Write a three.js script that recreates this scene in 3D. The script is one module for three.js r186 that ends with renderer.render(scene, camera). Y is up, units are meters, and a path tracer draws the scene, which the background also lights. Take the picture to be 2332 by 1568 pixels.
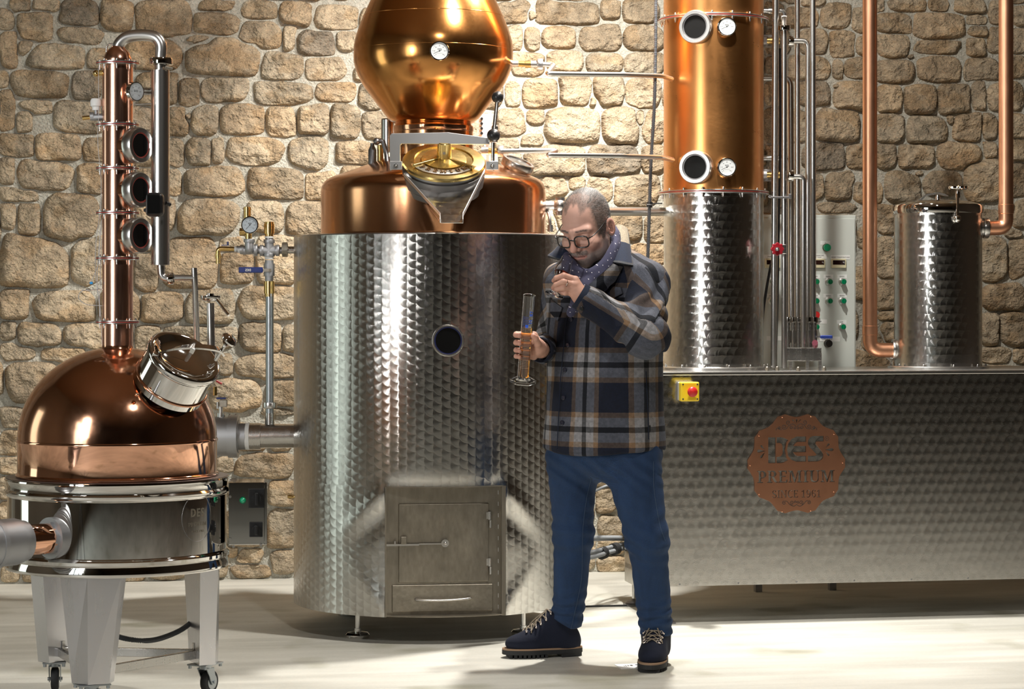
import * as THREE from 'three';
import { mergeGeometries, mergeVertices, toCreasedNormals } from 'three/addons/utils/BufferGeometryUtils.js';
import { RoundedBoxGeometry } from 'three/addons/geometries/RoundedBoxGeometry.js';
import { RectAreaLightUniformsLib } from 'three/addons/lights/RectAreaLightUniformsLib.js';
import { FontLoader } from 'three/addons/loaders/FontLoader.js';

// ---------------------------------------------------------------- camera, sky, large lights, exposure
const F = 5300, CX = 1166, CY = 690, EYE = 1.27;          // focal length in picture widths of 2332, eye height in metres
const scene = new THREE.Scene();
scene.background = new THREE.Color().setRGB(0.62, 0.72, 0.65);   // overcast daylight outside the doorway
const camera = new THREE.PerspectiveCamera(2 * Math.atan(784 / F) * 180 / Math.PI, 2332 / 1568, 0.05, 60);
camera.position.set(0, EYE, 0);
camera.lookAt(0, EYE, -10);
camera.setViewOffset(2332, 1568, 0, 94, 2332, 1568);       // level camera, lens shifted down a little
const renderer = new THREE.WebGLRenderer({ antialias: true });
renderer.toneMapping = THREE.LinearToneMapping;
renderer.toneMappingExposure = 0.95;
renderer.shadowMap.enabled = true;
renderer.shadowMap.type = THREE.PCFSoftShadowMap;
RectAreaLightUniformsLib.init();

const ROOM_TURN = 10 * Math.PI / 180;                      // the back wall runs 10 degrees off square to the camera
function areaLight(w, h, rgb, intensity, pos, target) {
  const l = new THREE.RectAreaLight(new THREE.Color().setRGB(...rgb), intensity, w, h);
  l.position.set(...pos); l.lookAt(...target); l.name = 'area_light'; scene.add(l); return l;
}
function spotLight(rgb, intensity, pos, target, angle, penumbra, radius) {
  const l = new THREE.SpotLight(new THREE.Color().setRGB(...rgb), intensity, 0, angle, penumbra, 2);
  l.position.set(...pos); l.target.position.set(...target); l.castShadow = true; l.shadow.radius = radius; l.shadow.mapSize.set(2048, 2048);
  scene.add(l, l.target); return l;
}
// ceiling spot between boiler and column: bright wall, shadows towards the camera
const LAMP_KEY = [0.55, 3.3, -9.25];
spotLight([1, 0.97, 0.91], 50, [LAMP_KEY[0], LAMP_KEY[1] - 0.03, LAMP_KEY[2]], [0.5, 1.2, -9.9], 1.25, 0.7, 3);
// second ceiling spot farther forward
const LAMP_FRONT = [0.72, 4.0, -7.9];
spotLight([1, 0.96, 0.89], 34, [LAMP_FRONT[0], LAMP_FRONT[1] - 0.03, LAMP_FRONT[2]], [0.5, 1.0, -9.9], 1.2, 0.6, 4);
// fill spot added over the front of the room, an unseen lamp
const LAMP_FILL = [0.6, 4.2, -4.4];
spotLight([1, 0.97, 0.92], 20, [LAMP_FILL[0], LAMP_FILL[1] - 0.03, LAMP_FILL[2]], [0.2, 0, -5.4], 1.3, 0.8, 6);
// studio softbox in front on the left (the white streaks on the metal)
const SOFTBOX = [-2.9, 1.9, -4.2], SOFT_AIM = [-0.3, 1.25, -8.8];
areaLight(0.34, 1.5, [1, 0.98, 0.96], 36, SOFTBOX, SOFT_AIM);
// daylight through the doorway on the left
areaLight(1.1, 2.5, [0.88, 1.0, 0.93], 1.3, [-5.568, 1.3, -8.080], [0.321, 1.3, -9.118]);
// daylight through the large window on the left
areaLight(2.4, 2.6, [0.88, 0.95, 1.0], 4.2, [-4.552, 1.9, -2.319], [1.337, 1.9, -3.357]);

// ---------------------------------------------------------------- helpers
function rng(seed) { let a = seed >>> 0; return () => { a = (a + 0x6D2B79F5) >>> 0; let t = a; t = Math.imul(t ^ (t >>> 15), t | 1); t ^= t + Math.imul(t ^ (t >>> 7), t | 61); return ((t ^ (t >>> 14)) >>> 0) / 4294967296; }; }
const V = (x, y, z) => new THREE.Vector3(x, y, z);
const clamp = (x, a, b) => Math.min(b, Math.max(a, x));
const mix = (a, b, t) => a + (b - a) * t;
const sstep = (a, b, x) => { const t = clamp((x - a) / (b - a), 0, 1); return t * t * (3 - 2 * t); };
const hash = (x, y, z, s) => { let h = Math.imul(x, 374761393) ^ Math.imul(y, 668265263) ^ Math.imul(z, 2147483647 - 1274126177) ^ Math.imul(s, 974711); h = Math.imul(h ^ (h >>> 13), 1274126177); return ((h ^ (h >>> 16)) >>> 0) / 4294967296; };
function noise3(x, y, z, s = 1) {
  const i = Math.floor(x), j = Math.floor(y), k = Math.floor(z); let u = x - i, v = y - j, w = z - k;
  u = u * u * (3 - 2 * u); v = v * v * (3 - 2 * v); w = w * w * (3 - 2 * w);
  const c = (a, b, d) => hash(i + a, j + b, k + d, s);
  return mix(mix(mix(c(0, 0, 0), c(1, 0, 0), u), mix(c(0, 1, 0), c(1, 1, 0), u), v), mix(mix(c(0, 0, 1), c(1, 0, 1), u), mix(c(0, 1, 1), c(1, 1, 1), u), v), w);
}
const fbm3 = (x, y, z, o, s = 1) => { let a = 0, m = 0.5, t = 0; for (let i = 0; i < o; i++) { a += m * noise3(x, y, z, s + i); t += m; m *= 0.5; x *= 2.03; y *= 2.03; z *= 2.03; } return a / t; };
// tileable value noise on the unit square: p cells a side
function tnoise(u, v, p, q, s) {
  const x = u * p, y = v * q, i = Math.floor(x), j = Math.floor(y); let a = x - i, b = y - j; a = a * a * (3 - 2 * a); b = b * b * (3 - 2 * b);
  const m = (n, k) => ((n % k) + k) % k, c = (d, e) => hash(m(i + d, p), m(j + e, q), 7, s);
  return mix(mix(c(0, 0), c(1, 0), a), mix(c(0, 1), c(1, 1), a), b);
}
const tfbm = (u, v, p, q, o, s) => { let a = 0, m = 0.5, t = 0; for (let i = 0; i < o; i++) { a += m * tnoise(u, v, p, q, s + i); t += m; m *= 0.5; p *= 2; q *= 2; } return a / t; };
function texture(w, h, fn, srgb = true) {       // fn(u, v) -> [r, g, b] 0..255
  const d = new Uint8Array(w * h * 4);
  for (let j = 0; j < h; j++) for (let i = 0; i < w; i++) { const c = fn((i + 0.5) / w, (j + 0.5) / h, i, j), k = (j * w + i) * 4; d[k] = clamp(c[0], 0, 255); d[k + 1] = clamp(c[1], 0, 255); d[k + 2] = clamp(c[2], 0, 255); d[k + 3] = 255; }
  const t = new THREE.DataTexture(d, w, h); t.wrapS = t.wrapT = THREE.RepeatWrapping; t.magFilter = THREE.LinearFilter; t.minFilter = THREE.LinearFilter; t.colorSpace = srgb ? THREE.SRGBColorSpace : THREE.NoColorSpace; t.needsUpdate = true; return t;
}
function canvasTex(w, h, draw, srgb = true) {
  const c = document.createElement('canvas'); c.width = w; c.height = h; const g = c.getContext('2d'); draw(g, w, h);
  const t = new THREE.CanvasTexture(c); t.magFilter = THREE.LinearFilter; t.colorSpace = srgb ? THREE.SRGBColorSpace : THREE.NoColorSpace; return t;
}
const rep = (t, x, y = x) => { const c = t.clone(); c.repeat.set(x, y); c.needsUpdate = true; return c; };
const rgb = (r, g, b) => new THREE.Color().setRGB(r, g, b);
function mat(o) { const c = o.color; const m = new THREE.MeshPhysicalMaterial(o); if (Array.isArray(c)) m.color.setRGB(...c); return m; }

const taken = new Map();
function numbered(n) { const k = taken.get(n) || 0; taken.set(n, k + 1); return k ? `${n}_${String(k).padStart(3, '0')}` : n; }
function thing(name, label, category, p = [0, 0, 0], turn = 0, group) {
  const o = new THREE.Group(); o.name = numbered(name); scene.add(o); o.position.set(...p); o.rotation.y = turn; o.userData = { label, category }; if (group) o.userData.group = group; return o;
}
const unify = (gs) => { gs = gs.flat(Infinity).filter(Boolean); const mixd = gs.some((g) => !g.index); return gs.map((g) => { if (mixd && g.index) g = g.toNonIndexed(); for (const k of Object.keys(g.attributes)) if (!['position', 'normal', 'uv'].includes(k)) g.deleteAttribute(k); if (!g.attributes.uv) g.setAttribute('uv', new THREE.BufferAttribute(new Float32Array(g.attributes.position.count * 2), 2)); if (!g.attributes.normal) g.computeVertexNormals(); return g; }); };
const join = (...gs) => { const u = unify(gs); return u.length === 1 ? u[0] : mergeGeometries(u); };
function part(name, geos, m, parent, label) {
  const o = new THREE.Mesh(join(geos), m); o.name = name; o.castShadow = o.receiveShadow = true; if (label) o.userData.label = label; parent.add(o); return o;
}
const parts = (name, geos, m, parent, label) => geos.map((g) => part(name, g, m, parent, label));
function single(name, geos, m, label, category, group) { const o = part(numbered(name), geos, m, scene); o.userData = { label, category }; if (group) o.userData.group = group; return o; }
function struct(name, geos, m, parent = scene) { const o = part(name, geos, m, parent); o.userData.kind = 'structure'; return o; }
const dup = (o, parent, p, r) => { const c = o.clone(); parent.add(c); if (p) c.position.set(...p); if (r) c.rotation.set(...r); return c; };
// geometry makers (all in metres)
const mv = (g, x = 0, y = 0, z = 0) => g.translate(x, y, z);
const box = (w, h, d, x = 0, y = 0, z = 0, r = 0) => mv(r ? new RoundedBoxGeometry(w, h, d, 2, Math.min(r, w / 2.01, h / 2.01, d / 2.01)) : new THREE.BoxGeometry(w, h, d), x, y, z);
const cyl = (r0, r1, h, x = 0, y = 0, z = 0, seg = 32, open = false) => mv(new THREE.CylinderGeometry(r1, r0, h, seg, 1, open), x, y, z);  // r0 bottom, r1 top, centre at y
const cylAxis = (a, b, r, seg = 20, r2 = r) => { const d = b.clone().sub(a), g = new THREE.CylinderGeometry(r2, r, d.length(), seg, 1); g.applyQuaternion(new THREE.Quaternion().setFromUnitVectors(V(0, 1, 0), d.clone().normalize())); const m = a.clone().add(b).multiplyScalar(0.5); return g.translate(m.x, m.y, m.z); };
const sph = (r, x = 0, y = 0, z = 0, a = 20, b = 14) => mv(new THREE.SphereGeometry(r, a, b), x, y, z);
const orient = (g, dir, at) => { g.applyQuaternion(new THREE.Quaternion().setFromUnitVectors(V(0, 1, 0), dir.clone().normalize())); return g.translate(at.x, at.y, at.z); };
// lathe from [radius, height] points; sharp corners split by angle; uv in metres
function lathe(pts, seg = 64, sharp = 0.5) {
  const P = pts.map((p) => new THREE.Vector2(Math.max(p[0], 1e-5), p[1])), segs = [];
  for (let i = 0; i < P.length - 1; i++) { const d = P[i + 1].clone().sub(P[i]); if (d.length() < 1e-7) continue; segs.push({ a: P[i], b: P[i + 1], n: new THREE.Vector2(d.y, -d.x).normalize(), l: d.length() }); }
  const pos = [], nor = [], uv = [], idx = []; let v = 0; const R = Math.max(...P.map((p) => p.x));
  segs.forEach((s, i) => {
    const pr = segs[i - 1], nx = segs[i + 1];
    const na = pr && pr.n.dot(s.n) > Math.cos(sharp) ? pr.n.clone().add(s.n).normalize() : s.n, nb = nx && nx.n.dot(s.n) > Math.cos(sharp) ? nx.n.clone().add(s.n).normalize() : s.n;
    const base = pos.length / 3;
    for (const [p, n, vv] of [[s.a, na, v], [s.b, nb, v + s.l]]) for (let k = 0; k <= seg; k++) { const t = k / seg * 2 * Math.PI, c = Math.cos(t), sn = Math.sin(t); pos.push(p.x * sn, p.y, p.x * c); nor.push(n.x * sn, n.y, n.x * c); uv.push(t * R, vv); }
    for (let k = 0; k < seg; k++) { const a = base + k, b = a + 1, c = a + seg + 1, d = c + 1; idx.push(a, b, d, a, d, c); }
    v += s.l;
  });
  const g = new THREE.BufferGeometry(); g.setAttribute('position', new THREE.Float32BufferAttribute(pos, 3)); g.setAttribute('normal', new THREE.Float32BufferAttribute(nor, 3)); g.setAttribute('uv', new THREE.Float32BufferAttribute(uv, 2)); g.setIndex(idx); return g;
}
// pipe along points with rounded bends of radius b
function pipe(pts, r, b = 0.05, seg = 16) {
  const P = pts.map((p) => (p.isVector3 ? p : V(...p))), path = new THREE.CurvePath(); let cur = P[0];
  for (let i = 1; i < P.length; i++) {
    if (i === P.length - 1) { path.add(new THREE.LineCurve3(cur, P[i])); break; }
    const d0 = P[i - 1].clone().sub(P[i]), d1 = P[i + 1].clone().sub(P[i]), q = Math.min(b, d0.length() * 0.49, d1.length() * 0.49);
    const s = P[i].clone().add(d0.normalize().multiplyScalar(q)), e = P[i].clone().add(d1.normalize().multiplyScalar(q));
    path.add(new THREE.LineCurve3(cur, s)); path.add(new THREE.QuadraticBezierCurve3(s, P[i], e)); cur = e;
  }
  // sample: few points on straights, many on bends
  const S = []; for (const c of path.curves) { const n = c.isLineCurve3 ? 1 : 8; for (let k = 0; k < n; k++) S.push(c.getPoint(k / n)); } S.push(P[P.length - 1]);
  return sweep(S, r, seg);
}
function sweep(S, r, seg = 12, cap = true) {       // r a number or a function of 0..1
  const T = S.map((p, i) => S[Math.min(i + 1, S.length - 1)].clone().sub(S[Math.max(i - 1, 0)]).normalize());
  let n = Math.abs(T[0].y) < 0.9 ? V(0, 1, 0) : V(1, 0, 0); n.sub(T[0].clone().multiplyScalar(n.dot(T[0]))).normalize();
  const pos = [], nor = [], uv = [], idx = []; let len = 0;
  S.forEach((p, i) => {
    if (i) { len += p.distanceTo(S[i - 1]); n.sub(T[i].clone().multiplyScalar(n.dot(T[i]))).normalize(); }
    const bN = T[i].clone().cross(n), rr = typeof r === 'function' ? r(i / (S.length - 1)) : r;
    for (let k = 0; k <= seg; k++) { const t = k / seg * 2 * Math.PI, q = n.clone().multiplyScalar(Math.cos(t)).add(bN.clone().multiplyScalar(Math.sin(t))); pos.push(p.x + q.x * rr, p.y + q.y * rr, p.z + q.z * rr); nor.push(q.x, q.y, q.z); uv.push(k / seg * 2 * Math.PI * rr, len); }
  });
  for (let i = 0; i < S.length - 1; i++) for (let k = 0; k < seg; k++) { const a = i * (seg + 1) + k, b = a + 1, c = a + seg + 1, d = c + 1; idx.push(a, b, d, a, d, c); }
  if (cap) for (const [i, s] of [[0, -1], [S.length - 1, 1]]) {
    const o = pos.length / 3; pos.push(S[i].x, S[i].y, S[i].z); nor.push(T[i].x * s, T[i].y * s, T[i].z * s); uv.push(0, 0);
    for (let k = 0; k <= seg; k++) { const a = (i * (seg + 1) + k) * 3; pos.push(pos[a], pos[a + 1], pos[a + 2]); nor.push(T[i].x * s, T[i].y * s, T[i].z * s); uv.push(0, 0); }
    for (let k = 0; k < seg; k++) s > 0 ? idx.push(o, o + 1 + k, o + 2 + k) : idx.push(o, o + 2 + k, o + 1 + k);
  }
  const g = new THREE.BufferGeometry(); g.setAttribute('position', new THREE.Float32BufferAttribute(pos, 3)); g.setAttribute('normal', new THREE.Float32BufferAttribute(nor, 3)); g.setAttribute('uv', new THREE.Float32BufferAttribute(uv, 2)); g.setIndex(idx); return g;
}
const curve = (pts, n = 24, closed = false) => new THREE.CatmullRomCurve3(pts.map((p) => (p.isVector3 ? p : V(...p))), closed, 'centripetal').getPoints(n);
const shapeOf = (pts) => { const s = new THREE.Shape(); pts.forEach((p, i) => (i ? s.lineTo(p[0], p[1]) : s.moveTo(p[0], p[1]))); return s; };
const extrude = (shape, depth, bevel = 0, curveSegments = 12) => new THREE.ExtrudeGeometry(shape, { depth, bevelEnabled: bevel > 0, bevelSize: bevel, bevelThickness: bevel, bevelSegments: 2, curveSegments });
const hex = (r, h, x = 0, y = 0, z = 0) => cyl(r, r, h, x, y, z, 6);
// a picture measurement at distance D gives metres: X, Y and a length
const X = (px, D) => (px - CX) * D / F, Y = (py, D) => EYE - (py - CY) * D / F, L = (p, D) => p * D / F;
const P3 = (px, py, D) => V(X(px, D), Y(py, D), -D);
// ---------------------------------------------------------------- materials
// brushed streaks: noise stretched along v (up)
const streakTex = texture(512, 512, (u, v) => { const a = tfbm(u, v, 64, 2, 3, 11), b = tfbm(u, v, 4, 4, 4, 23), k = 110 + 90 * (0.55 * a + 0.45 * b); return [k, k, k]; }, false);
const patchTex = texture(512, 512, (u, v) => { const b = tfbm(u, v, 5, 5, 5, 31), c = tfbm(u, v, 40, 40, 2, 37), k = 70 + 150 * (0.75 * b + 0.25 * c); return [k, k, k]; }, false);
const softTex = texture(512, 512, (u, v) => { const b = tfbm(u, v, 6, 6, 5, 331), c = tfbm(u, v, 90, 90, 2, 337), k = 190 + 65 * (0.6 * b + 0.4 * c); return [k, k, k]; }, false);
// engine-turned sheet: overlapping discs brushed round their centres, as a normal map; n discs a side
function turnedTex(n, px, radius, seed, tilt, cells, sideways) {
  const W = n * px, R = rng(seed), grooves = Array.from({ length: 16 }, () => Array.from({ length: cells + 4 }, (_, k) => [0.25, -1, 0.6, -0.6, 1, -0.25][k % 6] * 0.55 + 0.22 * (R() - 0.5)));
  return texture(W, W, (u, v) => {
    const x = (sideways ? v : u) * n, y = (sideways ? 1 - u : v) * n, jx = Math.floor(y), ix = Math.floor(x); let bx = 0, by = 0, bi = 0, bj = 0, best = -1e9; const r2 = radius * radius;
    for (let j = jx - 1; j <= jx + 1; j++) for (let i = ix - 2; i <= ix + 1; i++) {
      const order = -j * 10 + i; if (order <= best) continue;     // lower rows lie over upper rows, later discs over earlier ones
      const mi = ((i % n) + n) % n, mj = ((j % n) + n) % n, dx = x - (i + 0.5 + (mj % 2 ? 0.5 : 0) + (hash(mi, mj, 1, seed) - 0.5) * 0.05), dy = y - (j + 0.5 + (hash(mi, mj, 2, seed) - 0.5) * 0.05);
      if (dx * dx + dy * dy < r2) { best = order; bx = dx; by = dy; bi = mi; bj = mj; }
    }
    const r = Math.hypot(bx, by) || 1e-6, s = grooves[Math.floor(hash(bi, bj, 3, seed) * 16)][Math.floor(r / radius * cells)] * tilt, edge = r > radius * 0.965 ? 0.04 : 0;
    let nx = bx / r * (s + edge) + (hash(bi, bj, 4, seed) - 0.5) * 0.01, ny = by / r * (s + edge) + (hash(bi, bj, 5, seed) - 0.5) * 0.01; if (sideways) [nx, ny] = [-ny, nx];
    const m = 1 / Math.hypot(nx, ny, 1);
    return [(nx * m * 0.5 + 0.5) * 255, (ny * m * 0.5 + 0.5) * 255, (m * 0.5 + 0.5) * 255];
  }, false);
}
const turnA = turnedTex(10, 150, 0.98, 5, 0.30, 74, true), turnB = turnedTex(10, 130, 0.72, 9, 0.25, 46, false), turnC = turnedTex(10, 120, 0.95, 15, 0.30, 56, false);
const turned = (tex, pitch, o = {}) => mat({ color: [0.60, 0.585, 0.555], metalness: 1, roughness: 0.17, normalMap: rep(tex, 1 / (10 * pitch)), normalScale: new THREE.Vector2(1, 1), ...o });
const stainTex = texture(512, 512, (u, v) => { const a = tfbm(u, v, 4, 3, 6, 501), b = tfbm(u, v, 40, 12, 3, 521), k = 178 + 95 * (0.7 * a + 0.3 * b - 0.25); return [k * 1.0, k * 0.97, k * 0.92]; });
const M = {
  turnedDrum: turned(turnA, 0.0325), turnedSkid: turned(turnB, 0.040, { roughness: 0.19, color: [0.48, 0.465, 0.44] }), turnedTank: turned(turnC, 0.034, { roughness: 0.16 }),
  copper: mat({ color: [0.84, 0.45, 0.28], metalness: 1, roughness: 0.22, roughnessMap: rep(patchTex, 2), bumpMap: rep(streakTex, 3, 3), bumpScale: 0.00006 }),
  copperSatin: mat({ color: [0.88, 0.50, 0.36], metalness: 1, roughness: 0.34, roughnessMap: rep(streakTex, 4, 4) }),
  copperShoulder: mat({ color: [0.82, 0.42, 0.22], metalness: 1, roughness: 0.2, roughnessMap: rep(softTex, 1.5) }),
  legSteel: mat({ color: [0.74, 0.735, 0.76], metalness: 1, roughness: 0.5, roughnessMap: rep(streakTex, 3, 3) }),
  copperBright: mat({ color: [0.90, 0.50, 0.33], metalness: 1, roughness: 0.07 }),
  copperColumn: mat({ color: [0.76, 0.35, 0.12], metalness: 1, roughness: 0.34, roughnessMap: rep(softTex, 2) }),
  copperAmber: mat({ color: [0.79, 0.36, 0.11], metalness: 1, roughness: 0.2, roughnessMap: rep(softTex, 1.5) }),
  copperPipe: mat({ color: [0.78, 0.40, 0.24], metalness: 1, roughness: 0.42, roughnessMap: rep(softTex, 3) }),
  copperPlate: mat({ color: [0.42, 0.205, 0.125], metalness: 1, roughness: 0.45, roughnessMap: rep(softTex, 6) }),
  steelMirror: mat({ color: [0.72, 0.70, 0.67], metalness: 1, roughness: 0.035 }),
  steelPipe: mat({ color: [0.78, 0.765, 0.74], metalness: 1, roughness: 0.3 }),
  steel: mat({ color: [0.66, 0.645, 0.62], metalness: 1, roughness: 0.27 }),
  steelBrushed: mat({ color: [0.56, 0.545, 0.52], metalness: 1, roughness: 0.42, roughnessMap: rep(streakTex, 3, 3), bumpMap: rep(streakTex, 2, 2), bumpScale: 0.00008 }),
  steelDull: mat({ color: [0.60, 0.58, 0.54], metalness: 1, roughness: 0.52, map: stainTex, roughnessMap: rep(softTex, 3) }),
  steelDark: mat({ color: [0.26, 0.255, 0.26], metalness: 1, roughness: 0.42 }),
  castSteel: mat({ color: [0.46, 0.465, 0.48], metalness: 1, roughness: 0.5, bumpMap: rep(patchTex, 20), bumpScale: 0.0004 }),
  aluminium: mat({ color: [0.78, 0.78, 0.78], metalness: 1, roughness: 0.38 }),
  brass: mat({ color: [0.72, 0.50, 0.19], metalness: 1, roughness: 0.25 }),
  brassLid: mat({ color: [0.80, 0.60, 0.24], metalness: 1, roughness: 0.3, roughnessMap: rep(softTex, 5) }),
  brassDark: mat({ color: [0.22, 0.13, 0.06], metalness: 0.9, roughness: 0.5 }),
  engraved: mat({ color: [0.03, 0.022, 0.018], roughness: 0.7 }),
  black: mat({ color: [0.012, 0.012, 0.013], roughness: 0.35 }),
  rubber: mat({ color: [0.02, 0.02, 0.021], roughness: 0.7 }),
  darkGlass: mat({ color: [0.008, 0.008, 0.008], roughness: 0.06 }),
  redSeal: mat({ color: [0.36, 0.05, 0.035], roughness: 0.5 }),
  red: mat({ color: [0.55, 0.02, 0.02], roughness: 0.35 }),
  redDark: mat({ color: [0.20, 0.006, 0.012], roughness: 0.3, clearcoat: 0.6 }),
  green: mat({ color: [0.0, 0.20, 0.08], roughness: 0.2, clearcoat: 0.8 }),
  greenLens: mat({ color: [0.0, 0.34, 0.16], roughness: 0.25, clearcoat: 0.6 }),
  blue: mat({ color: [0.005, 0.022, 0.16], roughness: 0.4, clearcoat: 0.3 }),
  yellow: mat({ color: [0.86, 0.62, 0.02], roughness: 0.45 }),
  white: mat({ color: [0.80, 0.80, 0.78], roughness: 0.45 }),
  cabinet: mat({ color: [0.62, 0.66, 0.62], roughness: 0.42, bumpMap: rep(patchTex, 30), bumpScale: 0.00015 }),
  cream: mat({ color: [0.68, 0.63, 0.42], roughness: 0.5 }),
  screen: mat({ color: [0.02, 0.008, 0.007], roughness: 0.1 }),
  greyHose: mat({ color: [0.085, 0.09, 0.10], roughness: 0.5 }),
  hoseLight: mat({ color: [0.30, 0.315, 0.33], roughness: 0.45 }),
  wireGrey: mat({ color: [0.5, 0.5, 0.5], roughness: 0.5 }),
  ptfe: mat({ color: [0.75, 0.75, 0.73], roughness: 0.6 }),
  galvanised: mat({ color: [0.42, 0.45, 0.47], metalness: 1, roughness: 0.4, roughnessMap: rep(softTex, 8) }),
  glass: mat({ color: [1, 1, 1], roughness: 0.01, transmission: 1, thickness: 0.01, ior: 1.5 }),
  pane: mat({ color: [0.95, 0.97, 0.97], roughness: 0.01, transmission: 1, thickness: 0 }),
  wood: mat({ color: [0.16, 0.095, 0.05], roughness: 0.7 }),
  plaster: mat({ color: [0.20, 0.175, 0.14], roughness: 0.9 }),
  limewash: mat({ color: [0.5, 0.47, 0.41], roughness: 0.9 }),
  boards: mat({ color: [0.075, 0.050, 0.032], roughness: 0.75 }),
};
// ---------------------------------------------------------------- the room: floor, stone wall, other walls, ceiling
const WALL_D = 10.94, RT = Math.tan(ROOM_TURN);
const roomAt = (o) => { o.position.set(0, 0, -WALL_D); o.rotation.y = ROOM_TURN; return o; };
const concreteTex = texture(1024, 1024, (u, v) => {
  const a = tfbm(u, v, 3, 5, 6, 3), b = tfbm(u, v, 6, 40, 3, 41), c = tnoise(u, v, 400, 400, 61), k = 150 + 95 * (0.55 * a + 0.35 * b + 0.06 * c), s = tfbm(u, v, 9, 9, 3, 77), st = s > 0.68 ? (s - 0.68) * 160 : 0;
  return [k + 9 - st, k + 7 - st, k - 3 - st * 1.2];
});
const concreteBump = texture(512, 512, (u, v) => { const k = 255 * tfbm(u, v, 30, 30, 4, 5); return [k, k, k]; }, false);
const floorMat = mat({ map: rep(concreteTex, 1 / 2.6), roughness: 0.55, bumpMap: rep(concreteBump, 1 / 0.5), bumpScale: 0.0006 });
const RW0 = -5.6, RW1 = 5.4, RZ = 16.5, RH = 4.5;           // room in its own axes: x from RW0 to RW1, z from the stone wall (0) to RZ
const slab = (w, h, d, x, y, z) => { const g = box(w, h, d, x, y, z), p = g.attributes.position, n = g.attributes.normal, uv = g.attributes.uv; for (let i = 0; i < p.count; i++) { const a = Math.abs(n.getX(i)), b = Math.abs(n.getY(i)); if (b > 0.5) uv.setXY(i, p.getX(i), p.getZ(i)); else if (a > 0.5) uv.setXY(i, p.getZ(i), p.getY(i)); else uv.setXY(i, p.getX(i), p.getY(i)); } return g; };
roomAt(struct('floor', slab(RW1 - RW0 + 1, 0.3, RZ + 1.5, (RW0 + RW1) / 2, -0.15, RZ / 2 - 0.25), floorMat));
roomAt(struct('ceiling', slab(RW1 - RW0 + 1, 0.2, RZ + 1, (RW0 + RW1) / 2, RH + 0.1, RZ / 2), M.wood));
roomAt(struct('wall_right', slab(0.4, RH, RZ + 0.8, RW1 + 0.2, RH / 2, RZ / 2), M.boards));
roomAt(struct('wall_front', slab(RW1 - RW0 + 0.8, RH, 0.4, (RW0 + RW1) / 2, RH / 2, RZ + 0.2), M.boards));
{ // left wall with a tall doorway to the yard and a large window nearer the camera
  const z0 = 1.3, z1 = 2.4, h = 2.6, w0 = 6.5, w1 = 8.9, wy0 = 0.6, wy1 = 3.2, col = (a, b, y0, y1) => slab(0.4, y1 - y0, b - a, RW0 - 0.2, (y0 + y1) / 2, (a + b) / 2);
  roomAt(struct('wall_left', [col(-0.4, z0, 0, RH), col(z1, w0, 0, RH), col(w1, RZ + 0.4, 0, RH), col(z0, z1, h, RH), col(w0, w1, 0, wy0), col(w0, w1, wy1, RH)], M.plaster));
  const fr = roomAt(struct('window_1', [...[w0 + 0.04, (w0 * 2 + w1) / 3, (w0 + w1 * 2) / 3, w1 - 0.04].map((z) => box(0.07, wy1 - wy0, 0.07, RW0 - 0.2, (wy0 + wy1) / 2, z)), ...[wy0 + 0.04, 2.3, wy1 - 0.04].map((y) => box(0.07, 0.07, w1 - w0, RW0 - 0.2, y, (w0 + w1) / 2))], M.boards));
  for (let i = 0; i < 3; i++) for (const [a, b] of [[wy0 + 0.07, 2.27], [2.33, wy1 - 0.07]]) part('pane', box(0.004, b - a, (w1 - w0) / 3 - 0.08, RW0 - 0.2, (a + b) / 2, w0 + (i + 0.5) * (w1 - w0) / 3), M.pane, fr);
}
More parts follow.
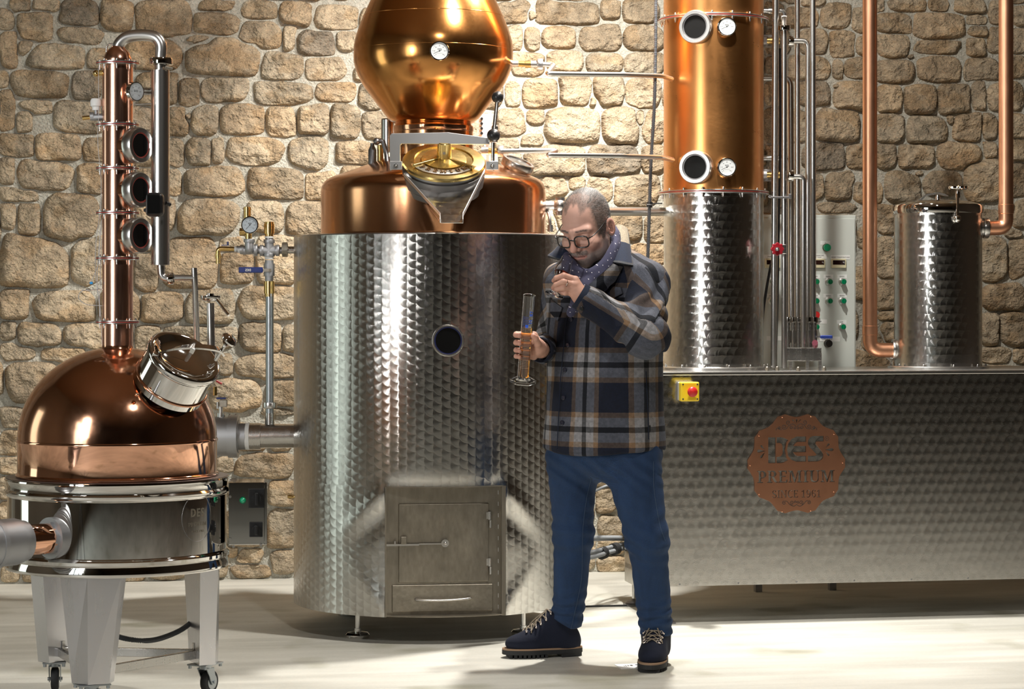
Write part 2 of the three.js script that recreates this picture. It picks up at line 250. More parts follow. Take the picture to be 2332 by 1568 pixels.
// stones, measured in the photograph crop by crop: [crop x, crop y, scale, boxes x0 y0 x1 y1]
const STONES = [
  [0, 0, 2.613, [0,60,75,180, 0,185,105,410, 65,0,185,72, 110,70,300,245, 105,235,210,325, 365,0,595,145, 595,12,805,175, 190,0,360,60, 800,0,1150,220, 1165,0,1420,65, 1145,75,1440,200, 345,170,610,255, 165,265,505,420, 515,300,660,410, 755,235,1075,420, 1430,0,1650,115, 1665,0,1855,155, 1415,125,1680,290, 1680,145,1765,310, 1055,210,1260,285, 1115,225,1540,450, 1755,185,1995,335, 1560,310,1810,475, 1815,340,2050,480, 75,415,415,585, 430,415,610,610, 0,415,40,530, 0,530,90,780, 110,595,305,665, 95,650,180,790, 330,590,610,785, 820,430,1065,620, 1055,470,1190,635, 1195,465,1490,610, 1490,485,1855,630, 1010,635,1115,810, 1095,665,1140,715, 1135,630,1295,805, 1315,615,1565,800, 1590,635,1765,810, 1765,620,1955,800, 0,800,205,930, 210,800,490,965, 485,830,700,960, 1010,820,1090,985, 1110,820,1255,990, 1260,825,1345,970, 1335,820,1700,985, 1720,815,1940,1005, 0,930,80,1090, 105,950,450,1140, 455,970,620,1170, 1000,1015,1085,1160, 1085,990,1455,1175, 1470,995,1810,1175, 1815,1030,2000,1185, 0,1115,230,1205, 0,1205,95,1360, 105,1205,245,1415, 250,1140,600,1470, 1050,1175,1415,1400, 800,1170,1045,1360, 1480,1200,1700,1370, 1690,1205,1960,1390, 760,640,900,800, 800,1010,960,1150, 700,820,960,985]],
  [650, 0, 2.8, [180,40,465,195, 320,195,455,320, 190,525,445,640, 290,675,480,890, 330,895,540,1055, 470,530,640,690, 470,60,600,250, 455,260,600,420, 445,430,620,520, 490,720,680,880, 1330,0,1560,160, 1535,60,1645,140, 1415,150,1510,310, 1525,180,1625,320, 1450,340,1640,475, 1400,530,1500,680, 1505,510,1740,690, 1360,690,1520,870, 1545,700,1660,785, 1495,865,1645,940, 1340,880,1490,960, 1370,965,1505,1090]],
  [0, 500, 3.331, [0,110,525,505, 535,70,790,490, 1030,250,1190,545, 1230,130,1655,510, 1665,240,1915,475, 1950,130,2260,490, 0,530,230,750, 220,555,725,770, 740,540,1060,760, 1075,560,1390,785, 1400,540,1785,800, 1800,510,2260,745, 0,780,125,900, 130,780,470,970, 480,795,790,980, 800,800,1010,980, 1020,805,1200,985, 1240,800,1805,980, 1815,795,2130,990, 2140,810,2330,990, 0,945,255,1075, 315,960,660,1075, 55,1070,450,1370, 1400,1000,1620,1180, 1640,1030,1760,1190, 1785,1030,2270,1210, 1600,1190,1980,1440, 2030,1210,2280,1420, 1870,1420,2260,1540]],
  [0, 780, 2.8, [0,420,145,550, 0,545,125,720, 0,725,130,840, 0,850,70,1000, 0,1010,120,1160, 0,1170,100,1400, 0,1420,115,1510, 150,1400,330,1510]],
  [400, 860, 3.267, [310,600,430,690, 445,560,900,740, 690,770,900,960, 680,965,900,1260, 400,760,670,950, 390,960,670,1240, 390,1265,460,1320, 465,1285,640,1375, 720,1290,900,1440, 420,1390,700,1470, 540,240,880,335, 440,340,700,540]],
  [1230, 0, 3.267, [-55,0,435,200, 445,0,605,132, 608,0,870,180, 5,175,265,365, 285,190,600,385, 620,175,905,380, 60,370,310,530, 350,388,610,530, 640,385,915,540, 140,575,375,780, 400,565,615,790, 360,720,440,790, 645,600,900,800, 40,795,440,1060, 460,790,720,1075, 700,820,780,920, 770,820,925,1060, -125,1080,350,1310, 335,1075,740,1295, 750,1080,930,1280, -30,1310,205,1470, 210,1312,340,1400, 345,1330,545,1490, 550,1300,880,1525]],
  [1100, 400, 3.015, [870,275,1090,440, 1110,280,1260,460, 1000,470,1250,620]],
  [1700, 0, 3.136, [390,0,560,40, 280,60,500,195, 540,35,740,210, 755,65,860,225, 390,205,575,390, 595,215,775,410, 770,270,930,385, 300,400,600,570, 610,430,685,565, 695,415,900,565, 140,400,280,520, 380,580,590,745, 600,590,660,640, 610,575,900,790, 130,590,260,745, 130,780,250,1020, 265,790,420,1000, 500,775,790,1010, 410,1025,700,1210, 710,1040,900,1190, 130,1040,260,1140, 440,1250,550,1420, 555,1230,755,1430, 760,1310,960,1440, 505,1440,785,1525, 140,20,270,180, 150,200,300,390, 1000,0,1280,75, 1300,0,1430,75, 1495,0,1700,100, 860,0,980,80, 940,100,1175,240, 1190,95,1550,280, 1580,105,1705,180, 1590,180,1740,268, 1585,268,1700,400, 1715,190,1860,370, 1740,20,1890,180, 920,245,1160,415, 1190,287,1540,392, 1140,385,1180,425, 930,420,1200,595, 1210,395,1530,580, 1545,420,1800,575, 1870,200,1990,380, 1850,400,1990,545, 1900,40,1990,190, 930,605,1110,800, 1120,605,1350,810, 1365,605,1595,820, 1605,575,1705,780, 1715,590,1990,780, 930,815,1125,1010, 1130,835,1425,1015, 1430,820,1475,880, 1480,800,1670,1005, 1680,820,1775,990, 1860,820,1990,980, 1850,1000,1990,1150, 930,1040,1065,1200, 1075,1040,1345,1205, 1355,1025,1680,1205, 1690,1020,1770,1130, 1145,1212,1290,1270, 1000,1222,1240,1450, 1250,1225,1530,1390, 1555,1140,1810,1430, 1850,1170,1990,1400]],
  [1850, 380, 3.267, [480,290,605,500, 470,510,620,830, 480,840,640,1060, 500,1065,640,1140, 520,1150,660,1300, 640,300,900,500, 930,300,1240,430, 640,520,900,700, 920,450,1230,700, 660,720,1000,950, 1020,720,1240,950, 1255,520,1440,860, 1455,535,1590,830, 1430,465,1545,530, 1500,250,1590,460, 1255,865,1590,1070, 1255,1085,1380,1330, 1390,1075,1590,1325, 1260,1340,1480,1460, 1490,1360,1590,1450, 1260,330,1390,430, 1400,250,1490,330]],
  [1100, 900, 2.348, [605,490,745,630, 620,640,750,750, 690,570,760,640, 600,860,770,935, 610,760,760,850, 560,330,700,480]],
];
{
  const R = rng(77), boxes = [];
  const toWall = (px, py) => { const D = WALL_D / (1 - RT * (px - CX) / F); return [(px - CX) * D / F / Math.cos(ROOM_TURN), EYE - (py - CY) * D / F]; };
  for (const [ox, oy, s, a] of STONES) for (let i = 0; i < a.length; i += 4) {
    const [u0, v1] = toWall(ox + a[i] / s, oy + a[i + 1] / s), [u1, v0] = toWall(ox + a[i + 2] / s, oy + a[i + 3] / s);
    boxes.push({ u: (u0 + u1) / 2, v: (v0 + v1) / 2, w: (u1 - u0) / 2, h: (v1 - v0) / 2, seen: 1 });
  }
  const hits = (b) => boxes.some((o) => Math.abs(o.u - b.u) < (o.w + b.w) * 0.93 && Math.abs(o.v - b.v) < (o.h + b.h) * 0.93);
  for (let row = 0, v = 0.0; v < 3.3; row++) { const hh = 0.075 + R() * 0.05; for (let u = -4.4; u < 4.4;) { const w = 0.08 + R() * 0.13, b = { u: u + w, v: v + hh, w: w - 0.012, h: hh - 0.012, seen: 0 }; if (!hits(b)) { boxes.push(b); u += 2 * w; } else { const c = { u: u + 0.06, v: v + hh, w: 0.055, h: hh * 0.8, seen: 0 }; if (!hits(c)) boxes.push(c); u += 0.05; } } v += 2 * hh * 0.55; }
  for (const [n, k] of [[5000, 0.11], [5000, 0.075], [5000, 0.05]]) for (let i = 0; i < n; i++) { const b = { u: mix(-3.0, 3.2, R()), v: mix(0.03, 3.0, R()), w: k * (0.9 + 0.5 * R()), h: k * (0.65 + 0.3 * R()), seen: 0 }; if (b.v - b.h > 0.01 && !hits(b)) boxes.push(b); }
  const sd = (b, x, y) => { const r = 0.3 * Math.min(b.w, b.h), qx = Math.abs(x - b.u) - b.w + r, qy = Math.abs(y - b.v) - b.h + r; return Math.hypot(Math.max(qx, 0), Math.max(qy, 0)) + Math.min(Math.max(qx, qy), 0) - r; };
  const stoneTex = texture(1024, 1024, (u, v) => {
    const a = tfbm(u, v, 4, 4, 6, 101), b = tfbm(u, v, 24, 24, 4, 131), c = tnoise(u, v, 300, 300, 151), w = tfbm(u, v, 6, 9, 4, 171), k = 0.42 + 0.98 * (0.42 * a + 0.33 * b + 0.25 * c) - 0.06 * sstep(0.60, 0.74, tfbm(u, v, 34, 40, 3, 187)), o = sstep(0.52, 0.7, w);
    return [mix(186, 178, o) * k, mix(171, 157, o) * k, mix(148, 128, o) * k];
  });
  const stoneBump = texture(1024, 1024, (u, v) => { const a = tfbm(u, v, 10, 14, 5, 201), f = tfbm(u, v, 60, 70, 4, 207), r = 1 - Math.abs(2 * tfbm(u, v, 14, 18, 4, 222) - 1), k = 255 * (0.46 * a + 0.24 * f + 0.30 * r * r); return [k, k, k]; }, false);
  const tints = [[1, 0.97, 0.92], [0.92, 0.87, 0.80], [1.06, 1.02, 0.96], [0.84, 0.80, 0.74], [1.0, 0.92, 0.82], [0.9, 0.9, 0.88]];
  const stoneMats = tints.map((t, i) => { const m = mat({ color: t, map: rep(stoneTex, 1 / 0.75), roughness: 0.92, bumpMap: rep(stoneBump, 1 / 0.5), bumpScale: 0.022 }); return m; });
  const greyMats = [[0.72, 0.73, 0.75], [0.80, 0.78, 0.76], [0.66, 0.66, 0.67]].map((t) => mat({ color: t, map: rep(stoneTex, 1 / 0.6), roughness: 0.92, bumpMap: rep(stoneBump, 1 / 0.45), bumpScale: 0.022 }));
  const mortarTex = texture(1024, 1024, (u, v) => { const a = tfbm(u, v, 5, 5, 5, 301), c = tnoise(u, v, 500, 500, 331), d = tfbm(u, v, 130, 130, 2, 341), k = 118 + 110 * (0.4 * a + 0.25 * c + 0.35 * d); return [k + 3, k, k - 12]; });
  const mortarBump = texture(1024, 1024, (u, v) => { const k = 255 * (0.5 * tfbm(u, v, 12, 12, 4, 401) + 0.5 * tfbm(u, v, 110, 110, 3, 421)); return [k, k, k]; }, false);
  const mortar = mat({ map: rep(mortarTex, 1 / 0.8), roughness: 0.95, bumpMap: rep(mortarBump, 1 / 0.8), bumpScale: 0.012 });
  const wall = roomAt(struct('wall_back', [slab(RW1 - RW0 + 0.8, RH, 0.5, (RW0 + RW1) / 2, RH / 2, -0.25)], mortar));
  const visible = boxes.map((b, i) => ({ b, i, a: b.w * b.h * (b.seen ? 1 : 0.25) })).sort((p, q) => q.a - p.a);
  const rest = [];
  visible.forEach(({ b, i }, rank) => {
    const N = 48, near = boxes.filter((o) => o !== b && Math.abs(o.u - b.u) < o.w + b.w + 0.08 && Math.abs(o.v - b.v) < o.h + b.h + 0.08), rad = [];
    const ph = R() * 10, gap = 0.010;
    for (let k = 0; k < N; k++) {
      const t = k / N * 2 * Math.PI, c = Math.cos(t), s = Math.sin(t); let r = 0.01;
      for (; r < 0.7; r += 0.004) { const x = b.u + c * r, y = b.v + s * r, d = sd(b, x, y); if (d > 0.009) break; let m = 1; for (const o of near) m = Math.min(m, sd(o, x, y)); if (d > m - gap) break; if (y < 0.0) break; }
      rad.push(r * (1 + 0.10 * (fbm3(c * 1.6 + i, s * 1.6, ph, 2, 9) - 0.5) + 0.07 * (noise3(c * 5 + i, s * 5, ph, 19) - 0.5)));
    }
    // knock the outline into a few straight breaks, as split stone has
    const ks = []; for (let k = Math.floor(R() * 3); k < N;) { ks.push(k); k += 3 + Math.floor(R() * 4); }
    const pt = (k) => [Math.cos(k / N * 2 * Math.PI) * rad[k % N], Math.sin(k / N * 2 * Math.PI) * rad[k % N]], chord = rad.slice();
    ks.forEach((k0, q) => { const k1 = q + 1 < ks.length ? ks[q + 1] : ks[0] + N, [ax, ay] = pt(k0), [bx, by] = pt(k1); for (let k = k0; k < k1; k++) { const t = k / N * 2 * Math.PI, c = Math.cos(t), sn = Math.sin(t), ex = bx - ax, ey = by - ay, den = c * ey - sn * ex; if (Math.abs(den) > 1e-6) { const r = (ax * ey - ay * ex) / den; if (r > 0) chord[k % N] = mix(rad[k % N], Math.min(r, rad[k % N] * 1.1), 0.6); } } });
    const sm = chord.map((r, k) => (r * 4 + chord[(k + 1) % N] + chord[(k + N - 1) % N]) / 6), size = Math.min(b.w, b.h);
    const h = (0.028 + 0.030 * R()) * clamp(size / 0.09, 0.5, 1.15), tx = (R() - 0.5) * 0.22, ty = (R() - 0.5) * 0.22, ou = R() * 3, ov = R() * 3;
    const rings = [1.05, 1.0, 0.97, 0.925, 0.86, 0.78, 0.69, 0.59, 0.48, 0.37, 0.25, 0.12], pos = [], uv = [], idx = [];
    const put = (x, y, s) => {
      const q = clamp(s, 0, 1), edge = s > 1 ? -0.022 : h * Math.pow(1 - Math.pow(q, 9), 0.5), u = b.u + x, v = b.v + y, f = s > 1 ? 0 : sstep(1.0, 0.8, s);
      const rg = 1 - Math.abs(2 * fbm3(u * 8, v * 11, i * 1.7, 3, 43) - 1), z = edge + f * (tx * x + ty * y + 0.030 * (fbm3(u * 9, v * 9, i, 4, 23) - 0.5) + 0.030 * (rg - 0.75) + 0.013 * (fbm3(u * 34, v * 40, i, 2, 53) - 0.5)) + (1 - f) * 0.006 * (noise3(u * 40, v * 40, i, 71) - 0.5);
      pos.push(x, y, Math.max(z, s > 1 ? -0.022 : 0.003)); uv.push(x + ou, y + ov);
    };
    for (const s of rings) for (let k = 0; k < N; k++) { const t = k / N * 2 * Math.PI, j = 1 + (s < 0.95 && s > 0 ? 0.04 * (hash(k, Math.round(s * 100), i, 3) - 0.5) : 0); put(Math.cos(t) * sm[k] * s * j, Math.sin(t) * sm[k] * s * j, s); }
    put(0, 0, 0);
    const K = rings.length; for (let r = 0; r < K - 1; r++) for (let k = 0; k < N; k++) { const a = r * N + k, c = r * N + (k + 1) % N, d = a + N, e = c + N; idx.push(a, c, e, a, e, d); }
    for (let k = 0; k < N; k++) idx.push((K - 1) * N + k, (K - 1) * N + (k + 1) % N, K * N);
    const g = new THREE.BufferGeometry(); g.setAttribute('position', new THREE.Float32BufferAttribute(pos, 3)); g.setAttribute('uv', new THREE.Float32BufferAttribute(uv, 2)); g.setIndex(idx); g.computeVertexNormals();
    const m = R() < 0.07 ? greyMats[Math.floor(R() * 3)] : stoneMats[Math.floor(R() * stoneMats.length)];
    if (rank < 300) { const o = part('stone', g, m, wall); o.position.set(b.u, b.v, 0); } else rest.push(g.translate(b.u, b.v, 0));
  });
  if (rest.length) { const o = part('small_stones', rest, stoneMats[0], wall); o.userData.kind = 'stuff'; }
}
// ---------------------------------------------------------------- dials, lettering, shared fittings
const sans = await new FontLoader().loadAsync('fonts/droid/droid_sans_bold.typeface.json');
const serif = await new FontLoader().loadAsync('fonts/droid/droid_serif_bold.typeface.json');
const serifR = await new FontLoader().loadAsync('fonts/droid/droid_serif_regular.typeface.json');
function textShapes(font, str, size) { const sh = font.generateShapes(str, size); const g = new THREE.ShapeGeometry(sh); g.computeBoundingBox(); const b = g.boundingBox; return { sh, w: b.max.x - b.min.x, h: b.max.y - b.min.y, x0: b.min.x, y0: b.min.y }; }
function textGeo(font, str, size, depth) { const t = textShapes(font, str, size), g = new THREE.ExtrudeGeometry(t.sh, { depth, bevelEnabled: false, curveSegments: 4 }); return g.translate(-t.x0 - t.w / 2, -t.y0 - t.h / 2, 0); }
function dialTex(needle, face, big) {
  return canvasTex(256, 256, (g) => {
    g.fillStyle = face; g.fillRect(0, 0, 256, 256); g.translate(128, 128); g.strokeStyle = '#222'; g.fillStyle = '#222'; g.textAlign = 'center'; g.textBaseline = 'middle';
    for (let k = 0; k <= 30; k++) { const a = (135 + k * 9) * Math.PI / 180, m = k % 5 === 0; g.lineWidth = m ? 4 : 2; g.beginPath(); g.moveTo(Math.cos(a) * 108, Math.sin(a) * 108); g.lineTo(Math.cos(a) * (m ? 92 : 99), Math.sin(a) * (m ? 92 : 99)); g.stroke(); if (m) { g.font = 'bold 18px sans-serif'; g.fillText(String(k * 4), Math.cos(a) * 76, Math.sin(a) * 76); } }
    g.font = `bold ${big ? 46 : 34}px sans-serif`; g.fillText('DES', 0, big ? -6 : -26); g.font = '11px sans-serif'; g.fillRect(-44, 34, 88, 2);
    if (needle !== null) { const a = needle * Math.PI / 180; g.lineWidth = 6; g.beginPath(); g.moveTo(-Math.cos(a) * 34, -Math.sin(a) * 34); g.lineTo(Math.cos(a) * 94, Math.sin(a) * 94); g.stroke(); g.beginPath(); g.arc(0, 0, 11, 0, 7); g.fill(); }
  });
}
const dialMats = { a: mat({ map: dialTex(155, '#e4e8ea', false), roughness: 0.5, clearcoat: 0.6 }), b: mat({ map: dialTex(null, '#c9ced2', true), roughness: 0.5, clearcoat: 0.6 }), c: mat({ map: dialTex(130, '#a9b3bc', false), roughness: 0.5, clearcoat: 0.6 }) };
// round dial gauge on a stem; built facing +z then turned to dir
function gauge(parent, at, dir, r, dial, stem = 0.03, metal = M.steelMirror) {
  const o = new THREE.Group(); o.name = 'thermometer'; parent.add(o); o.position.copy(at); o.quaternion.setFromUnitVectors(V(0, 0, 1), dir.clone().normalize());
  const c = lathe([[0, -r * 0.35], [r * 0.9, -r * 0.35], [r, -r * 0.25], [r, r * 0.14], [r * 0.96, r * 0.2], [r * 0.88, r * 0.2], [r * 0.86, r * 0.1]], 40); c.rotateX(Math.PI / 2); part('bezel', c, metal, o);
  part('dial', new THREE.CircleGeometry(r * 0.88, 40).translate(0, 0, r * 0.09), dialMats[dial], o);
  if (stem) part('stem', cylAxis(V(0, 0, -r * 0.3), V(0, 0, -r * 0.3 - stem), r * 0.3, 16), M.steel, o);
  return o;
}
// sight glass: short neck, thick ring, dark glass; faces +z then turned
function sightGlass(parent, at, dir, R, neck, neckMat, seal = M.redSeal, ratio = 0.7) {
  const o = new THREE.Group(); o.name = 'sight_glass'; parent.add(o); o.position.copy(at); o.quaternion.setFromUnitVectors(V(0, 0, 1), dir.clone().normalize());
  const ring = lathe([[R * 0.72, -R * 0.62], [R * 0.98, -R * 0.6], [R, -R * 0.56], [R, -R * 0.1], [R * 0.94, 0], [R * (ratio + 0.07), 0.0], [R * (ratio + 0.03), -R * 0.1]], 48, 0.7).rotateX(Math.PI / 2); part('ring', ring, M.steel, o);
  part('seal', lathe([[R * (ratio + 0.05), -R * 0.12], [R * (ratio + 0.035), -R * 0.06], [R * (ratio - 0.01), -R * 0.06], [R * (ratio - 0.02), -R * 0.12]], 40).rotateX(Math.PI / 2), seal, o);
  part('glass', new THREE.CylinderGeometry(R * ratio, R * ratio, R * 0.1, 40).rotateX(Math.PI / 2).translate(0, 0, -R * 0.13), M.darkGlass, o);
  if (neck) part('neck', cylAxis(V(0, 0, -R * 0.55), V(0, 0, -R * 0.55 - neck), R * 0.66, 32), neckMat, o);
  return o;
}
const boltGeo = {}; const bolt = (r, h) => boltGeo[r + '_' + h] || (boltGeo[r + '_' + h] = join(hex(r, h * 0.45, 0, h * 0.22, 0), sph(r * 0.75, 0, h * 0.5, 0, 8, 6)));
// two steel plates on a seal with bolts through them
function flange(parent, y, R, r, t, n, ph, bolts = 0.0035, up = 0.008) {
  const f = part('flange', lathe([[r, y - t / 2], [R - 0.001, y - t / 2], [R, y - t / 2 + 0.001], [R, y - t * 0.16], [R - 0.002, y - t * 0.16], [R - 0.002, y + t * 0.16], [R, y + t * 0.16], [R, y + t / 2 - 0.001], [R - 0.001, y + t / 2], [r, y + t / 2]], 56), M.steel, parent);
  part('seal', cyl(R - 0.0012, R - 0.0012, t * 0.3, 0, y, 0, 48), M.redSeal, f);
  for (let k = 0; k < n; k++) { const a = ph + k / n * 2 * Math.PI, b = part('bolt', bolt(bolts, up).clone(), M.steel, f); b.position.set(Math.sin(a) * (R + r) / 2, y + t / 2, Math.cos(a) * (R + r) / 2); const c = part('bolt', [hex(bolts, up * 0.6, 0, -up * 0.3, 0), cyl(bolts * 0.55, bolts * 0.55, up * 1.3, 0, -up * 0.65, 0, 8)], M.steel, f); c.position.set(Math.sin(a) * (R + r) / 2, y - t / 2, Math.cos(a) * (R + r) / 2); }
  return f;
}
const clampRing = (r, h) => lathe([[r * 0.7, -h / 2], [r * 0.97, -h / 2], [r, -h * 0.35], [r, h * 0.35], [r * 0.97, h / 2], [r * 0.7, h / 2]], 32, 0.7);
const corrugated = (pts, r, pitch = 0.006) => { let len = 0; for (let i = 1; i < pts.length; i++) len += pts[i].distanceTo(pts[i - 1]); const n = Math.round(len / pitch) * 4, c = new THREE.CatmullRomCurve3(pts); const S = c.getSpacedPoints(n); return sweep(S, (t) => r * (0.88 + 0.12 * Math.sign(Math.sin(t * n / 4 * 2 * Math.PI))), 10); };
const smooth = (pts, n) => { const c = new THREE.SplineCurve(pts.map((p) => new THREE.Vector2(p[0], p[1]))); return c.getPoints(n).map((p) => [p.x, p.y]); };

// ---------------------------------------------------------------- the large boiler
{
  const D = 9.2, s = D / F, R = 0.55, bx = X(987, D), o = thing('boiler_still', 'large engine-turned steel boiler drum with copper shoulder and onion-shaped copper head', 'still', [bx, 0, -D]);
  const at = (px, py, d = D) => P3(px, py, d).sub(o.position), yy = (py) => Y(py, D);
  const turn = 7 * Math.PI / 180, y0 = 0.100, y1 = 1.534, half = 0.226, ang = Math.asin(half / R), yd = 0.586;
  // drum skin with the furnace opening left out
  // the sheet is buckled where it was cut for the furnace front
  const buckle = (a, y) => { let t = a - turn; t = Math.atan2(Math.sin(t), Math.cos(t)); const sA = (Math.abs(t) - ang) * R, q = Math.max(sA, 0), g = (x, w) => Math.exp(-x * x / (w * w)); return 0.0075 * g(q, 0.13) * g(y - (yd - 0.02 - 0.85 * q), 0.045) * sstep(-0.04, 0.02, sA) - 0.006 * g(q, 0.10) * g(y - (yd - 0.11 - 0.75 * q), 0.05) * sstep(-0.04, 0.02, sA) + 0.006 * g(q, 0.12) * g(y - (y0 + 0.02 + 1.1 * q), 0.06) * sstep(-0.04, 0.02, sA) - 0.005 * g(y - yd, 0.03) * sstep(0.03, -0.04, sA); };
  const skin = (a0, a1, ya, yb, n, m) => { const g = new THREE.BufferGeometry(), pos = [], nor = [], uv = [], idx = [], e = 0.002; for (let j = 0; j <= m; j++) for (let i = 0; i <= n; i++) { const a = mix(a0, a1, i / n), y = mix(ya, yb, j / m), r = R + buckle(a, y), da = (buckle(a + e, y) - buckle(a - e, y)) / (2 * e * R), dy = (buckle(a, y + e) - buckle(a, y - e)) / (2 * e), N = V(Math.sin(a) - da * Math.cos(a), -dy, Math.cos(a) + da * Math.sin(a)).normalize(); pos.push(Math.sin(a) * r, y, Math.cos(a) * r); nor.push(N.x, N.y, N.z); uv.push(a * R, y); } for (let j = 0; j < m; j++) for (let i = 0; i < n; i++) { const b = j * (n + 1) + i; idx.push(b, b + 1, b + n + 2, b, b + n + 2, b + n + 1); } g.setAttribute('position', new THREE.Float32BufferAttribute(pos, 3)); g.setAttribute('normal', new THREE.Float32BufferAttribute(nor, 3)); g.setAttribute('uv', new THREE.Float32BufferAttribute(uv, 2)); g.setIndex(idx); return g; };
  part('drum', [skin(-Math.PI, Math.PI, yd, y1 - 0.006, 180, 40), skin(turn + ang, turn + 2 * Math.PI - ang, y0, yd, 160, 40)], M.turnedDrum, o);
  part('rim', lathe([[R, y1 - 0.006], [R - 0.001, y1 - 0.002], [R - 0.006, y1], [0.42, y1]], 96, 0.9), M.steel, o);
  part('drum_floor', lathe([[0.01, y0 + 0.02], [R - 0.06, y0 + 0.02]], 64), M.steelDark, o);
  const door = new THREE.Group(); door.name = 'furnace_front'; o.add(door); door.rotation.y = turn;
  { // furnace front: recessed plate, door, ash drawer
    const zc = Math.sqrt(R * R - half * half), zp = zc - 0.02, dx = (px) => (px - 1017.5) * 8.72 / F, dy = (py) => Y(py, 8.72);
    part('plate', [box(half * 2, yd - y0 - 0.002, 0.012, 0, (yd + y0) / 2, zp - 0.006), box(0.005, yd - y0, 0.03, -half + 0.003, (yd + y0) / 2, zp + 0.008), box(0.016, yd - y0, 0.03, half - 0.006, (yd + y0) / 2, zp + 0.008)], M.steelDull, door);
    const lip = (y) => { const sh = new THREE.Shape(); for (let i = 0; i <= 20; i++) { const a = mix(-ang, ang, i / 20); i ? sh.lineTo(Math.sin(a) * R, Math.cos(a) * R) : sh.moveTo(Math.sin(a) * R, Math.cos(a) * R); } sh.lineTo(half, zp); sh.lineTo(-half, zp); return extrude(sh, 0.004).rotateX(Math.PI / 2).translate(0, y, 0); };
    part('lintel', lip(yd + 0.002), M.steelDull, door); part('sill', lip(y0 + 0.006), M.steelDull, door);
    const plateD = part('furnace_door', box(dx(1118) - dx(912), dy(1146) - dy(1324), 0.008, (dx(1118) + dx(912)) / 2, (dy(1146) + dy(1324)) / 2, zp + 0.004, 0.003), M.steelDull, door); void plateD;
    part('ash_drawer', box(dx(1127) - dx(897), dy(1330) - dy(1391), 0.008, (dx(1127) + dx(897)) / 2, (dy(1330) + dy(1391)) / 2, zp + 0.004, 0.003), M.steelDull, door);
    part('drawer_handle', [sweep(curve([[dx(950), dy(1362), zp + 0.008], [dx(952), dy(1363), zp + 0.02], [dx(1012), dy(1364.5), zp + 0.028], [dx(1075), dy(1361), zp + 0.02], [dx(1077), dy(1360), zp + 0.008]], 20), 0.0042, 8)], M.steel, door);
    part('latch_bar', [box(dx(958) - dx(884), 0.007, 0.006, dx(921), dy(1238), zp + 0.016), box(dx(1012) - dx(958), 0.005, 0.005, dx(985), dy(1236.5), zp + 0.015), box(0.005, 0.012, 0.006, dx(903), dy(1233), zp + 0.016)], M.steel, door);
    part('latch_pivot', [lathe([[0, 0.02], [0.0145, 0.02], [0.0145, 0.012], [0.012, 0.008], [0.012, 0]], 28).rotateX(Math.PI / 2).scale(1, 1, 1).translate(dx(1017), dy(1235), zp + 0.006), sph(0.006, dx(1017), dy(1235), zp + 0.026)], M.steel, door);
    part('latch_catch', box(0.021, 0.028, 0.016, dx(923), dy(1228), zp + 0.014, 0.002), M.steelDull, door);
    for (const py of [1182, 1288]) part('hinge', [cyl(0.006, 0.006, 0.03, dx(1119.5), dy(py - 8), zp + 0.014, 14), cyl(0.0042, 0.0042, 0.028, dx(1121.5), dy(py + 11), zp + 0.013, 12), box(0.012, 0.026, 0.004, dx(1116), dy(py - 8), zp + 0.009)], M.steel, door);
    for (let k = 0; k < 11; k++) part('weld', box(0.003, 0.016, 0.002, half - 0.024, y0 + 0.03 + k * 0.043, zp + 0.002, 0.001), M.aluminium, door);
  }
  // sight glass in the drum
  { const q = at(1021, 775, 8.66), dir = V(Math.sin(0.06), 0, Math.cos(0.06)); q.z = Math.sqrt(R * R - q.x * q.x) + 0.016; const sg = sightGlass(o, q, dir, 0.060, 0, M.steel, mat({ color: [0.01, 0.015, 0.09], roughness: 0.4 }), 0.8); void sg;
    for (let k = 0; k < 6; k++) { const a = k / 6 * 2 * Math.PI + 0.4; part('screw', cyl(0.004, 0.004, 0.01, 0, 0, 0, 8).rotateX(Math.PI / 2).translate(q.x + Math.cos(a) * 0.057, q.y + Math.sin(a) * 0.057, q.z - 0.008), M.steel, o); } }
  // adjustable feet
  const foot = (x, z) => { const f = part('foot', [cyl(0.0095, 0.0095, 0.10, x, 0.07, z, 14), cyl(0.014, 0.014, 0.012, x, 0.03, z, 6)], M.steel, o); part('foot_pad', lathe([[0, 0], [0.043, 0], [0.0455, 0.004], [0.0455, 0.012], [0.04, 0.019], [0.012, 0.024], [0, 0.024]], 32).translate(x, 0, z), M.steelMirror, f); };
  for (const [x, z] of [[-0.317, 0.318], [0.317, 0.318], [-0.317, -0.318], [0.317, -0.318]]) { const c = Math.cos(turn), sn = Math.sin(turn); foot(x * c + z * sn, z * c - x * sn); }
  // copper shoulder and onion head
  const shell = part('copper_shoulder', lathe([[0.441, y1 - 0.002], [0.446, y1 + 0.004], [0.444, y1 + 0.01], [0.444, 1.70], ...smooth([[0.444, 1.70], [0.441, 1.725], [0.430, 1.747], [0.408, 1.763], [0.36, 1.781]], 14).slice(1), [0.225, 1.829], [0.158, 1.853], [0.158, 1.95]], 96, 0.6), M.copperShoulder, o); void shell;
  part('head_collar', lathe([[0.158, 1.945], [0.160, 1.95], [0.160, 1.966], [0.152, 1.974], [0.150, 1.980]], 64), M.copper, o);
  part('onion_head', lathe(smooth([[0.150, 1.978], [0.176, 1.995], [0.206, 2.033], [0.247, 2.087], [0.282, 2.137], [0.311, 2.206], [0.3145, 2.276], [0.304, 2.33], [0.278, 2.40], [0.2465, 2.468], [0.21, 2.545], [0.165, 2.63], [0.118, 2.72], [0.088, 2.82], [0.08, 2.95], [0.08, 3.3]], 72), 96, 0.6), M.copperAmber, o);
  for (const [y, r] of [[2.265, 0.3147], [2.40, 0.2785]]) part('head_seam', new THREE.TorusGeometry(r - 0.0008, 0.0016, 6, 96).rotateX(Math.PI / 2).translate(0, y, 0), M.copperAmber, o);
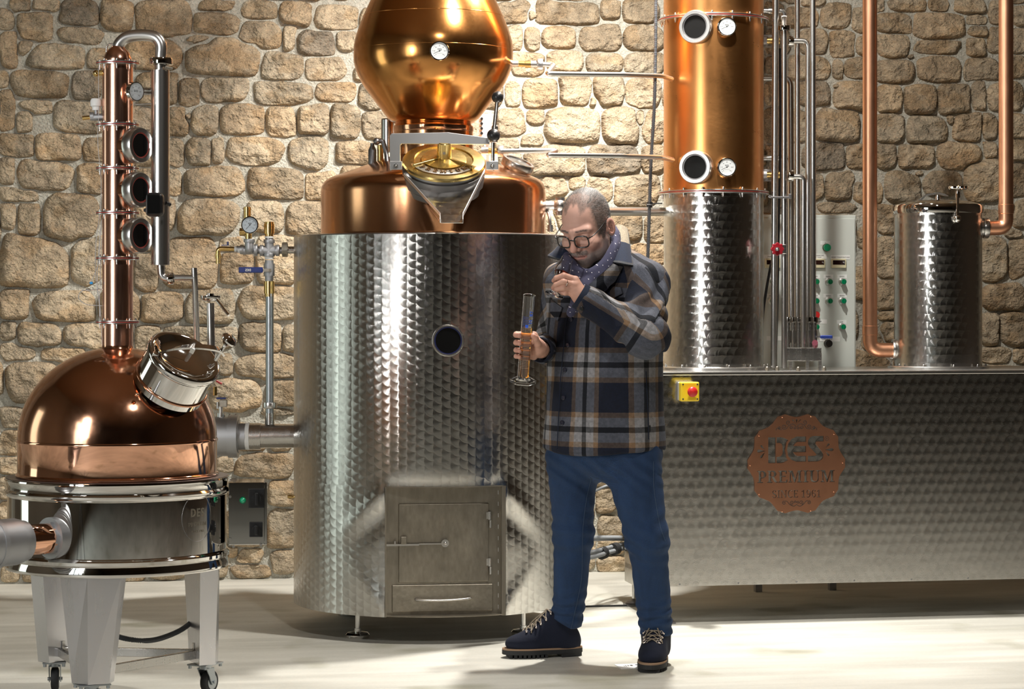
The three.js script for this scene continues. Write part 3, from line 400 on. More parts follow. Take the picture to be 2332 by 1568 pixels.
  { const q = at(1001, 116, 8.86); gauge(o, q, V(0.03, 0.02, 1), 0.0375, 'a', 0.06); }
  // manhole: neck, brass lid with ring of lettering, yoke and crank
  { const n = V(0.04, Math.sin(1.06), Math.cos(1.06)).normalize(), c = at(1011, 366, 8.80), man = new THREE.Group(); man.name = 'manhole'; o.add(man); man.position.copy(c); const xa = V(1, 0, 0).sub(n.clone().multiplyScalar(n.x)).normalize(); man.quaternion.setFromRotationMatrix(new THREE.Matrix4().makeBasis(xa, n, xa.clone().cross(n)));
    const rl = 0.1575;
    part('neck', lathe([[rl - 0.010, -0.115], [rl - 0.006, -0.11], [rl - 0.006, -0.09], [rl - 0.001, -0.085], [rl - 0.001, -0.03], [rl - 0.008, -0.026], [rl - 0.008, -0.012]], 72), M.steelDark, man);
    part('lid', lathe([[rl, -0.014], [rl + 0.001, -0.006], [rl - 0.003, 0], [rl - 0.018, 0.003], [0.112, 0.007], [0.112, 0.002], [0.085, 0.002], [0.085, 0.010], [0.03, 0.018], [0, 0.02]], 72), M.brassLid, man);
    const arc = (r0, r1, a0, a1, y, h) => { const sh = new THREE.Shape(); sh.absarc(0, 0, r1, a0, a1, false); sh.absarc(0, 0, r0, a1, a0, true); return extrude(sh, h, 0, 40).rotateX(-Math.PI / 2).translate(0, y, 0); };
    part('letter_band', arc(0.089, 0.132, Math.PI * 1.12, Math.PI * 1.88, 0.0045, 0.0022), M.brassDark, man);
    part('band_face', arc(0.096, 0.131, Math.PI * 1.19, Math.PI * 1.83, 0.0072, 0.001), M.aluminium, man);
    'PREMIUM'.split('').forEach((ch, i) => { const a = Math.PI * (1.5 + (i - 3) * 0.083), g = textGeo(serif, ch, 0.019, 0.004); g.rotateX(-Math.PI / 2).rotateY(a - Math.PI * 1.5); g.translate(Math.cos(a) * 0.112, 0.0085, -Math.sin(a) * 0.112); part('letter', g, M.brassDark, man); });
    for (const a of [-0.62, Math.PI + 0.62]) part('rib', box(0.125, 0.014, 0.011, 0, 0, 0, 0.003).translate(0.078, 0.014, 0).rotateY(a), M.brassLid, man);
    part('boss', [lathe([[0.03, 0.008], [0.0275, 0.02], [0.0265, 0.078], [0.024, 0.081], [0, 0.081]], 36)], M.brassLid, man);
    part('boss_screw', cylAxis(V(0, 0.045, 0.02), V(0, 0.045, 0.0295), 0.006, 12), M.steel, man); }
  { // yoke: bar across the lid with posts and pivot blocks
    const d = 8.76, bar = shapeOf([[889, 388], [889, 309], [893, 305], [1020, 302.5], [1112, 315], [1114, 328], [915, 326.5], [911, 330], [911, 366], [908, 380]].map(([a, b]) => { const q = at(a, b, d); return [q.x, q.y]; }));
    part('yoke', extrude(bar, 0.022, 0.0015).translate(0, 0, at(0, 0, d).z - 0.011), M.aluminium, o);
    for (const px of [902, 1121]) { const q = at(px, 377, d); part('pivot_block', box(0.046, 0.032, 0.034, q.x, q.y, q.z, 0.002), M.aluminium, o); part('pivot_bolt', [hex(0.0085, 0.008, 0, 0, 0).rotateX(Math.PI / 2).translate(q.x, q.y - 0.002, q.z + 0.02), sph(0.005, q.x, q.y - 0.002, q.z + 0.024)], M.steel, o); }
    const q0 = at(1122, 388, d), q1 = at(1123, 312, d); part('spindle', [cylAxis(q0, q1, 0.0068, 14), box(0.034, 0.022, 0.03, q1.x, q1.y - 0.01, q1.z, 0.003)], M.steel, o);
    const b0 = at(1124, 308, d - 0.035), b1 = at(1133, 221, d - 0.01);
    part('crank_rod', [cylAxis(b0, b1, 0.0075, 14), sph(0.013, ...at(1127, 291, d - 0.02).toArray())], M.steel, o); part('crank_knob', sph(0.0252, ...b0.toArray(), 24, 18), M.black, o); part('crank_knob', sph(0.0225, ...b1.toArray(), 24, 18), M.black, o); }
  { // pouring chute under the lid, engine-turned, with side cheeks
    const dT = 8.735, dB = 8.55, A = at(936, 418, dT), B = at(1092, 418, dT), C = at(1055, 507, dB), Dp = at(1003, 507, dB), k = 0.86, mid = (p, q, t) => p.clone().lerp(q, t);
    const quad = (a, b, c, d) => { const g = new THREE.BufferGeometry(); g.setAttribute('position', new THREE.Float32BufferAttribute([a, b, c, d].flatMap((p) => p.toArray()), 3)); g.setAttribute('uv', new THREE.Float32BufferAttribute([a, b, c, d].flatMap((p) => [p.x, p.y * 1.6]), 2)); g.setIndex([0, 1, 2, 0, 2, 3, 0, 2, 1, 0, 3, 2]); g.computeVertexNormals(); return g; };
    const slabQ = (a, b, c, d, t) => { const n = b.clone().sub(a).cross(d.clone().sub(a)).normalize().multiplyScalar(t), e = [a, b, c, d].map((p) => p.clone().add(n)), g = [a, b, c, d], f = new THREE.BufferGeometry(), pos = [], uv = []; const face = (q) => { for (const i of [0, 1, 2, 0, 2, 3]) { pos.push(...q[i].toArray()); uv.push(q[i].x, q[i].y * 1.5); } }; face(g); face([e[3], e[2], e[1], e[0]]); for (let i = 0; i < 4; i++) { const j = (i + 1) % 4; face([g[i], e[i], e[j], g[j]]); } f.setAttribute('position', new THREE.Float32BufferAttribute(pos, 3)); f.setAttribute('uv', new THREE.Float32BufferAttribute(uv, 2)); f.computeVertexNormals(); return f; };
    void quad; const tip = 0.84, E = mid(A, Dp, tip).add(V(0.012, 0, 0)), G = mid(B, C, tip).add(V(-0.012, 0, 0)); void k; const Dp2 = Dp, C2 = C;
    E.x = Dp2.x; G.x = C2.x;
    part('chute', [slabQ(E, G, B, A, -0.002), slabQ(Dp2, C2, G, E, -0.002)], M.turnedTank, o);
    const out = V(0, 0.012, 0.026); for (const [a0, e, b] of [[at(921, 402, 8.70), E, Dp2], [at(1101, 402, 8.70), G, C2]]) { const a = a0; part('chute_cheek', [slabQ(a, e, e.clone().add(out), a.clone().add(out), 0.002), slabQ(e, b, b.clone().add(out), e.clone().add(out), 0.002)], M.aluminium, o); } }
  { // welded seam round the manhole foot on the copper
    const S = []; for (let i = 0; i <= 30; i++) { const t = i / 30, px = mix(917, 1000, Math.pow(t, 0.9)) , py = 398 + 104 * Math.pow(t, 1.25) * (1.35 - 0.35 * t); const x = X(px, 8.78) - bx, y = Y(py, 8.78); if (y > 1.70) S.push(V(x, y, Math.sqrt(Math.max(0.443 * 0.443 - x * x, 0.01)) - (y - 1.70) * 0.2)); else S.push(V(x, y, Math.sqrt(0.4445 * 0.4445 - x * x))); }
    part('weld_seam', sweep(S, 0.0028, 6), M.copper, o); }
  { // small port on the right of the shoulder
    const n = V(0.36, 0.90, 0.25).normalize(), q = at(1178, 376, 9.1); const g = lathe([[0.048, -0.06], [0.048, -0.016], [0.064, -0.014], [0.0655, -0.01], [0.0655, 0.016], [0.063, 0.019], [0.052, 0.019], [0.05, 0.012], [0, 0.012]], 40, 0.7); part('filling_port', orient(g, n, q), M.steel, o); }
  { // fittings behind the lid on the left
    const q = at(883, 290, 9.35); part('rear_canister', lathe([[0.027, -0.10], [0.027, 0.03], [0.024, 0.035], [0, 0.035]], 28).translate(q.x, q.y, q.z), M.steel, o);
    part('relief_valve', [cylAxis(at(866, 396, 9.1), at(866, 330, 9.1), 0.012, 16), box(0.03, 0.02, 0.03, ...at(866, 384, 9.1).toArray(), 0.003)], M.brass, o);
    part('relief_tube', [pipe([at(884, 398, 9.0), at(880, 350, 9.05), at(872, 320, 9.05), at(858, 322, 9.05)], 0.009, 0.02), sph(0.014, ...at(858, 322, 9.05).toArray())], M.steelDark, o);
    part('sample_flask', lathe([[0, -0.09], [0.014, -0.09], [0.016, -0.08], [0.016, 0.0], [0.008, 0.018], [0.008, 0.028]], 20).translate(...at(848, 342, 9.1).toArray()), M.steelDark, o);
    const jb = at(1105, 288, 9.62); part('junction_box', box(0.05, 0.10, 0.05, jb.x, jb.y, jb.z, 0.004), M.white, o);
    for (let k = 0; k < 4; k++) part('terminal', cyl(0.006, 0.006, 0.01, 0, 0, 0, 8).rotateX(Math.PI / 2).translate(jb.x - 0.014, jb.y + 0.03 - k * 0.02, jb.z + 0.028), M.black, o);
    part('junction_post', box(0.012, 0.30, 0.012, jb.x + 0.01, jb.y - 0.2, jb.z), M.aluminium, o); }
  { // outlets on the right
    part('outlet_elbow', [cylAxis(at(1243, 468, 9.2), at(1262, 468, 9.2), 0.018, 24), sph(0.0285, ...at(1274, 468, 9.2).toArray(), 24, 18), cylAxis(at(1276, 450, 9.2), at(1276, 490, 9.2), 0.019, 24)], M.steelPipe, o);
    part('probe', [cylAxis(at(1253, 527, 9.15), at(1253, 512, 9.15), 0.012, 6), pipe([at(1253, 515, 9.15), at(1252, 495, 9.15), at(1246, 480, 9.2)], 0.006, 0.03)], M.steelDark, o);
  }
  part('drain_nipple', [cylAxis(at(676, 1131, 9.2), at(655, 1130, 9.2), 0.006, 12), cylAxis(at(664, 1130.5, 9.2), at(657, 1130, 9.2), 0.009, 6)], M.brass, o);
}
// pipes from boiler to column
{
  const p1 = thing('steel_pipe', 'thin upper steel pipe running from the onion head to the tall copper column', 'pipe', P3(1167, 145, 9.2).toArray());
  const a1 = (px, py, d) => P3(px, py, d).sub(p1.position);
  parts('coupling', [cylAxis(a1(1160, 145, 9.2), a1(1180, 145, 9.2), 0.0125, 18), cylAxis(a1(1208, 146, 9.2), a1(1226, 146, 9.2), 0.014, 18)], M.steelPipe, p1);
  part('brass_nut', [cylAxis(a1(1181, 145, 9.2), a1(1196, 146, 9.2), 0.0125, 6), cylAxis(a1(1196, 146, 9.2), a1(1209, 146, 9.2), 0.0145, 18)], M.brass, p1);
  part('clamp', orient(clampRing(0.024, 0.022), V(1, 0.02, 0), a1(1230, 147, 9.2)), M.steelPipe, p1);
  part('tube', pipe([a1(1226, 146, 9.2), a1(1262, 148, 9.2), a1(1246, 168, 9.0), a1(1420, 170, 9.2), a1(1508, 173, 9.38), a1(1530, 180, 9.46)], 0.0095, 0.02), M.steelPipe, p1);
  const p2 = thing('steel_pipe', 'thin lower steel pipe running from beside the boiler lid to the copper column', 'pipe', P3(1110, 343, 9.0).toArray()), a2 = (px, py, d) => P3(px, py, d).sub(p2.position);
  parts('coupling', [cylAxis(a2(1096, 343, 9.0), a2(1112, 343, 9.0), 0.016, 18), orient(clampRing(0.0225, 0.022), V(1, 0, 0), a2(1140, 344, 9.0))], M.steelPipe, p2);
  part('brass_nut', cylAxis(a2(1112, 343, 9.0), a2(1134, 344, 9.0), 0.0125, 6), M.brass, p2);
  part('tube', pipe([a2(1134, 344, 9.0), a2(1268, 343, 9.1), a2(1246, 353, 9.0), a2(1420, 355, 9.2), a2(1508, 358, 9.38), a2(1532, 364, 9.46)], 0.0098, 0.02), M.steelPipe, p2);
  const p3 = single('steel_pipe', cylAxis(P3(1282, 481, 9.25), P3(1515, 482, 9.62), 0.018, 24), M.steelPipe, 'thicker steel pipe passing behind the man’s head into the column base', 'pipe'); void p3;
}
// ---------------------------------------------------------------- valve manifold on the left of the boiler
{
  const D = 9.2, o = thing('valve_manifold', 'upright pipe with pressure gauge, brass fittings and blue lever valve beside the boiler drum', 'pipework', P3(614, 990, D).toArray()), at = (px, py, d = D) => P3(px, py, d).sub(o.position), c = (x0, y0, x1, y1, r, seg = 20) => cylAxis(at(x0, y0), at(x1, y1), L(r, D), seg);
  part('riser_pipe', [c(614, 672, 614, 920, 9.2), c(614, 930, 614, 968, 9.6)], M.galvanised, o);
  part('union', orient(clampRing(L(17, D), L(13, D)), V(0, 1, 0), at(614, 922)), M.steel, o);
  part('weld_socket', c(614, 940, 614, 966, 11), M.steelBrushed, o);
  parts('pipe_tape', [c(614, 668, 614, 675, 9.6), c(613, 582, 613, 590, 10), c(613, 538, 613, 542, 10)], M.ptfe, o);
  const br = part('brass_coupling', [c(613, 640, 613, 668, 12), c(613, 640, 613, 648, 11, 8), c(613, 664, 613, 675, 11.2, 6)], M.brass, o); void br;
  part('ball_valve_body', [c(613, 592, 613, 601, 11, 6), c(613, 600, 613, 628, 12.5), c(613, 626, 613, 637, 10.5, 6), c(613, 637, 613, 641, 9)], M.castSteel, o);
  const lv = part('valve_lever', box(L(55, D), L(13, D), 0.008, ...at(571, 614.5, D - 0.045).toArray(), 0.004), M.blue, o);
  { const t = textGeo(sans, 'DES', 0.0095, 0.0008).scale(-1, 1, 1); const ix = t.index; void ix; const q = at(565, 614.5, D - 0.0505); const p = t.attributes.position; void p; const n = t.toNonIndexed ? (t.index ? t.toNonIndexed() : t) : t; const a = n.attributes.position.array; for (let i = 0; i < a.length; i += 9) { for (let k = 0; k < 3; k++) { const w = a[i + 3 + k]; a[i + 3 + k] = a[i + 6 + k]; a[i + 6 + k] = w; } } n.computeVertexNormals(); part('lettering', n.translate(q.x, q.y, q.z), M.white, lv, 'mirrored white letters'); }
  part('lever_shank', [box(L(22, D), L(7, D), 0.004, ...at(607, 615, D - 0.042).toArray()), cylAxis(at(615, 615, D - 0.02), at(615, 615, D - 0.05), 0.006, 6)], M.steelDull, o);
  part('cross_fitting', [c(592, 570, 636, 570, 10.5), c(613, 546, 613, 583, 10.5), orient(clampRing(L(13, D), L(8, D)), V(1, 0, 0), at(596, 570)), orient(clampRing(L(13, D), L(8, D)), V(1, 0, 0), at(632, 570)), orient(clampRing(L(13, D), L(8, D)), V(0, 1, 0), at(613, 549)), orient(clampRing(L(13, D), L(8, D)), V(0, 1, 0), at(613, 580))], M.castSteel, o);
  part('check_valve', [c(613, 505, 613, 512, 11, 8), c(613, 510, 613, 532, 12), c(613, 530, 613, 538, 10.5, 6)], M.brass, o);
  parts('hex_nipple', [c(613, 538, 613, 547, 9), c(585, 569, 597, 569, 9), c(636, 570, 645, 570, 8)], M.steelDark, o);
  part('union_nut', cylAxis(at(643, 568), at(655, 568), L(17, D), 8), M.steelDull, o);
  part('boiler_spigot', c(655, 569, 690, 569, 8.5), M.steelBrushed, o);
  part('elbow', [pipe([at(555, 569), at(568, 569), at(568, 569, D - 0.02), at(568, 545, D - 0.02)], L(10.5, D), 0.02, 18), c(555, 569, 585, 569, 10), orient(clampRing(L(13.5, D), L(7, D)), V(1, 0, 0), at(583, 569)), orient(clampRing(L(13, D), L(8, D)), V(0, 1, 0), at(568, 548, D - 0.02))], M.castSteel, o);
  part('gauge_tee', [cylAxis(at(566, 546, D - 0.015), at(566, 530, D - 0.015), L(8, D), 6), c(546, 528, 560, 528, 10, 6), c(563, 538, 563, 490, 7)], M.brass, o);
  part('relief_valve', [c(563, 471, 563, 497, 8.3), c(563, 473, 563, 478, 8.8)], M.brass, o);
  const g = gauge(o, at(569, 512, D - 0.05), V(0.06, 0, 1), L(19.5, D), 'c', 0.03); g.name = 'pressure_gauge';
  part('drain_tap', [c(513, 566, 536, 567, 6, 6), pipe([at(514, 566), at(496, 566), at(497, 600)], L(5.5, D), 0.03, 14), c(496, 578, 497, 588, 7)], M.brass, o);
  part('tap_lever', [box(0.007, 0.014, 0.007, ...at(519, 554).toArray(), 0.001), box(0.03, 0.003, 0.006, ...at(513, 558).toArray())], M.blue, o);
  parts('pipe_tape', [c(534, 567, 540, 567, 6.5), c(542, 568, 548, 568, 8)], M.ptfe, o);
  part('reducer', [c(539, 567, 556, 568, 8), orient(clampRing(L(11, D), L(8, D)), V(1, 0, 0), at(551, 568))], M.castSteel, o);
}
{ // thick drain pipe with butterfly valve into the boiler
  const D = 9.2, o = thing('drain_pipe', 'thick steel pipe and grey valve leaving the boiler drum behind the copper dome', 'pipe', P3(620, 992, D).toArray()), at = (px, py, d = D) => P3(px, py, d).sub(o.position), c = (x0, x1, y, r, seg = 32) => cylAxis(at(x0, y), at(x1, y), L(r, D), seg);
  part('pipe', [c(592, 700, 992, 27.5), c(569, 595, 993, 30.5)], M.steelBrushed, o);
  part('gasket', c(560, 569, 993, 31), M.ptfe, o);
  part('valve_nut', [c(543, 560, 993, 34, 6), c(536, 545, 993, 38)], M.castSteel, o);
  part('valve_body', [c(480, 524, 993, 45), c(521, 543, 993, 49), c(470, 490, 993, 38)], M.castSteel, o);
  part('valve_stem', [cylAxis(at(503, 950), at(503, 925), 0.009, 8), cylAxis(at(503, 950), at(503, 940), 0.017, 18), cylAxis(at(496, 930), at(496, 915), 0.006, 6)], M.steel, o);
  part('valve_lever', box(0.038, 0.007, 0.05, ...at(505, 906).toArray(), 0.003), M.blue, o);
  part('lever_bracket', box(0.03, 0.028, 0.02, ...at(509, 918).toArray(), 0.002), M.steelDull, o);
  parts('valve_bolt', [sph(0.006, ...at(524, 945).toArray(), 8, 6), sph(0.006, ...at(537, 945).toArray(), 8, 6)], M.steel, o);
}

// ---------------------------------------------------------------- small copper pot still on wheels
{
  const D = 7.45, k = D / F, o = thing('copper_pot_still', 'small copper still on three casters with slender flanged column and polished steel base', 'still', [X(268, D), 0, -D]), at = (px, py, d = D) => P3(px, py, d).sub(o.position), h = (py) => Y(py, D);
  const yT = 0.7176, yB = 0.431, R = 0.354, Rb = 0.346;
  const base = part('steel_base', lathe([[0, yB], [R - 0.002, yB], [R, yB + 0.004], [R, yB + 0.012], [Rb + 0.003, yB + 0.030], [R + 0.002, yB + 0.036], [R + 0.003, yB + 0.046], [R - 0.004, yB + 0.054], [Rb, yB + 0.056], [Rb, yT - 0.058], [R - 0.002, yT - 0.054], [R + 0.003, yT - 0.047], [R + 0.003, yT - 0.040], [R - 0.004, yT - 0.033], [Rb + 0.004, yT - 0.028], [R - 0.002, yT - 0.010], [R + 0.001, yT - 0.006], [R, yT - 0.001], [R - 0.004, yT], [0.30, yT]], 128, 0.75), M.steelMirror, o);
  part('top_ring', lathe([[R - 0.003, yT + 0.0006], [0.28, yT + 0.0006]], 96), M.steelDark, base);
  // engraved oval badge on the polished side
  { const th = 0.96, wrap = (u, v) => { const a = th + u / Rb, r = Rb + 0.0005; return V(Math.sin(a) * r, h(1165) + v, Math.cos(a) * r); }, S = []; for (let i = 0; i <= 64; i++) { const t = i / 64 * 2 * Math.PI; S.push(wrap(Math.cos(t) * 0.066, Math.sin(t) * 0.074)); }
    const badge = part('engraved_badge', sweep(S, 0.0008, 5, false), M.steelDark, o);
    for (const [str, sz, v, f] of [['DES', 0.026, 0.016, sans], ['PREMIUM', 0.0125, -0.020, serifR], ['SINCE 1961', 0.0075, -0.042, serifR]]) { const g = textGeo(f, str, sz, 0.0004), p = g.attributes.position; for (let i = 0; i < p.count; i++) { const q = wrap(p.getX(i), p.getY(i) + v); const n = V(q.x, 0, q.z).normalize().multiplyScalar(p.getZ(i) - 0.0003); p.setXYZ(i, q.x + n.x, q.y, q.z + n.z); } g.computeVertexNormals(); part('engraving', g, M.steelDull, badge); } }
  part('copper_ring', lathe([[0.312, yT], [0.319, yT + 0.002], [0.322, yT + 0.007], [0.319, yT + 0.012], [0.3155, yT + 0.014], [0.3155, 0.826], [0.318, 0.829], [0.3185, 0.834], [0.316, 0.838]], 128, 0.8), M.copperBright, o);
  const dome = []; for (let i = 0; i <= 32; i++) { const t = i / 32 * Math.PI / 2; dome.push([Math.max(0.3155 * Math.cos(t), 0.047), 0.838 + 0.292 * Math.sin(t)]); if (dome[i][0] <= 0.0471) break; } dome[dome.length - 1][1] = 1.126;
  part('copper_dome', lathe(dome, 128, 0.8), M.copper, o);
  part('column_foot', lathe([[0.075, 1.105], [0.060, 1.112], [0.052, 1.122], [0.049, 1.135]], 48, 0.9), M.copper, o);
  const ys = [733, 588, 485, 384, 285, 145].map(h), cuts = [1.118, ...ys];
  for (let i = 0; i < ys.length; i++) part('column_section', lathe([[0.0488, cuts[i]], [0.0488, cuts[i + 1]]], 48), M.copperSatin, o);
  ys.forEach((y) => flange(o, y, 0.069, 0.044, 0.011, 8, 0.12, 0.0036, 0.011));
  part('column_cap', lathe(smooth([[0.0445, ys[5] + 0.005], [0.044, ys[5] + 0.018], [0.037, ys[5] + 0.036], [0.024, ys[5] + 0.050], [0.018, ys[5] + 0.056]], 14), 40, 0.8), M.copperSatin, o);
  const neckPts = [at(268, 116), at(272, 100), at(292, 84), at(352, 84), at(366, 100), at(366, 132)];
  part('gooseneck', sweep(curve(neckPts, 40), 0.0192, 20), M.steelPipe, o);
  const cl = part('clamp', clampRing(0.0375, 0.021).translate(...at(367, 140).toArray()), M.steelMirror, o); part('clamp_bolt', cylAxis(at(392, 157, D - 0.02), at(376, 153, D - 0.03), 0.006, 6), M.steelDull, cl);
  part('condenser_tube', [cylAxis(at(365, 160), at(365, 603), 0.0297, 36), cylAxis(at(366, 148), at(366, 162), 0.02, 24)], M.steel, o);
  part('strut', [cylAxis(at(305, 205), at(346, 205), 0.0075, 14), cylAxis(at(305, 213), at(346, 213), 0.005, 10)], M.steelBrushed, o); part('strut', cylAxis(at(305, 238), at(346, 236), 0.0022, 8), M.steel, o);
  part('outlet_bend', [pipe([at(366, 600), at(368, 632), at(392, 634)], 0.0125, 0.06, 18), cylAxis(at(396, 632), at(442, 632), 0.0098, 16)], M.steel, o);
  part('clamp', orient(clampRing(0.0195, 0.018), V(1, 0.05, 0), at(389, 634)), M.steelMirror, o);
  part('drop_pipe', sweep([at(442, 610, 7.45), at(444, 655, 7.45), at(449, 800, 7.5)], 0.0098, 16), M.steel, o);
  part('parrot_pipe', sweep([at(479, 690, 7.5), at(482, 830, 7.5)], 0.0125, 16), M.steel, o);
  part('parrot_bowl', [lathe([[0, -0.006], [0.02, -0.006], [0.03, 0.0], [0.0325, 0.006], [0.0325, 0.013], [0.030, 0.013], [0.028, 0.008], [0.013, 0.006]], 36, 0.8).translate(...at(479, 682, 7.5).toArray()), cylAxis(at(479, 680, 7.5), at(479, 668, 7.5), 0.012, 16)], M.steelMirror, o);
  part('parrot_spout', cylAxis(at(493, 682, 7.48), at(521, 718, 7.44), 0.0048, 12), M.steelMirror, o);
  for (const py of [333, 434, 537]) { const dir = V(Math.sin(0.99), 0, Math.cos(0.99)); const q = V(0, h(py), 0).add(dir.clone().multiplyScalar(0.102)); sightGlass(o, q, dir, 0.0575, 0.05, M.copper, M.redSeal, 0.66); }
  { const dir = V(Math.sin(0.85), 0, Math.cos(0.85)); const q = V(0, h(212), 0).add(dir.clone().multiplyScalar(0.088)); gauge(o, q, dir, 0.0315, 'b', 0.035); }
  { const q = at(353, 466, 7.33), lamp = part('inspection_light', box(0.056, 0.076, 0.05, q.x, q.y, q.z, 0.016), M.black, o); part('lamp_face', box(0.042, 0.06, 0.004, q.x - 0.002, q.y, q.z + 0.025, 0.008), M.darkGlass, lamp); parts('lamp_clip', [cylAxis(at(378, 462, 7.35), at(388, 466, 7.36), 0.006, 12), pipe([at(330, 478, 7.36), at(345, 482, 7.34), at(345, 470, 7.34)], 0.006, 0.02)], M.black, lamp); }
  part('vent_nipple', [cylAxis(at(238, 166), at(222, 166), 0.009, 14), sph(0.011, ...at(219, 167).toArray(), 14, 10)], M.brass, o);
  part('bleed_valve', [cylAxis(at(238, 266), at(206, 267), 0.011, 18), cylAxis(at(214, 264), at(206, 265), 0.014, 6), cylAxis(at(219, 262), at(219, 248), 0.006, 10)], M.castSteel, o); part('bleed_nozzle', cylAxis(at(206, 267), at(188, 269), 0.0065, 12), M.brass, o);
  part('bleed_cap', lathe([[0, 0], [0.012, 0], [0.013, 0.01], [0.018, 0.014], [0.0185, 0.03], [0.015, 0.037], [0, 0.039]], 24).translate(...at(219, 251).toArray()), M.white, o);
  // probe wires down the left side of the column
  for (const pts of [[[224, 152], [225, 240], [223, 330], [230, 400], [229, 470], [218, 560], [219, 640], [228, 700], [232, 760], [233, 795]], [[232, 500], [226, 560], [222, 630], [228, 720]], [[228, 520], [224, 600], [216, 622], [208, 640]], [[238, 506], [231, 560], [228, 640], [226, 730]], [[188, 662], [181, 668], [180, 680], [195, 692], [236, 696]]]) part('wire', sweep(curve(pts.map(([a, b]) => at(a, b, 7.44)), 40), 0.0011, 5), M.wireGrey, o);
  part('wire_clip', box(0.010, 0.008, 0.006, ...at(208, 644, 7.44).toArray(), 0.002), mat({ color: [0.0, 0.3, 0.75], roughness: 0.4 }), o);
  part('probe_rod', [cylAxis(at(186, 661, 7.44), at(240, 658, 7.44), 0.0018, 6), cylAxis(at(196, 660, 7.44), at(206, 660, 7.44), 0.005, 6)], M.steel, o);
  part('vent_hook', sweep(curve([at(243, 132), at(243, 108), at(248, 101), at(260, 100)], 12), 0.0028, 8), M.steel, o);
  { // manhole on the dome
    const n = V(0.47, 0.757, 0.45).normalize(), c = at(419, 815, 7.235), m = new THREE.Group(); m.name = 'manhole'; o.add(m); m.position.copy(c); m.quaternion.setFromUnitVectors(V(0, 1, 0), n); const R2 = 0.119;
    part('neck', lathe([[R2 - 0.002, -0.12], [R2 - 0.003, -0.02], [R2, -0.016], [R2, -0.006]], 80), M.steelMirror, m);
    part('weld_ring', new THREE.TorusGeometry(R2 - 0.001, 0.004, 8, 64).rotateX(Math.PI / 2).translate(0, -0.095, 0), M.copper, m);
    part('lid', lathe([[R2, -0.012], [R2 + 0.002, -0.004], [R2, 0.006], [R2 - 0.008, 0.011], [R2 - 0.018, 0.008], [R2 - 0.028, -0.004], [R2 - 0.05, -0.014], [0.03, -0.018], [0, -0.018]], 80, 0.9), M.steelMirror, m);
    const wl = (px, py, d) => at(px, py, d); const inv = m.quaternion.clone().invert(), loc = (p) => p.sub(c).applyQuaternion(inv);
    const bar = curve([wl(350, 812, 7.19), wl(372, 801, 7.15), wl(405, 792, 7.12), wl(440, 789, 7.11), wl(475, 791, 7.12), wl(500, 797, 7.15), wl(508, 806, 7.17)].map(loc), 24);
    const strip = (S, w, t) => { const pos = [], idx = [], uv = []; S.forEach((p, i) => { const d = S[Math.min(i + 1, S.length - 1)].clone().sub(S[Math.max(i - 1, 0)]).normalize(), sd = d.clone().cross(V(0, 1, 0)).normalize(), u = sd.clone().cross(d).normalize(); for (const [a, b] of [[-1, -1], [1, -1], [1, 1], [-1, 1]]) { const q = p.clone().add(sd.clone().multiplyScalar(a * w / 2)).add(u.clone().multiplyScalar(b * t / 2)); pos.push(q.x, q.y, q.z); uv.push(a, i); } }); for (let i = 0; i < S.length - 1; i++) for (let q = 0; q < 4; q++) { const a = i * 4 + q, b = i * 4 + (q + 1) % 4, e = a + 4, f = b + 4; idx.push(a, b, f, a, f, e); } const last = (S.length - 1) * 4; idx.push(0, 2, 1, 0, 3, 2, last, last + 1, last + 2, last, last + 2, last + 3); let g = new THREE.BufferGeometry(); g.setAttribute('position', new THREE.Float32BufferAttribute(pos, 3)); g.setAttribute('uv', new THREE.Float32BufferAttribute(uv, 2)); g.setIndex(idx); g = toCreasedNormals(g, 0.6); return g; };
    part('clamp_bar', strip(bar, 0.021, 0.006), M.steelMirror, m);
    const kb = loc(wl(519, 776, 7.15)); part('star_knob', [lathe([[0, -0.012], [0.012, -0.012], [0.016, -0.002], [0.0255, 0.002], [0.0265, 0.008], [0.02, 0.016], [0, 0.019]], 24, 0.8).applyQuaternion(new THREE.Quaternion().setFromUnitVectors(V(0, 1, 0), V(0.25, 0.9, -0.1).normalize())).translate(kb.x, kb.y, kb.z), cylAxis(kb, loc(wl(490, 820, 7.17)), 0.0055, 12)], M.steelMirror, m);
    part('bar_clip', [box(0.014, 0.02, 0.03, ...loc(wl(440, 794, 7.11)).toArray(), 0.002), cylAxis(loc(wl(440, 794, 7.11)), loc(wl(424, 820, 7.16)), 0.006, 10)], M.steel, m);
    part('hinge_lug', [box(0.02, 0.03, 0.014, ...loc(wl(352, 812, 7.16)).toArray(), 0.003), cylAxis(loc(wl(354, 815, 7.15)), loc(wl(354, 815, 7.19)), 0.006, 10)], M.steelMirror, m);
    part('drain_cock', [cylAxis(loc(wl(490, 880, 7.3)), loc(wl(490, 900, 7.3)), 0.006, 8)], M.brass, m); part('cock_lever', box(0.02, 0.005, 0.005, ...loc(wl(499, 870, 7.3)).toArray()), M.red, m);
  }
  part('dome_stud', sph(0.007, ...at(312, 898, 7.16).toArray(), 10, 8), M.copper, o);
  // three folded sheet legs with casters, joined by stretchers
  const legAt = [-0.105, 1.99, 4.085], rL = 0.305, yl = 0.103, foot = [];
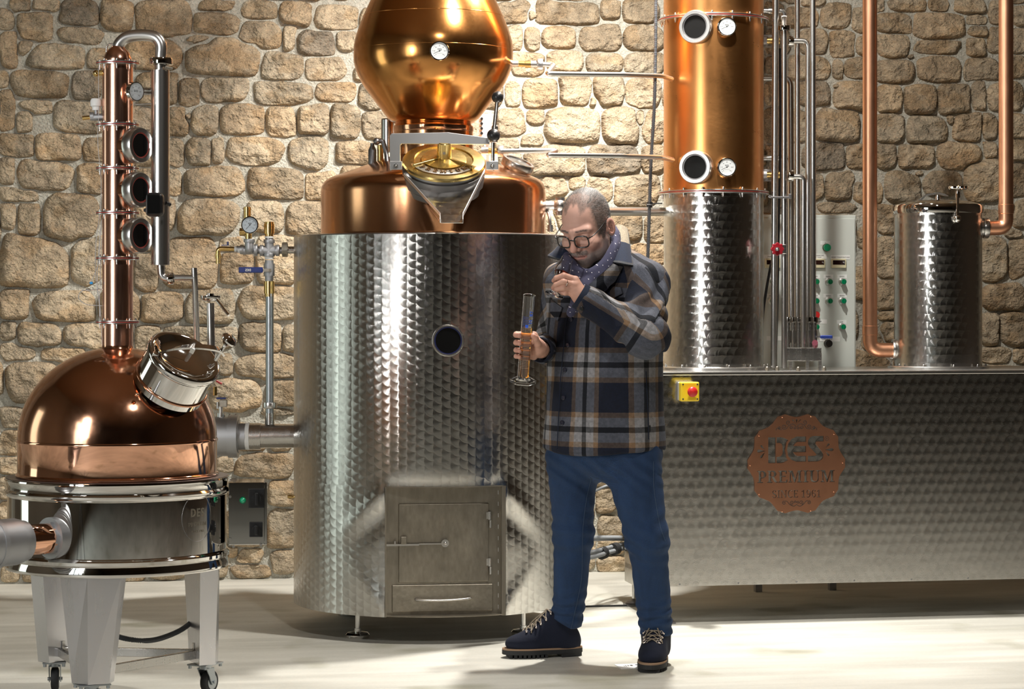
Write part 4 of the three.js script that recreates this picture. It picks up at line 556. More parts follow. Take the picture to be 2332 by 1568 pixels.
  for (const a of legAt) {
    const ca = Math.cos(a), sa = Math.sin(a), sect = (w, d, y, r) => [[-w / 2, -d], [-w / 2, 0], [0, d * 0.55], [w / 2, 0], [w / 2, -d]].map(([x, z]) => V(x * ca + (z + r) * sa, y, -x * sa + (z + r) * ca));
    const lo = sect(0.118, 0.052, yl, rL), hi = sect(0.192, 0.06, yB, rL), pos = [], uv = []; const f = (p) => { pos.push(p.x, p.y, p.z); uv.push(p.x + p.z, p.y); };
    for (let i = 0; i < 5; i++) { const j = (i + 1) % 5; [lo[i], lo[j], hi[j], lo[i], hi[j], hi[i]].forEach(f); } for (let i = 1; i < 4; i++) { [lo[0], lo[i + 1], lo[i]].forEach(f); [hi[0], hi[i], hi[i + 1]].forEach(f); }
    const g = new THREE.BufferGeometry(); g.setAttribute('position', new THREE.Float32BufferAttribute(pos, 3)); g.setAttribute('uv', new THREE.Float32BufferAttribute(uv, 2)); g.computeVertexNormals();
    const leg = part('leg', g, M.legSteel, o); part('leg_tab', box(0.012, 0.03, 0.003, 0, 0, 0).rotateY(a).translate(sa * (rL - 0.056) , yl + 0.05, ca * (rL - 0.056)), M.steel, leg);
    const cst = new THREE.Group(); cst.name = 'caster'; o.add(cst); cst.position.set(sa * (rL - 0.015), 0, ca * (rL - 0.015)); cst.rotation.y = a * 0.3 + 0.5; foot.push(V(sa * (rL - 0.03), yl + 0.035, ca * (rL - 0.03)));
    part('top_plate', [box(0.1, 0.005, 0.075, 0, 0.099, 0, 0.001), ...[[-1, -1], [1, -1], [1, 1], [-1, 1]].map(([p, q]) => hex(0.006, 0.014, p * 0.043, 0.094, q * 0.03))], M.galvanised, cst);
    part('fork', [cyl(0.02, 0.022, 0.012, 0, 0.09, 0, 20), box(0.036, 0.004, 0.04, 0.004, 0.083, 0, 0.001), ...[-1, 1].map((z) => extrude(shapeOf([[-0.02, 0.086], [0.022, 0.086], [0.034, 0.04], [0.028, 0.028], [0.014, 0.028]]), 0.003).translate(0, 0, z * 0.018 - 0.0015))], M.galvanised, cst);
    part('wheel', lathe([[0.010, -0.012], [0.026, -0.012], [0.028, -0.013], [0.036, -0.011], [0.038, -0.006], [0.038, 0.006], [0.036, 0.011], [0.028, 0.013], [0.026, 0.012], [0.01, 0.012]], 36, 0.9).rotateX(Math.PI / 2).translate(0.022, 0.038, 0), M.rubber, cst);
    part('hub', [cylAxis(V(0.022, 0.038, -0.0135), V(0.022, 0.038, 0.0135), 0.025, 24), cylAxis(V(0.022, 0.038, -0.024), V(0.022, 0.038, 0.024), 0.006, 6)], M.galvanised, cst);
  }
  for (let i = 0; i < 3; i++) { const a = foot[i], b = foot[(i + 1) % 3], d = b.clone().sub(a), g = box(d.length() - 0.03, 0.028, 0.014, 0, 0, 0, 0.002).rotateY(Math.atan2(-d.z, d.x)), m = a.clone().add(b).multiplyScalar(0.5); part('stretcher', g.translate(m.x, m.y - 0.005, m.z), M.steelBrushed, o); }
  part('power_hose', corrugated([at(462, 1330, 7.66), at(455, 1390, 7.66), at(425, 1425, 7.58), at(380, 1448, 7.50), at(330, 1458, 7.4), at(280, 1452, 7.4), at(240, 1435, 7.45)], 0.0088, 0.0055), M.greyHose, o);
  { // control box on the right
    const d = 7.42, q0 = at(521, 1098, d), q1 = at(602, 1240, d), cx = (q0.x + q1.x) / 2, cy = (q0.y + q1.y) / 2, b = new THREE.Group(); b.name = 'control_box'; o.add(b); b.position.set(cx, cy, q0.z); b.rotation.y = 0.10; const w = q1.x - q0.x, hh = q0.y - q1.y;
    part('housing', [box(w, hh, 0.16, 0, 0, -0.08, 0.002), box(0.008, hh, 0.015, w / 2 + 0.004, 0, -0.006, 0.001)], M.steelMirror, b);
    const kx = (px) => (px - 561.5) * d / F, ky = (py) => (1169 - py) * d / F;
    for (const [px, py, sw, sh] of [[584, 1134, 36, 44], [583, 1205, 30, 34]]) { const sB = part('rotary_switch', box(sw * d / F, sh * d / F, 0.008, kx(px), ky(py), 0.004, 0.002), M.black, b); part('switch_knob', [cylAxis(V(kx(px), ky(py), 0.006), V(kx(px), ky(py), 0.024), sw * 0.3 * d / F, 24), box(0.009, sh * 0.62 * d / F, 0.012, kx(px), ky(py), 0.028, 0.002)], M.black, sB); }
    const gl = part('indicator_light', cylAxis(V(kx(553), ky(1138), 0), V(kx(553), ky(1138), 0.012), 0.0105, 24), M.green, b); part('lens', sph(0.0085, kx(553), ky(1138), 0.011, 16, 10), M.greenLens, gl);
    for (const [px, py] of [[524, 1130], [524, 1226], [532, 1243], [594, 1240]]) part('screw', [hex(0.005, 0.006).rotateX(Math.PI / 2).translate(kx(px), ky(py), 0.004)], M.steel, b); }
  { // outlet valve at the front left of the base
    const a = -0.70, ax = V(Math.sin(a), 0, Math.cos(a)), y = h(1202), P = (r) => ax.clone().multiplyScalar(r - 0.34).add(V(Math.sin(-0.44) * 0.34, y, Math.cos(-0.44) * 0.34)), c = (r0, r1, rad, seg = 36, rad2 = rad) => cylAxis(P(r0), P(r1), rad, seg, rad2);
    part('outlet_flange', [c(0.30, 0.356, 0.064, 40), c(0.356, 0.368, 0.054, 6)], M.castSteel, o);
    part('outlet_pipe', c(0.36, 0.45, 0.047), M.copperBright, o);
    part('outlet_seal', c(0.448, 0.456, 0.048), M.black, o);
    part('outlet_valve', [c(0.455, 0.475, 0.062), c(0.475, 0.49, 0.067, 36), c(0.49, 0.56, 0.071), c(0.56, 0.575, 0.076), c(0.575, 0.72, 0.074), c(0.72, 0.80, 0.062), cylAxis(P(0.62).add(V(0, 0.05, 0)), P(0.62).add(V(0, 0.085, 0)), 0.02, 20), cylAxis(P(0.62).add(V(0, 0.085, 0)), P(0.62).add(V(0, 0.11, 0)), 0.015, 6)], M.castSteel, o);
    part('valve_lever', [cylAxis(P(0.62).add(V(0, 0.11, 0)), P(0.62).add(V(0, 0.122, 0)), 0.024, 6), cylAxis(P(0.62).add(V(0, 0.122, 0)), P(0.62).add(V(0, 0.13, 0)), 0.011, 6)], M.steel, o); }
}
// ---------------------------------------------------------------- long engine-turned base unit on the right
const SKID = { x: X(1503, 9.2), z: -9.2, len: 2.45, dep: 0.63, y0: 0.15, y1: 0.985 };
const skidPoint = (px) => { const q = (px - CX) / F, c = Math.cos(ROOM_TURN), s = Math.sin(ROOM_TURN), t = (q * 9.2 - SKID.x) / (c - q * s); return { t, D: 9.2 + t * s }; };
{
  const o = thing('steel_base_unit', 'long engine-turned steel base cabinet carrying the copper column and steel tank', 'cabinet', [SKID.x, 0, SKID.z], ROOM_TURN), { len, dep, y0, y1 } = SKID;
  const sheet = new THREE.PlaneGeometry(len, y1 - y0, 1, 1); { const p = sheet.attributes.position, uv = sheet.attributes.uv; for (let i = 0; i < p.count; i++) uv.setXY(i, p.getX(i), p.getY(i)); }
  part('front_panel', [sheet.translate(len / 2, (y0 + y1) / 2, 0.0015)], M.turnedSkid, o);
  part('body', [box(len, y1 - y0 - 0.004, 0.03, len / 2, (y0 + y1) / 2, -0.0155), box(0.012, y1 - 0.10, dep - 0.03, 0.006, (y1 + 0.10) / 2, -dep / 2 - 0.015), box(0.012, y1 - 0.10, dep - 0.03, len - 0.006, (y1 + 0.10) / 2, -dep / 2 - 0.015), box(len, y1 - 0.25, 0.01, len / 2, (y1 + 0.25) / 2, -dep + 0.005), box(len, 0.02, dep - 0.02, len / 2, y0 + 0.02, -dep / 2)], M.steelBrushed, o);
  part('top_plate', box(len + 0.01, 0.014, dep + 0.012, len / 2, y1 + 0.006, -dep / 2 + 0.002, 0.003), M.steel, o);
  for (const z of [-0.05, -dep + 0.04]) for (const x of [0.03, len - 0.05]) { const f = part('foot', [cyl(0.008, 0.008, 0.12, x, 0.09, z, 12)], M.steel, o); part('foot_pad', [lathe([[0, 0.006], [0.032, 0.006], [0.036, 0.012], [0.03, 0.02], [0.01, 0.028], [0, 0.028]], 28).translate(x, 0, z), box(0.075, 0.008, 0.075, x, 0.004, z)], M.steelDark, f); }
  for (const x of [0.03, len - 0.05]) part('corner_post', box(0.03, y0, 0.03, x, y0 / 2 + 0.10, -dep + 0.04), M.steelBrushed, o);
  for (let i = 0; i < 7; i++) part('rivet', sph(0.0035, 0.08 + i * 0.24, y0 + 0.008, 0.002, 8, 6), M.steelDark, o);
}
{ // round copper plaque with cut-out lettering
  const { t, D } = skidPoint(1813), q = V(SKID.x + t * Math.cos(ROOM_TURN), Y(1055, D), SKID.z - t * Math.sin(ROOM_TURN)), o = thing('copper_plaque', 'scalloped copper plaque with cut-out lettering screwed to the steel base cabinet', 'plaque', [q.x + Math.sin(ROOM_TURN) * 0.003, q.y, q.z + Math.cos(ROOM_TURN) * 0.003], ROOM_TURN), m = D / F * 270 / 1568, C = (x, y) => [(x - 770) * m, (783 - y) * m];   // plaque drawing units
  const plate = new THREE.Shape(); for (let i = 0; i <= 240; i++) { const a = i / 240 * 2 * Math.PI, d = Math.abs(((a / (2 * Math.PI) * 10 + 0.5) % 1) - 0.5) * 2, e = clamp((d - 0.26) / 0.74, 0, 1), rr = (d < 0.26 ? 672 - 6 * (1 - d / 0.26) : 616 + 56 * Math.pow(1 - e, 1.7)), x = Math.cos(a) * rr * m, y = Math.sin(a) * rr * m; i ? plate.lineTo(x, y) : plate.moveTo(x, y); }
  const islands = [], holePts = [];
  const addText = (font, str, cx, cy, wpx, hpx) => { const ts = textShapes(font, str, 1), sx = wpx * m / ts.w, sy = hpx * m / ts.h, [X0, Y0] = C(cx, cy); for (const sh of ts.sh) { const map = (p) => new THREE.Vector2((p.x - ts.x0 - ts.w / 2) * sx + X0, (p.y - ts.y0 - ts.h / 2) * sy + Y0), e = sh.extractPoints(5); holePts.push(e.shape.map(map)); for (const hl of e.holes) islands.push(hl.map(map)); } };
  addText(serif, 'PREMIUM', 763, 953, 1060, 160); addText(serifR, 'SINCE 1961', 769, 1181, 660, 100);
  const poly = (pts) => { const out = []; for (const p of pts) { if (p.length === 2) out.push(new THREE.Vector2(...C(...p))); else { const [x, y, r, a0, a1, n = 10] = p; for (let i = 0; i <= n; i++) { const a = mix(a0, a1, i / n) * Math.PI / 180; out.push(new THREE.Vector2(...C(x + Math.cos(a) * r, y + Math.sin(a) * r))); } } } holePts.push(out); };
  // the three large letters (angles clockwise, y down)
  poly([[383, 432], [484, 432], [484, 772], [383, 772]]);
  poly([[497, 432], [560, 432], [600, 440], [655, 470], [632, 500], [612, 600], [632, 705], [655, 735], [600, 765], [560, 772], [497, 772], [497, 690], [540, 688], [565, 672], [579, 645], [579, 550], [565, 520], [540, 507], [497, 507]]);
  poly([[900, 425], [900, 497], [790, 497], [755, 512], [728, 550], [900, 550], [900, 632], [728, 632], [755, 668], [790, 682], [900, 682], [900, 758], [770, 758], [700, 732], [655, 680], [640, 600], [655, 520], [700, 458], [770, 425]]);
  poly([[1143, 420], [1143, 493], [1055, 493], [1033, 505], [1035, 525], [1115, 620], [1138, 660], [1138, 700], [1120, 732], [1085, 752], [1050, 758], [926, 758], [926, 682], [1020, 682], [1042, 672], [1036, 655], [945, 560], [926, 520], [930, 475], [950, 443], [985, 424], [1010, 420]]);
  const drop = (x, y, len, a) => { const pts = []; for (let i = 0; i <= 12; i++) { const th = mix(-100, 100, i / 12) * Math.PI / 180; pts.push([len + Math.cos(th) * len * 0.24 - len * 0.1, Math.sin(th) * len * 0.2]); } pts.push([0, 0]); holePts.push(pts.map(([u, v]) => new THREE.Vector2(...C(x + u * Math.cos(a) - v * Math.sin(a), y + u * Math.sin(a) + v * Math.cos(a))))); };
  for (const [x, y, l, a] of [[345, 612, 100, Math.PI], [335, 595, 70, 3.98], [335, 630, 80, 2.25], [1160, 603, 105, 0], [1168, 582, 70, -0.85], [1168, 625, 70, 0.85], [770, 252, 54, -Math.PI / 2], [752, 238, 48, -2.35], [790, 238, 48, -0.8]]) drop(x, y, l, a);
  const shapes = []; plate.holes = holePts.map((p) => new THREE.Path(p)); shapes.push(plate); for (const p of islands) shapes.push(new THREE.Shape(p));
  const pl = part('plate', extrude(shapes, 0.003, 0, 4), M.copperPlate, o); { const g = pl.geometry, p = g.attributes.position, uv = g.attributes.uv; for (let i = 0; i < p.count; i++) uv.setXY(i, p.getX(i), p.getY(i)); }
  const spiral = (x, y, r0, turns, a0, dir) => { const S = []; for (let i = 0; i <= 40; i++) { const u = i / 40, a = a0 + dir * u * turns * 2 * Math.PI, r = r0 * (1 - 0.8 * u); const [X0, Y0] = C(x + Math.cos(a) * r, y + Math.sin(a) * r); S.push(V(X0, Y0, 0.003)); } return S; };
  const line = (pts) => curve(pts.map((p) => V(...C(...p), 0.003)), 24);
  const sc = []; for (const sgn of [-1, 1]) { const fx = (x) => 770 + sgn * x;
    sc.push(line([[fx(5), 300], [fx(20), 275], [fx(60), 258], [fx(105), 275], [fx(140), 318], [fx(180), 326]]), spiral(fx(170), 295, 32, 1.3, sgn > 0 ? 1.3 : 1.84, sgn > 0 ? -1 : 1), spiral(fx(112), 237, 32, 1.2, sgn > 0 ? 1.8 : 1.3, sgn > 0 ? -1 : 1), spiral(fx(68), 302, 26, 1.2, sgn > 0 ? -1.4 : -1.74, sgn > 0 ? 1 : -1), spiral(fx(24), 308, 18, 1.1, sgn > 0 ? 3 : 0, sgn > 0 ? -1 : 1), spiral(fx(235), 306, 22, 1.2, 1.6, sgn > 0 ? -1 : 1), line([[fx(200), 328], [fx(225), 330], [fx(255), 308], [fx(275), 320], [fx(278), 340]]),
      line([[fx(0), 1322], [fx(40), 1345], [fx(95), 1320], [fx(130), 1280], [fx(165), 1275]]), spiral(fx(170), 1298, 26, 1.3, -1.6, sgn > 0 ? 1 : -1), spiral(fx(62), 1298, 30, 1.4, 1.2, sgn > 0 ? -1 : 1), spiral(fx(20), 1290, 18, 1.2, 0.5, sgn > 0 ? 1 : -1)); }
  part('scrollwork', sc.map((S) => sweep(S, 0.0012, 5)), M.engraved, o);
  { const [x, y] = C(1187, 455); part('registered_mark', [new THREE.TorusGeometry(27 * m, 0.0008, 6, 28).translate(x, y, 0.003), textGeo(sans, 'R', 0.0055, 0.0008).translate(x, y, 0.0027)], M.engraved, o); }
  for (const [px, py] of [[573, 168], [966, 163], [256, 410], [1283, 397], [134, 799], [1404, 777], [256, 1181], [1281, 1160], [573, 1412], [964, 1407]]) { const [x, y] = C(px, py); part('screw', [sph(0.0032, x, y, 0.0035, 10, 8)], M.copperBright, o); }
}
{ // emergency stop
  const { t, D } = skidPoint(1562), o = thing('emergency_stop', 'yellow emergency stop box with red mushroom button on the steel cabinet corner', 'stop button', [SKID.x + t * Math.cos(ROOM_TURN), Y(890, D), SKID.z - t * Math.sin(ROOM_TURN)], ROOM_TURN);
  part('grey_back', box(0.072, 0.072, 0.03, 0, 0, 0.018, 0.004), M.wireGrey, o); part('yellow_cover', box(0.076, 0.076, 0.035, 0, 0, 0.05, 0.006), M.yellow, o);
  part('red_button', lathe([[0.012, 0], [0.012, 0.012], [0.019, 0.014], [0.0205, 0.018], [0.0195, 0.024], [0.014, 0.028], [0, 0.030]], 32, 0.8).rotateX(Math.PI / 2).translate(0.005, 0, 0.067), M.red, o);
  for (const [a, b] of [[-1, -1], [1, -1], [1, 1], [-1, 1]]) part('screw', cyl(0.0035, 0.0035, 0.003, 0, 0, 0, 10).rotateX(Math.PI / 2).translate(a * 0.029, b * 0.029, 0.068), M.steel, o);
}
// ---------------------------------------------------------------- tall column
{
  const D = 9.6, o = thing('copper_column', 'tall copper column with two sight glasses on an engine-turned steel lower section', 'still column', [X(1625, D), 0.998, -D]), at = (px, py, d = D) => P3(px, py, d).sub(o.position), h = (py) => Y(py, D) - 0.998, R = 0.2055;
  part('steel_section', lathe([[R + 0.002, 0.012], [R, 0.014], [R, h(440)]], 96), M.turnedTank, o);
  const bf = part('base_flange', lathe([[R, 0], [0.236, 0], [0.236, 0.010], [0.233, 0.012], [R, 0.012]], 72), M.steel, o); for (let i = 0; i < 14; i++) { const a = i / 14 * 2 * Math.PI + 0.2, b = part('bolt', bolt(0.006, 0.014).clone(), M.steel, bf); b.position.set(Math.sin(a) * 0.222, 0.012, Math.cos(a) * 0.222); }
  flange(o, h(440), 0.2275, 0.2, 0.013, 16, 0.1, 0.0055, 0.013); part('copper_section', cyl(R, R, h(47) - h(440), 0, (h(47) + h(440)) / 2, 0, 96, true), M.copperColumn, o);
  flange(o, h(47), 0.2275, 0.2, 0.013, 16, 0.28, 0.0055, 0.013); part('copper_section', cyl(R, R, 0.9, 0, h(47) + 0.45, 0, 96, true), M.copperColumn, o);
  for (const py of [75, 387]) { const a = -0.41, dir = V(Math.sin(a), 0, Math.cos(a)); const q = dir.clone().multiplyScalar(R + 0.035); q.y = h(py); sightGlass(o, q, dir, 0.0685, 0.03, M.copper, M.steelDark, 0.7); }
  for (const py of [76, 388]) { const a = 0.14, dir = V(Math.sin(a), 0, Math.cos(a)); const q = dir.clone().multiplyScalar(R + 0.03); q.y = h(py); gauge(o, q, dir, 0.0385, 'a', 0.03); }
  for (const py of [93, 398]) { part('side_port', [cylAxis(at(1735, py, D), at(1748, py, D), 0.02, 20), cylAxis(at(1744, py - 12, D + 0.03), at(1744, py + 14, D + 0.03), 0.03, 18)], M.castSteel, o); part('brass_nut', [cylAxis(at(1746, py, D - 0.01), at(1758, py, D - 0.01), 0.015, 6), cylAxis(at(1757, py, D - 0.01), at(1775, py, D - 0.01), 0.0165, 20)], M.brass, o); }
  part('top_elbow', [pipe([at(1736, 25), at(1785, 25), at(1786, 45)], 0.0125, 0.025), orient(clampRing(0.015, 0.03), V(1, 0, 0), at(1758, 25))], M.steelBrushed, o);
}
// ---------------------------------------------------------------- bundle of steel pipes with manifold
{
  const D = 9.62, o = thing('pipe_bundle', 'bundle of vertical steel pipes with valves and red handwheel beside the copper column', 'pipes', [X(1810, D), 0.998, -D]), at = (px, py, d = D) => P3(px, py, d).sub(o.position), tube = (pts, r, d = D) => part('pipe', pipe(pts.map((p) => at(p[0], p[1], p[2] || d)), L(r, d), 0.035), M.steel, o);
  tube([[1767, -80], [1762, 838]], 7.6, 9.55); tube([[1786, 62], [1786, 838]], 6.4, 9.5);
  tube([[1738, 178, 9.75], [1800, 178, 9.75], [1803, 725]], 7, 9.7); tube([[1738, 360, 9.8], [1795, 360, 9.8], [1796, 725]], 6.5, 9.75);
  tube([[1816, -80], [1816, 790]], 6.2, 9.66); tube([[1806, 93], [1840, 93], [1840, 790]], 6.4, 9.58); tube([[1851, -80], [1852, 790]], 6.6, 9.55); tube([[1806, 402], [1830, 402], [1830, 790]], 6.2, 9.5);
  parts('union', [orient(clampRing(0.026, 0.019), V(0, 1, 0), at(1786, 64, 9.5)), orient(clampRing(0.024, 0.02), V(1, 0, 0), at(1801, 94, 9.58)), orient(clampRing(0.024, 0.02), V(1, 0, 0), at(1801, 400, 9.5))], M.steelMirror, o);
  part('pipe_tape', cylAxis(at(1786, 36, 9.55), at(1786, 44, 9.55), 0.0115, 16), M.ptfe, o); part('link_pipe', cylAxis(at(1786, 40, 9.55), at(1786, 66, 9.5), 0.011, 16), M.steel, o);
  part('pipe_clip', [box(0.08, 0.008, 0.012, ...at(1778, 449, 9.48).toArray(), 0.002), cylAxis(at(1757, 449, 9.5), at(1750, 446, 9.5), 0.006, 8), box(0.012, 0.02, 0.02, ...at(1799, 447, 9.48).toArray(), 0.002)], M.steelDark, o);
  const hw = part('handwheel', [(() => { const sh = new THREE.Shape(); for (let i = 0; i <= 96; i++) { const a = i / 96 * 2 * Math.PI, r = 0.0225 + 0.0022 * Math.cos(a * 8); i ? sh.lineTo(Math.cos(a) * r, Math.sin(a) * r) : sh.moveTo(Math.cos(a) * r, Math.sin(a) * r); } return extrude(sh, 0.008, 0.003).translate(...at(1770, 567, 9.44).toArray()); })()], M.redDark, o); part('wheel_nut', [cylAxis(at(1770, 567, 9.44), at(1770, 567, 9.415), 0.0085, 16), sph(0.005, ...at(1770, 567, 9.415).toArray(), 10, 8)], M.steel, hw);
  part('wheel_valve', [cylAxis(at(1770, 567, 9.44), at(1770, 567, 9.5), 0.009, 14), box(0.036, 0.04, 0.03, ...at(1780, 567, 9.5).toArray(), 0.004)], M.steelBrushed, o);
  for (let i = 0; i < 6; i++) { const px = 1795 + i * 12, d = 9.60 - i * 0.015; part('collar', [orient(clampRing(0.0142, 0.022), V(0, 1, 0), at(px, 728, d))], M.steelMirror, o); part('stub', [cylAxis(at(px, 790, d), at(px, 726, d), 0.0095, 14), orient(clampRing(0.0118, 0.05), V(0, 1, 0), at(px, 766, d))], M.steelBrushed, o); }
  part('manifold_block', [box(L(82, 9.55), L(30, 9.55), 0.10, ...at(1826, 806, 9.56).toArray(), 0.002)], M.steelBrushed, o);
  for (const [px, d] of [[1800, 9.54], [1838, 9.5], [1867, 9.54]]) part('manifold_leg', box(0.012, L(38, 9.55), 0.02, at(px, 0, d).x, 0.019 * 1.75, at(px, 0, d).z), M.steelBrushed, o);
  part('lever', [box(L(28, 9.5), 0.014, 0.01, ...at(1882, 767, 9.45).toArray(), 0.004)], M.blue, o); part('lever_shank', box(L(12, 9.5), 0.006, 0.012, ...at(1864, 766, 9.46).toArray()), M.steelDark, o);
  part('valve_handle', [cylAxis(at(1856, 786, 9.45), at(1856, 780, 9.4), 0.012, 14)], mat({ color: [0.10, 0.006, 0.02], roughness: 0.4 }), o);
  part('black_cable', sweep(curve([at(1776, 110, 9.7), at(1777, 300, 9.7), at(1774, 480, 9.7), at(1770, 700, 9.7), at(1766, 838, 9.7)], 40), 0.005, 8), M.rubber, o); part('black_cable', sweep(curve([at(1756, 600, 9.85), at(1745, 660, 9.85), at(1737, 720, 9.83), at(1734, 838, 9.8)], 30), 0.006, 8), M.rubber, o);
  for (const [px, d] of [[1747, 9.38], [1770, 9.42], [1818, 9.34], [1877, 9.40]]) { const q = at(px, 0, d); part('anchor_nut', [bolt(0.009, 0.022).clone().translate(q.x, 0, q.z)], M.steelDull, o); }
}
// ---------------------------------------------------------------- steel tank on the right
{
  const D = 9.77, o = thing('steel_tank', 'cylindrical engine-turned steel tank with clamped lid on the base cabinet', 'tank', [X(2136, D), 0.998, -D]), at = (px, py, d = D) => P3(px, py, d).sub(o.position), h = (py) => Y(py, D) - 0.998, R = 0.1825;
  part('shell', lathe([[R, 0.01], [R, h(484)]], 96), M.turnedTank, o);
  const bf = part('base_flange', lathe([[R, 0], [0.21, 0], [0.21, 0.008], [0.208, 0.01], [R, 0.01]], 64), M.steel, o); for (let i = 0; i < 10; i++) { const a = i / 10 * 2 * Math.PI + 0.15, b = part('bolt', bolt(0.005, 0.013).clone(), M.steel, bf); b.position.set(Math.sin(a) * 0.197, 0.01, Math.cos(a) * 0.197); }
  part('lid', lathe([[R, h(487)], [R + 0.005, h(487)], [R + 0.007, h(484)], [R + 0.007, h(470)], [R + 0.004, h(467)], [0.14, h(460)], [0.08, h(456)], [0, h(455)]], 96, 0.7), M.steelMirror, o);
  part('lid_strap', [extrude(shapeOf([[-0.09, 0], [-0.05, 0.03], [0.0, 0.038], [0.03, 0.03], [0.045, 0.02], [0.03, 0.022], [0, 0.03], [-0.05, 0.022], [-0.075, 0]]), 0.03).translate(at(2140, 455).x, h(457), -0.06)], M.steel, o);
  const q = at(2136, 452, D - 0.05); part('strap_bolt', [cyl(0.008, 0.008, 0.03, q.x, q.y, q.z, 12), hex(0.013, 0.008, q.x, q.y + 0.004, q.z)], M.steelMirror, o);
  { const a = at(2180, 498, D - 0.19), b = at(2181, 432, D - 0.17); part('swing_bolt', [cylAxis(a, b, 0.0065, 12), cylAxis(at(2181, 450, D - 0.17), at(2181, 436, D - 0.17), 0.0105, 6), sph(0.0155, a.x, a.y, a.z), cylAxis(at(2174, 496, D - 0.19), at(2187, 496, D - 0.19), 0.008, 14)], M.steelMirror, o); part('star_knob', [(() => { const sh = new THREE.Shape(); for (let i = 0; i <= 80; i++) { const t = i / 80 * 2 * Math.PI, r = 0.031 + 0.005 * Math.cos(t * 5); i ? sh.lineTo(Math.cos(t) * r, Math.sin(t) * r) : sh.moveTo(Math.cos(t) * r, Math.sin(t) * r); } return extrude(sh, 0.006, 0.005).rotateX(-Math.PI / 2).translate(b.x, b.y + 0.006, b.z); })()], M.steelMirror, o); }
  part('inlet_clamp', [orient(clampRing(0.044, 0.02), V(1, 0, 0), at(2037, 795)), orient(clampRing(0.037, 0.03), V(1, 0, 0), at(2046, 795)), cylAxis(at(2026, 813), at(2036, 814), 0.008, 8)], M.steel, o); part('outlet_clamp', [orient(clampRing(0.044, 0.022), V(1, 0, 0), at(2245, 519)), orient(clampRing(0.038, 0.04), V(1, 0, 0), at(2236, 519))], M.steel, o); parts('gasket', [orient(clampRing(0.043, 0.008), V(1, 0, 0), at(2241, 519)), orient(clampRing(0.043, 0.008), V(1, 0, 0), at(2043, 795))], M.black, o);
}
single('copper_pipe', [pipe([P3(1981, -160, 9.77), P3(1981, 797, 9.77), P3(2036, 797, 9.77)], 0.0305, 0.10, 28), orient(lathe([[0.0305, -0.02], [0.0325, -0.018], [0.0325, 0.018], [0.0305, 0.02]], 28), V(0, 1, 0), P3(1981, 752, 9.77))], M.copperPipe, 'matt copper pipe dropping left of the steel tank and turning into its foot', 'pipe');
single('copper_pipe', [pipe([P3(2291, -160, 9.77), P3(2291, 519, 9.77), P3(2247, 519, 9.77)], 0.0305, 0.085, 28), orient(lathe([[0.0305, -0.02], [0.0325, -0.018], [0.0325, 0.018], [0.0305, 0.02]], 28), V(0, 1, 0), P3(2291, 476, 9.77))], M.copperPipe, 'matt copper pipe at the right edge turning into the top of the steel tank', 'pipe');
